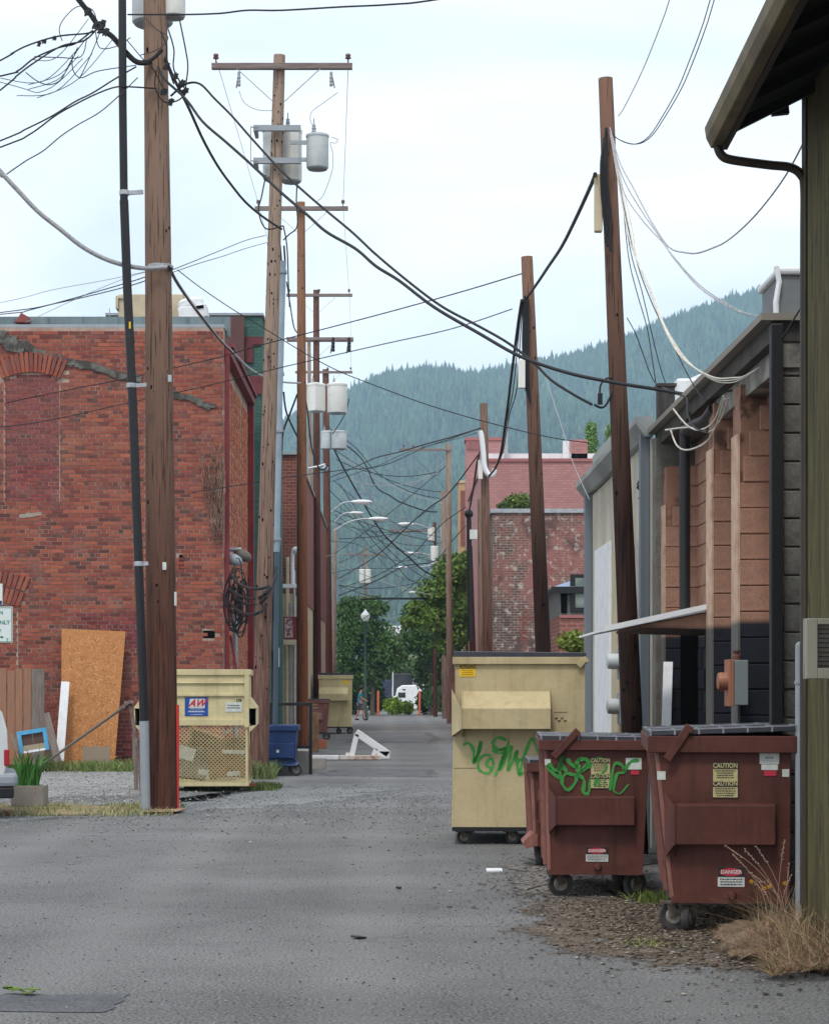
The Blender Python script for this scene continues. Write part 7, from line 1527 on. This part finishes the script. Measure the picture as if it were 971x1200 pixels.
fl = ['thick black cable curving from the last left pole to the far right crossarm pole', 'slack black wire sagging from the last left pole toward the far right poles', 'pale cable running down from the last left pole into the right tree', 'heaviest black cable falling from the last left pole into the right tree', 'nearly level thin wire between the street lamp heads', 'black wire climbing from the left poles to the slim brown pole', 'thin wire climbing from low left to the capped riser', 'long black wire rising to the slim brown pole past the far crossarm', 'thin wire rising just under the long black wire', 'thick level cable strung low across between the two trees', 'thin black wire falling steeply through the lamp heads', 'thin wire dipping below the lamp heads', 'lowest level thin wire above the trees', 'black wire rising from the left tree top to the red-brown right pole', 'pale thin wire sagging over the left tree top', 'thin wire rising right of the distant canister pole', 'slack thin wire with a deep belly between the trees', 'short brace wire under the far one-sided crossarm']
for (pts, c_, r_), lab in zip(far, fl): wire(lab, pts, 95, 100 if 'slim' not in lab and 'riser' not in lab else 60, r_, 'wire' if c_ == 'black' else 'wiregrey', 4)
r = random.Random(77)
lab2 = ['low', 'high', 'slack', 'taut', 'pale', 'dark', 'short', 'long', 'fine', 'steep']
for i in range(18):
    xa, ya = r.uniform(386, 398), r.uniform(520, 690); xb, yb = r.uniform(506, 530), r.uniform(540, 700); sg_ = r.uniform(3, 22); Y = r.choice((97, 102, 108, 116))
    pts = [(xa + (xb - xa) * t, ya + (yb - ya) * t + sg_ * 4 * t * (1 - t)) for t in (0, .2, .4, .6, .8, 1)]
    wire(['fine wire slung between the far pole rows, %s' % q for q in ('topmost at left', 'second at left', 'third at left', 'fourth at left', 'fifth at left', 'sixth at left', 'lowest at left', 'seventh at left', 'eighth at left', 'crossing at the middle', 'falling to the right', 'rising to the right', 'sagging deepest', 'nearly straight', 'just above the lamp heads', 'just below the lamp heads', 'above the left tree', 'beside the feathery tree')][i] if False else 'fine far wire criss-crossing between the last left and right poles', pts, Y, Y, r.uniform(.012, .022), 'wire' if r.random() < .75 else 'wiregrey', 4)
for i in range(7):
    a_, b_ = (r.uniform(90, 135), r.uniform(18, 70)), (r.uniform(-4, 60), r.uniform(60, 130)); m_ = ((a_[0] + b_[0]) / 2 + r.uniform(-15, 15), (a_[1] + b_[1]) / 2 + r.uniform(5, 25))
    wire('stray thin loop of wire in the cable knot at the top left', [a_, m_, b_], 25.4, 24.5, .006)
# primaries between crossarms
for i, (pts, Y0, Y1) in enumerate((([(408, 73), (405, 160), (402, 240)], 37, 54.5), ([(402, 240), (406, 300), (409, 342)], 54.5, 75.8), ([(409, 342), (411, 390), (411, 432)], 75.8, 95.8), ([(303, 241), (320, 300), (339, 342)], 54.5, 75.8), ([(254, 72), (280, 160), (303, 239)], 37, 54.5))):
    wire(['pale high line from the first crossarm to the second, right side', 'pale high line from the second crossarm to the third, right side', 'pale high line from the third crossarm to the fourth, right side', 'pale high line from the second crossarm to the third, left side', 'pale high line from the first crossarm to the second, left side'][i], pts, Y0, Y1, .007, 'wirethin', 4)
for i, (pts, Y) in enumerate(((ZT([(148, 225), (165, 265), (210, 290), (262, 293)]), 36.7), (ZT([(488, 230), (440, 265), (400, 295), (393, 325), (405, 350)]), 36.7), (ZT([(465, 385), (487, 392), (480, 405), (462, 405), (470, 440), (468, 500), (440, 580), (415, 608)]), 36.7), (ZT([(240, 515), (225, 590), (215, 640), (240, 700), (300, 690)]), 36.6), (ZT([(350, 510), (345, 600), (348, 690), (320, 720), (300, 740)]), 37.6), (ZT([(300, 690), (310, 740), (315, 800), (318, 900), (322, 971)]), 37.5), (ZL([(385, 0), (400, 100), (415, 190), (430, 218)]), 40), (ZL([(460, 480), (475, 560), (490, 700), (520, 790), (545, 800), (560, 780)]), 60), (ZL([(430, 480), (400, 560), (370, 640), (365, 720)]), 50), (ZL([(650, 500), (635, 560), (600, 620), (580, 650)]), 94), (ZL([(372, 470), (385, 560), (430, 660)]), 52))):
    wire(['lead from the left fuse cutout to the tall pole', 'lead from the right fuse cutout to the white can', 'looping lead below the white transformer can', 'jumper bundle left of the tall pole', 'black jumper behind the tall pole', 'black drop wire along the tall pole to the riser', 'black wire dropping beside the riser pipe', 'black cable hooking under the white transformer row', 'slack black wire left of the orange-brown pole', 'lead looping below the lower grey transformer', 'thin slack wire beside the riser pipe'][i], pts, Y, Y, .009 if i < 3 else (.016 if Y < 50 else .03), 'wiregrey' if i < 3 else 'wire')
cn = empty('line_connector', at(703, 462, 19.95), label='black inline connector clamp hanging left of the nearest right pole', cat='connector')
MB().b2((-.025, -.02, -.1), (.02, .02, .01)).build('clamp', M['wire'], cn, bevel=.005)
mb = MB(); mb.tube(spline([(-.005, 0, .0), (.0, 0, .08), (.04, 0, .14), (.1, 0, .16), (.13, 0, .1), (.13, 0, 0)], 4), .01, 6); mb.tube(spline([(.14, 0, .06), (.1, 0, -.02), (.05, 0, -.11), (.0, 0, -.13), (-.06, 0, -.1)], 4), .012, 6); mb.build('jumper', M['wire'], cn)
for i, pts in enumerate(([(350, 660), (440, 650), (520, 665), (570, 600), (590, 540)], [(370, 660), (395, 720), (440, 735), (510, 700), (550, 620), (575, 540)], [(380, 580), (430, 640), (480, 660), (530, 630), (560, 560), (570, 530)], [(395, 525), (430, 540), (435, 600), (460, 650), (510, 665)])):
    wire(['upper', 'deepest', 'middle', 'black'][i] + ' loop of service cable under the block building eave', Z7(pts), 17.4, 16.2, .009, 'wirepale' if i < 3 else 'wire', 6)
bw_ = wire('black flexible cable hooked over the chimney cap', Z7([(340, 500), (385, 520), (420, 530), (440, 560), (432, 620)]), 20.5, 18, .014)
# ------------------------------------------------------------------ vegetation
def leaf_cloud(n, blobs, size, base, rng, flat=.6, shade=.35):
    """n leaf quads scattered near the surfaces and inside of blobs (x,y,z,rx,ry,rz)"""
    B_ = np.array(blobs, float); vol = B_[:, 3] * B_[:, 5]; k = rng.choice(len(B_), n, p=vol / vol.sum())
    d = rng.normal(size=(n, 3)); d /= np.linalg.norm(d, axis=1)[:, None]; rad = rng.random(n) ** .45 * (1 + .12 * rng.normal(size=n))
    c = B_[k, :3] + d * B_[k, 3:6] * rad[:, None]
    cl = np.sin(c[:, 0] * 3.1 + k) * np.sin(c[:, 2] * 3.7 + 2 * k) * np.sin(c[:, 1] * 2.3); keep = cl > -.55; c = c[keep]; cl = cl[keep]; n = len(c)
    u = rng.normal(size=(n, 3)); u /= np.linalg.norm(u, axis=1)[:, None]; w = rng.normal(size=(n, 3)); w[:, 2] *= .5; w = np.cross(u, w); w /= np.linalg.norm(w, axis=1)[:, None]
    s = size * rng.uniform(.6, 1.3, (n, 1))
    V = np.stack([c - u * s, c + w * s * .45, c + u * s, c - w * s * .45], 1).reshape(-1, 3); F = np.arange(n * 4).reshape(n, 4)
    col = np.array(base)[None] * rng.uniform(1 - shade, 1 + shade, (n, 1)) * (1 + .15 * cl[:, None]) * np.array([1, 1, 1])[None]
    yel = rng.random(n) < .12; col[yel] *= np.array([1.7, 1.35, .8])
    return V, F, np.clip(col, 0, 1)
def tree(name, label, X, Y, trunk_h, r, blobs, n, size, base, seed, cat='tree', group=None, limbs=7):
    t = empty(name, (X, Y, 0), label=label, cat=cat, group=group); rg = np.random.default_rng(seed); rr_ = random.Random(seed)
    mb = MB(); top = max(b[2] for b in blobs); mb.tube([(0, 0, -.05), (.03, 0, trunk_h * .5), (0, .03, trunk_h), (.05, 0, top)], [r, r * .8, r * .65, r * .15], 8)
    for i in range(limbs):
        b = blobs[i % len(blobs)]; z0 = trunk_h * rr_.uniform(.6, 1.0); mb.tube([(0, 0, z0), (b[0] * .5, b[1] * .5, (z0 + b[2]) / 2 + .1), (b[0] + rr_.uniform(-.3, .3), b[1], b[2])], [r * .4, r * .25, r * .06], 6)
    mb.build('trunk', M['bark'], t, smooth=True)
    V, F, C = leaf_cloud(n, blobs, size, base, rg); o = np_mesh('crown', V, F, M['leaf'], t, C); return t
M['bark'] = mat('bark', (.07, .055, .045), .95, c2=(.12, .1, .08), scale=8, stretch=(4, 4, .6), bump=.5)
M['leaf'] = mat('leaf', (1, 1, 1), .6, attr=True, spec=.3)
b_ = M['leaf'].node_tree.nodes['Principled BSDF']
DG = (.05, .11, .025); MG = (.06, .13, .025); LG = (.13, .21, .04)
def blobs(cx_, cz, list_): return list_
PXM = lambda Y: FPX / Y
def pb(X, Y, lst):   # blob list from photo pixels: (px, py, rpx, rpy)
    k = Y / FPX; return [(gx(a, Y) - X, d, gz(b, Y), rx * k, rx * k * 1.0, ry * k) for (a, b, rx, ry, d) in lst]
X, Y = gx(436, 126), 126
tree('street_tree', 'dense dark green tree at the left of the alley end', X, Y, 2.4, .16, pb(X, Y, [(418, 735, 24, 30, 0), (440, 750, 28, 26, .8), (405, 760, 16, 30, -.5), (455, 765, 24, 22, 0), (432, 712, 22, 14, .3), (425, 790, 26, 24, .5), (400, 800, 14, 26, 0), (410, 706, 12, 8, 0), (402, 716, 10, 10, .3), (448, 712, 10, 8, 1)]), 17000, .13, DG, 1, group='trees closing the alley end')
X, Y = gx(505, 128), 128
tree('street_tree', 'dense dark tree right of the gap at the alley end', X, Y, 2.4, .16, pb(X, Y, [(500, 745, 26, 30, 0), (520, 765, 26, 34, .4), (482, 750, 16, 22, -.5), (535, 790, 22, 30, 0), (505, 790, 22, 22, 1), (488, 722, 20, 14, 0), (520, 810, 24, 22, .5)]), 16000, .13, DG, 2, group='trees closing the alley end')
X, Y = gx(538, 99), 99
tree('street_tree', 'lighter green feathery tree rising beside the right poles', X, Y, 3.2, .14, pb(X, Y, [(530, 668, 22, 20, 0), (518, 695, 28, 20, .4), (545, 660, 12, 14, .2), (535, 720, 18, 22, 0), (510, 728, 20, 14, -.4), (540, 690, 12, 30, .3), (500, 716, 14, 8, 0), (528, 750, 22, 18, 0), (488, 712, 14, 8, 0), (496, 724, 16, 10, .3), (480, 728, 12, 8, 0)]), 15000, .13, (.13, .22, .04), 3, group='trees closing the alley end')
X, Y = gx(462, 170), 172
tree('street_tree', 'pale green tree seen through the gap above the white van', X, Y, 3, .2, pb(X, Y, [(462, 780, 36, 18, 0), (430, 788, 26, 14, 1), (500, 785, 24, 16, 0), (455, 797, 20, 8, 0)]), 5000, .22, (.09, .15, .05), 6)
def bush(label, px, py, rx, ry, Y, base, n=900, size=.11, group=None, seed=1, name='bush'):
    X = gx(px, Y); z0 = 0 if py + ry >= CY + 1.6 * FPX / Y - 4 else None
    t = empty(name, (X, Y, 0 if z0 == 0 else gz(py + ry, Y)), label=label, cat='bush', group=group); k = Y / FPX
    zc = gz(py, Y) - t.location.z; V, F, C = leaf_cloud(n, [(0, 0, zc, rx * k, rx * k, ry * k), (rx * k * .3, .1, zc * .7, rx * k * .7, rx * k * .7, ry * k * .7)], size, base, np.random.default_rng(seed))
    np_mesh('foliage', V, F, M['leaf'], t, C); mb = MB(); mb.tube([(0, 0, 0), (.03, 0, max(zc, .2))], .03, 5); mb.tube([(0, 0, 0), (.1, .05, max(zc, .2))], .02, 5); mb.build('stem', M['bark'], t); return t
bush('round bright green bush between the orange bollards', 460, 827, 12, 10, 127, (.22, .36, .03), 1800, .1, seed=11)
bush('smaller bright green bush right of the round one', 476, 829, 9, 8, 128, (.2, .33, .03), 1100, .1, seed=12)
bush('dark bush behind the walking person', 436, 815, 16, 22, 129, (.05, .1, .02), 1500, .13, seed=13)
bush('dark undergrowth at the right of the alley end', 520, 820, 26, 16, 125, (.03, .07, .02), 1800, .13, seed=14)
bush('dark undergrowth behind the right bollard', 497, 822, 10, 14, 130, (.025, .06, .02), 900, .13, seed=15)
bush('dark undergrowth behind the far beige dumpster', 410, 815, 14, 24, 128, (.03, .07, .02), 1200, .13, seed=16)
bush('yellow-green shrub against the small annex', 672, 752, 20, 12, 34, (.15, .2, .03), 1600, .045, seed=17)
bush('flat-branched green shrub growing on the mottled building roof', 608, 590, 20, 11, 62, (.09, .14, .03), 1800, .07, seed=18)
bush('dark green shrub growing at the mottled building roof corner', 590, 594, 8, 6, 61, (.06, .1, .03), 500, .06, seed=19)
for i, (px, pt, pb_, w_, lab) in enumerate(((692, 494, 535, 8, 'narrow poplar left of the pair showing over the stucco building'), (716, 497, 535, 8, 'narrow poplar half hidden behind the leaning dark pole'))):
    Y = 170; X = gx(px, Y); zc0, zc1 = gz(pb_, Y), gz(pt, Y); H = zc1
    tree('poplar', lab, X, Y, H * .4, .2, [(0, 0, zc0 + (zc1 - zc0) * k_, w_ * Y / FPX * (1.0 - .55 * max(0, k_ - .5)), .5, (zc1 - zc0) * .3) for k_ in (-.3, .1, .4, .72)], 2600, .16, (.13, .24, .05), 30 + i, 'tree', 'narrow poplars', limbs=4)
# grass and litter: nobody could count it
def blades(label, name, n, area, hmin, hmax, cols, seed, lean=.3, w=.004, cat='grass', zf=None, clump=0, smooth=False):
    rg = np.random.default_rng(seed); x, y = area(rg, n); h = rg.uniform(hmin, hmax, n); a = rg.uniform(0, 2 * np.pi, n); ln = h * rg.uniform(0.05, lean, n) * 1.6
    z = zf(x, y) if zf else np.zeros(n)
    b = rg.uniform(0, 2 * np.pi, n); wx, wy = np.cos(b) * w, np.sin(b) * w
    p0 = np.stack([x - wx, y - wy, z], 1); p1 = np.stack([x + wx, y + wy, z], 1); mx, my = x + np.cos(a) * ln * .35, y + np.sin(a) * ln * .35
    p2 = np.stack([mx + wx * .7, my + wy * .7, z + h * .6], 1); p3 = np.stack([mx - wx * .7, my - wy * .7, z + h * .6], 1)
    p4 = np.stack([x + np.cos(a) * ln + wx * .1, y + np.sin(a) * ln, z + h], 1); p5 = np.stack([x + np.cos(a) * ln - wx * .1, y + np.sin(a) * ln, z + h], 1)
    V = np.stack([p0, p1, p2, p3, p4, p5], 1).reshape(-1, 3); i = np.arange(n)[:, None] * 6; F = np.concatenate([i + np.array([[0, 1, 2, 3]]), i + np.array([[3, 2, 4, 5]])]); c = np.array(cols)[rg.integers(0, len(cols), n)] * rg.uniform(.7, 1.3, (n, 1))
    return stuff(np_mesh(name, V, F, M['leaf'], None, np.concatenate([c, c])), label, cat)
def quad_area(x0, x1, y0, y1, dens=None):
    def f(rg, n):
        x = rg.uniform(x0, x1, n * 3); y = rg.uniform(y0, y1, n * 3); k = (np.sin(x * 5.3 + 1) + np.sin(y * 4.1 + x * 2) + rg.normal(size=n * 3) * 1.1) > .1
        x, y = x[k], y[k]; x = np.resize(x, n); y = np.resize(y, n); return x, y
    return f
GC = [(.13, .2, .05), (.2, .24, .08), (.3, .27, .13), (.1, .16, .04)]
blades('sparse yellow-green grass on the strip around the foreground pole', 'verge_grass', 5200, quad_area(-6.5, -2.8, 25.7, 28.2), .02, .09, [(.22, .24, .09), (.34, .3, .16), (.14, .2, .06), (.4, .34, .2)], 1, .8, .006)
blades('low green weeds along the foot of the red brick wall', 'wall_grass', 6500, quad_area(-8.5, -3.6, 39.7, 41.4), .04, .24, [(.1, .18, .04), (.16, .22, .06), (.26, .27, .11)], 2, .6, .012)
blades('weeds below the mesh-sided dumpster', 'dumpster_weeds', 1800, quad_area(-3.3, -1.8, 32.3, 33.6), .03, .12, [(.08, .15, .03), (.16, .2, .06)], 3, .6, .01)
blades('weeds at the foot of the tall grey-brown pole', 'pole_weeds', 900, quad_area(-2.75, -2.1, 36.4, 37.2), .08, .35, [(.09, .16, .04), (.22, .22, .1)], 4, .6, .01)
blades('weed tuft by the right wall behind the maroon dumpsters', 'wall_weeds', 260, lambda rg, n: (rg.normal(1.98, .1, n), rg.normal(15.5, .22, n)), .02, .09, [(.13, .17, .03), (.07, .11, .02)], 5, .9, .006)
blades('flattened yellow-green weeds in the dirt before the nearest dumpster', 'dirt_weeds', 160, lambda rg, n: (rg.normal(1.58, .1, n), rg.normal(12.85, .12, n)), .005, .03, [(.15, .18, .04), (.2, .19, .07)], 6, 2.2, .006)
DRY = [(.3, .19, .12), (.36, .25, .16), (.24, .15, .09), (.2, .18, .08)]
def bank_area(rg, n):
    y = rg.uniform(11.3, 13.0, n); x = 2.52 - np.abs(rg.normal(0, .13, n)); x = np.maximum(x, 2.08 + (y - 11.3) * .1); return x, y
blades('tall dry tan grass against the olive shed wall', 'dry_grass', 1000, bank_area, 0.03, .3, DRY, 7, 1.6, .002, zf=lambda x, y: .02 + .08 * np.clip((x - 2) / .6, 0, 1))
blades('short matted straw at the foot of the olive shed', 'dry_straw', 8000, lambda rg, n: (lambda y, u: (2.06 + (y - 11.2) * .14 + u ** 1.5 * .6, y))(rg.uniform(11.2, 13.3, n), rg.random(n)), .012, .06, DRY, 8, 3.0, .003, zf=lambda x, y: .02 + .08 * np.clip((x - 2) / .6, 0, 1))
# feathery seed heads leaning over the dumpster
r = random.Random(17); mb = MB(); mh = MB()
for i in range(13):
    x0, y0 = r.uniform(2.38, 2.5), r.uniform(12.6, 13.1); ex_, ez_ = r.uniform(-.42, .08), r.uniform(.25, .6); P = [Vector((x0 + ex_ * t ** 1.6, y0 - .12 * t, .08 + ez_ * (t ** .8) - .1 * max(0, -ex_) * t * t)) for t in [0, .25, .5, .75, 1]]
    mb.tube(spline(P, 3), .0018, 4, False, col=(.4, .28, .2))
    d = (P[-1] - P[-2]).normalized()
    for k in range(9):
        q = P[-1] - d * k * .016; mb.box(q + Vector((r.uniform(-.006, .006), 0, r.uniform(-.006, .006))), (.012, .003, .004), ry=r.uniform(0, 3), col=(.5, .36, .28))
o = mb.build('seed_grass', M['leaf'], None, usecol=True, recalc=False); stuff(o, 'feathery dry seed heads leaning over the nearest dumpster corner', 'grass')
mb = MB(); n = 0
for (px, py) in ((880, 1033), (895, 1041), (901, 1039), (919, 1035)):
    p = at(px, py, 13.0)
    for k in range(6): a = k * 1.047; mb.box(p + Vector((math.cos(a) * .008, 0, math.sin(a) * .006)), (.012, .003, .008), ry=a, col=(.8, .42, .02))
    mb.tube([p, p + Vector((.1, .05, -.3))], .0015, 4, False, col=(.1, .14, .04))
tag(mb.build('yellow_flowers', M['leaf'], None, usecol=True, recalc=False), 'four tiny yellow flowers before the lower right of the nearest dumpster', 'flowers')
# leaf litter, pebbles
def scatter(label, name, n, area, smin, smax, cols, seed, zoff=.008, kindmat='leaf', flat=.25):
    rg = np.random.default_rng(seed); x, y = area(rg, n); s = rg.uniform(smin, smax, (n, 1)) * rg.uniform(.4, 1, (n, 1)); z = np.full(n, zoff)
    D = np.array([[1, 0, 0], [0, 1, 0], [-1, 0, 0], [0, -1, 0], [0, 0, 1.0], [0, 0, -.4]]) * np.array([1, 1, flat])
    j = rg.uniform(.6, 1.3, (n, 6, 1)); a = rg.uniform(0, 6.28, n); R = np.stack([np.cos(a), -np.sin(a), np.sin(a), np.cos(a)], 1).reshape(n, 2, 2)
    P = D[None] * j; P[:, :, :2] = np.einsum('nij,nkj->nki', R, P[:, :, :2]); V = P * s[:, None] + np.stack([x, y, z], 1)[:, None]
    T = np.array([[0, 1, 4], [1, 2, 4], [2, 3, 4], [3, 0, 4], [1, 0, 5], [2, 1, 5], [3, 2, 5], [0, 3, 5]]); F = (np.arange(n)[:, None, None] * 6 + T[None]).reshape(-1, 3)
    c = np.repeat(np.array(cols)[rg.integers(0, len(cols), n)] * rg.uniform(.6, 1.3, (n, 1)), 8, 0); return stuff(np_mesh(name, V.reshape(-1, 3), F, M['attr'], None, c), label, 'litter')
LC = [(.08, .05, .035), (.13, .09, .06), (.05, .035, .025), (.18, .13, .09), (.3, .27, .2), (.04, .03, .02)]
scatter('brown leaf litter around the maroon dumpsters', 'leaf_litter', 5500, lambda rg, n: (rg.normal(1.95, .45, n), rg.normal(13.7, 1.1, n)), .008, .028, LC, 1)
scatter('bits of bark and dirt between the dumpsters', 'bark_bits', 1600, lambda rg, n: (rg.normal(1.5, .4, n), rg.normal(16.8, 1.3, n)), .01, .03, LC, 2)
scatter('loose pebbles strewn over the alley asphalt', 'pebbles', 4500, lambda rg, n: (rg.uniform(-3.4, 1.9, n), 9.5 + 18 * rg.random(n) ** 1.2), .003, .012, [(.09, .09, .09), (.3, .3, .29), (.2, .2, .2), (.05, .045, .045)], 3, .004, flat=.6)
scatter('loose gravel along the left side of the alley', 'gravel_bits', 6500, lambda rg, n: (rg.uniform(-5.5, 1.2, n), rg.normal(28.3, 3.2, n)), .008, .024, [(.2, .2, .2), (.34, .34, .33), (.1, .1, .1)], 4, .004, flat=.6)
scatter('gravel chips in the lot before the brick wall', 'lot_chips', 5000, lambda rg, n: (rg.uniform(-9, -3, n), rg.uniform(29, 40, n)), .01, .03, [(.36, .36, .35), (.46, .45, .43), (.2, .2, .2)], 5, .01, flat=.6)

# ------------------------------------------------------------------ far air
hz = MB().b2((-2000, -250, -1.5), (2000, 3700, 600)).build('haze', M['white']); hz['kind'] = 'stuff'; hz['label'] = 'pale blue air between the alley and the far hillside'
hm = bpy.data.materials.new('haze_air'); hm.use_nodes = True; n, l = hm.node_tree.nodes, hm.node_tree.links; n.clear()
out = n.new('ShaderNodeOutputMaterial'); vp = n.new('ShaderNodeVolumePrincipled'); vp.inputs['Color'].default_value = (.54, .78, 1.0, 1); vp.inputs['Density'].default_value = 0.00021; vp.inputs['Anisotropy'].default_value = 0.0
l.new(vp.outputs[0], out.inputs['Volume']); hz.data.materials.clear(); hz.data.materials.append(hm)
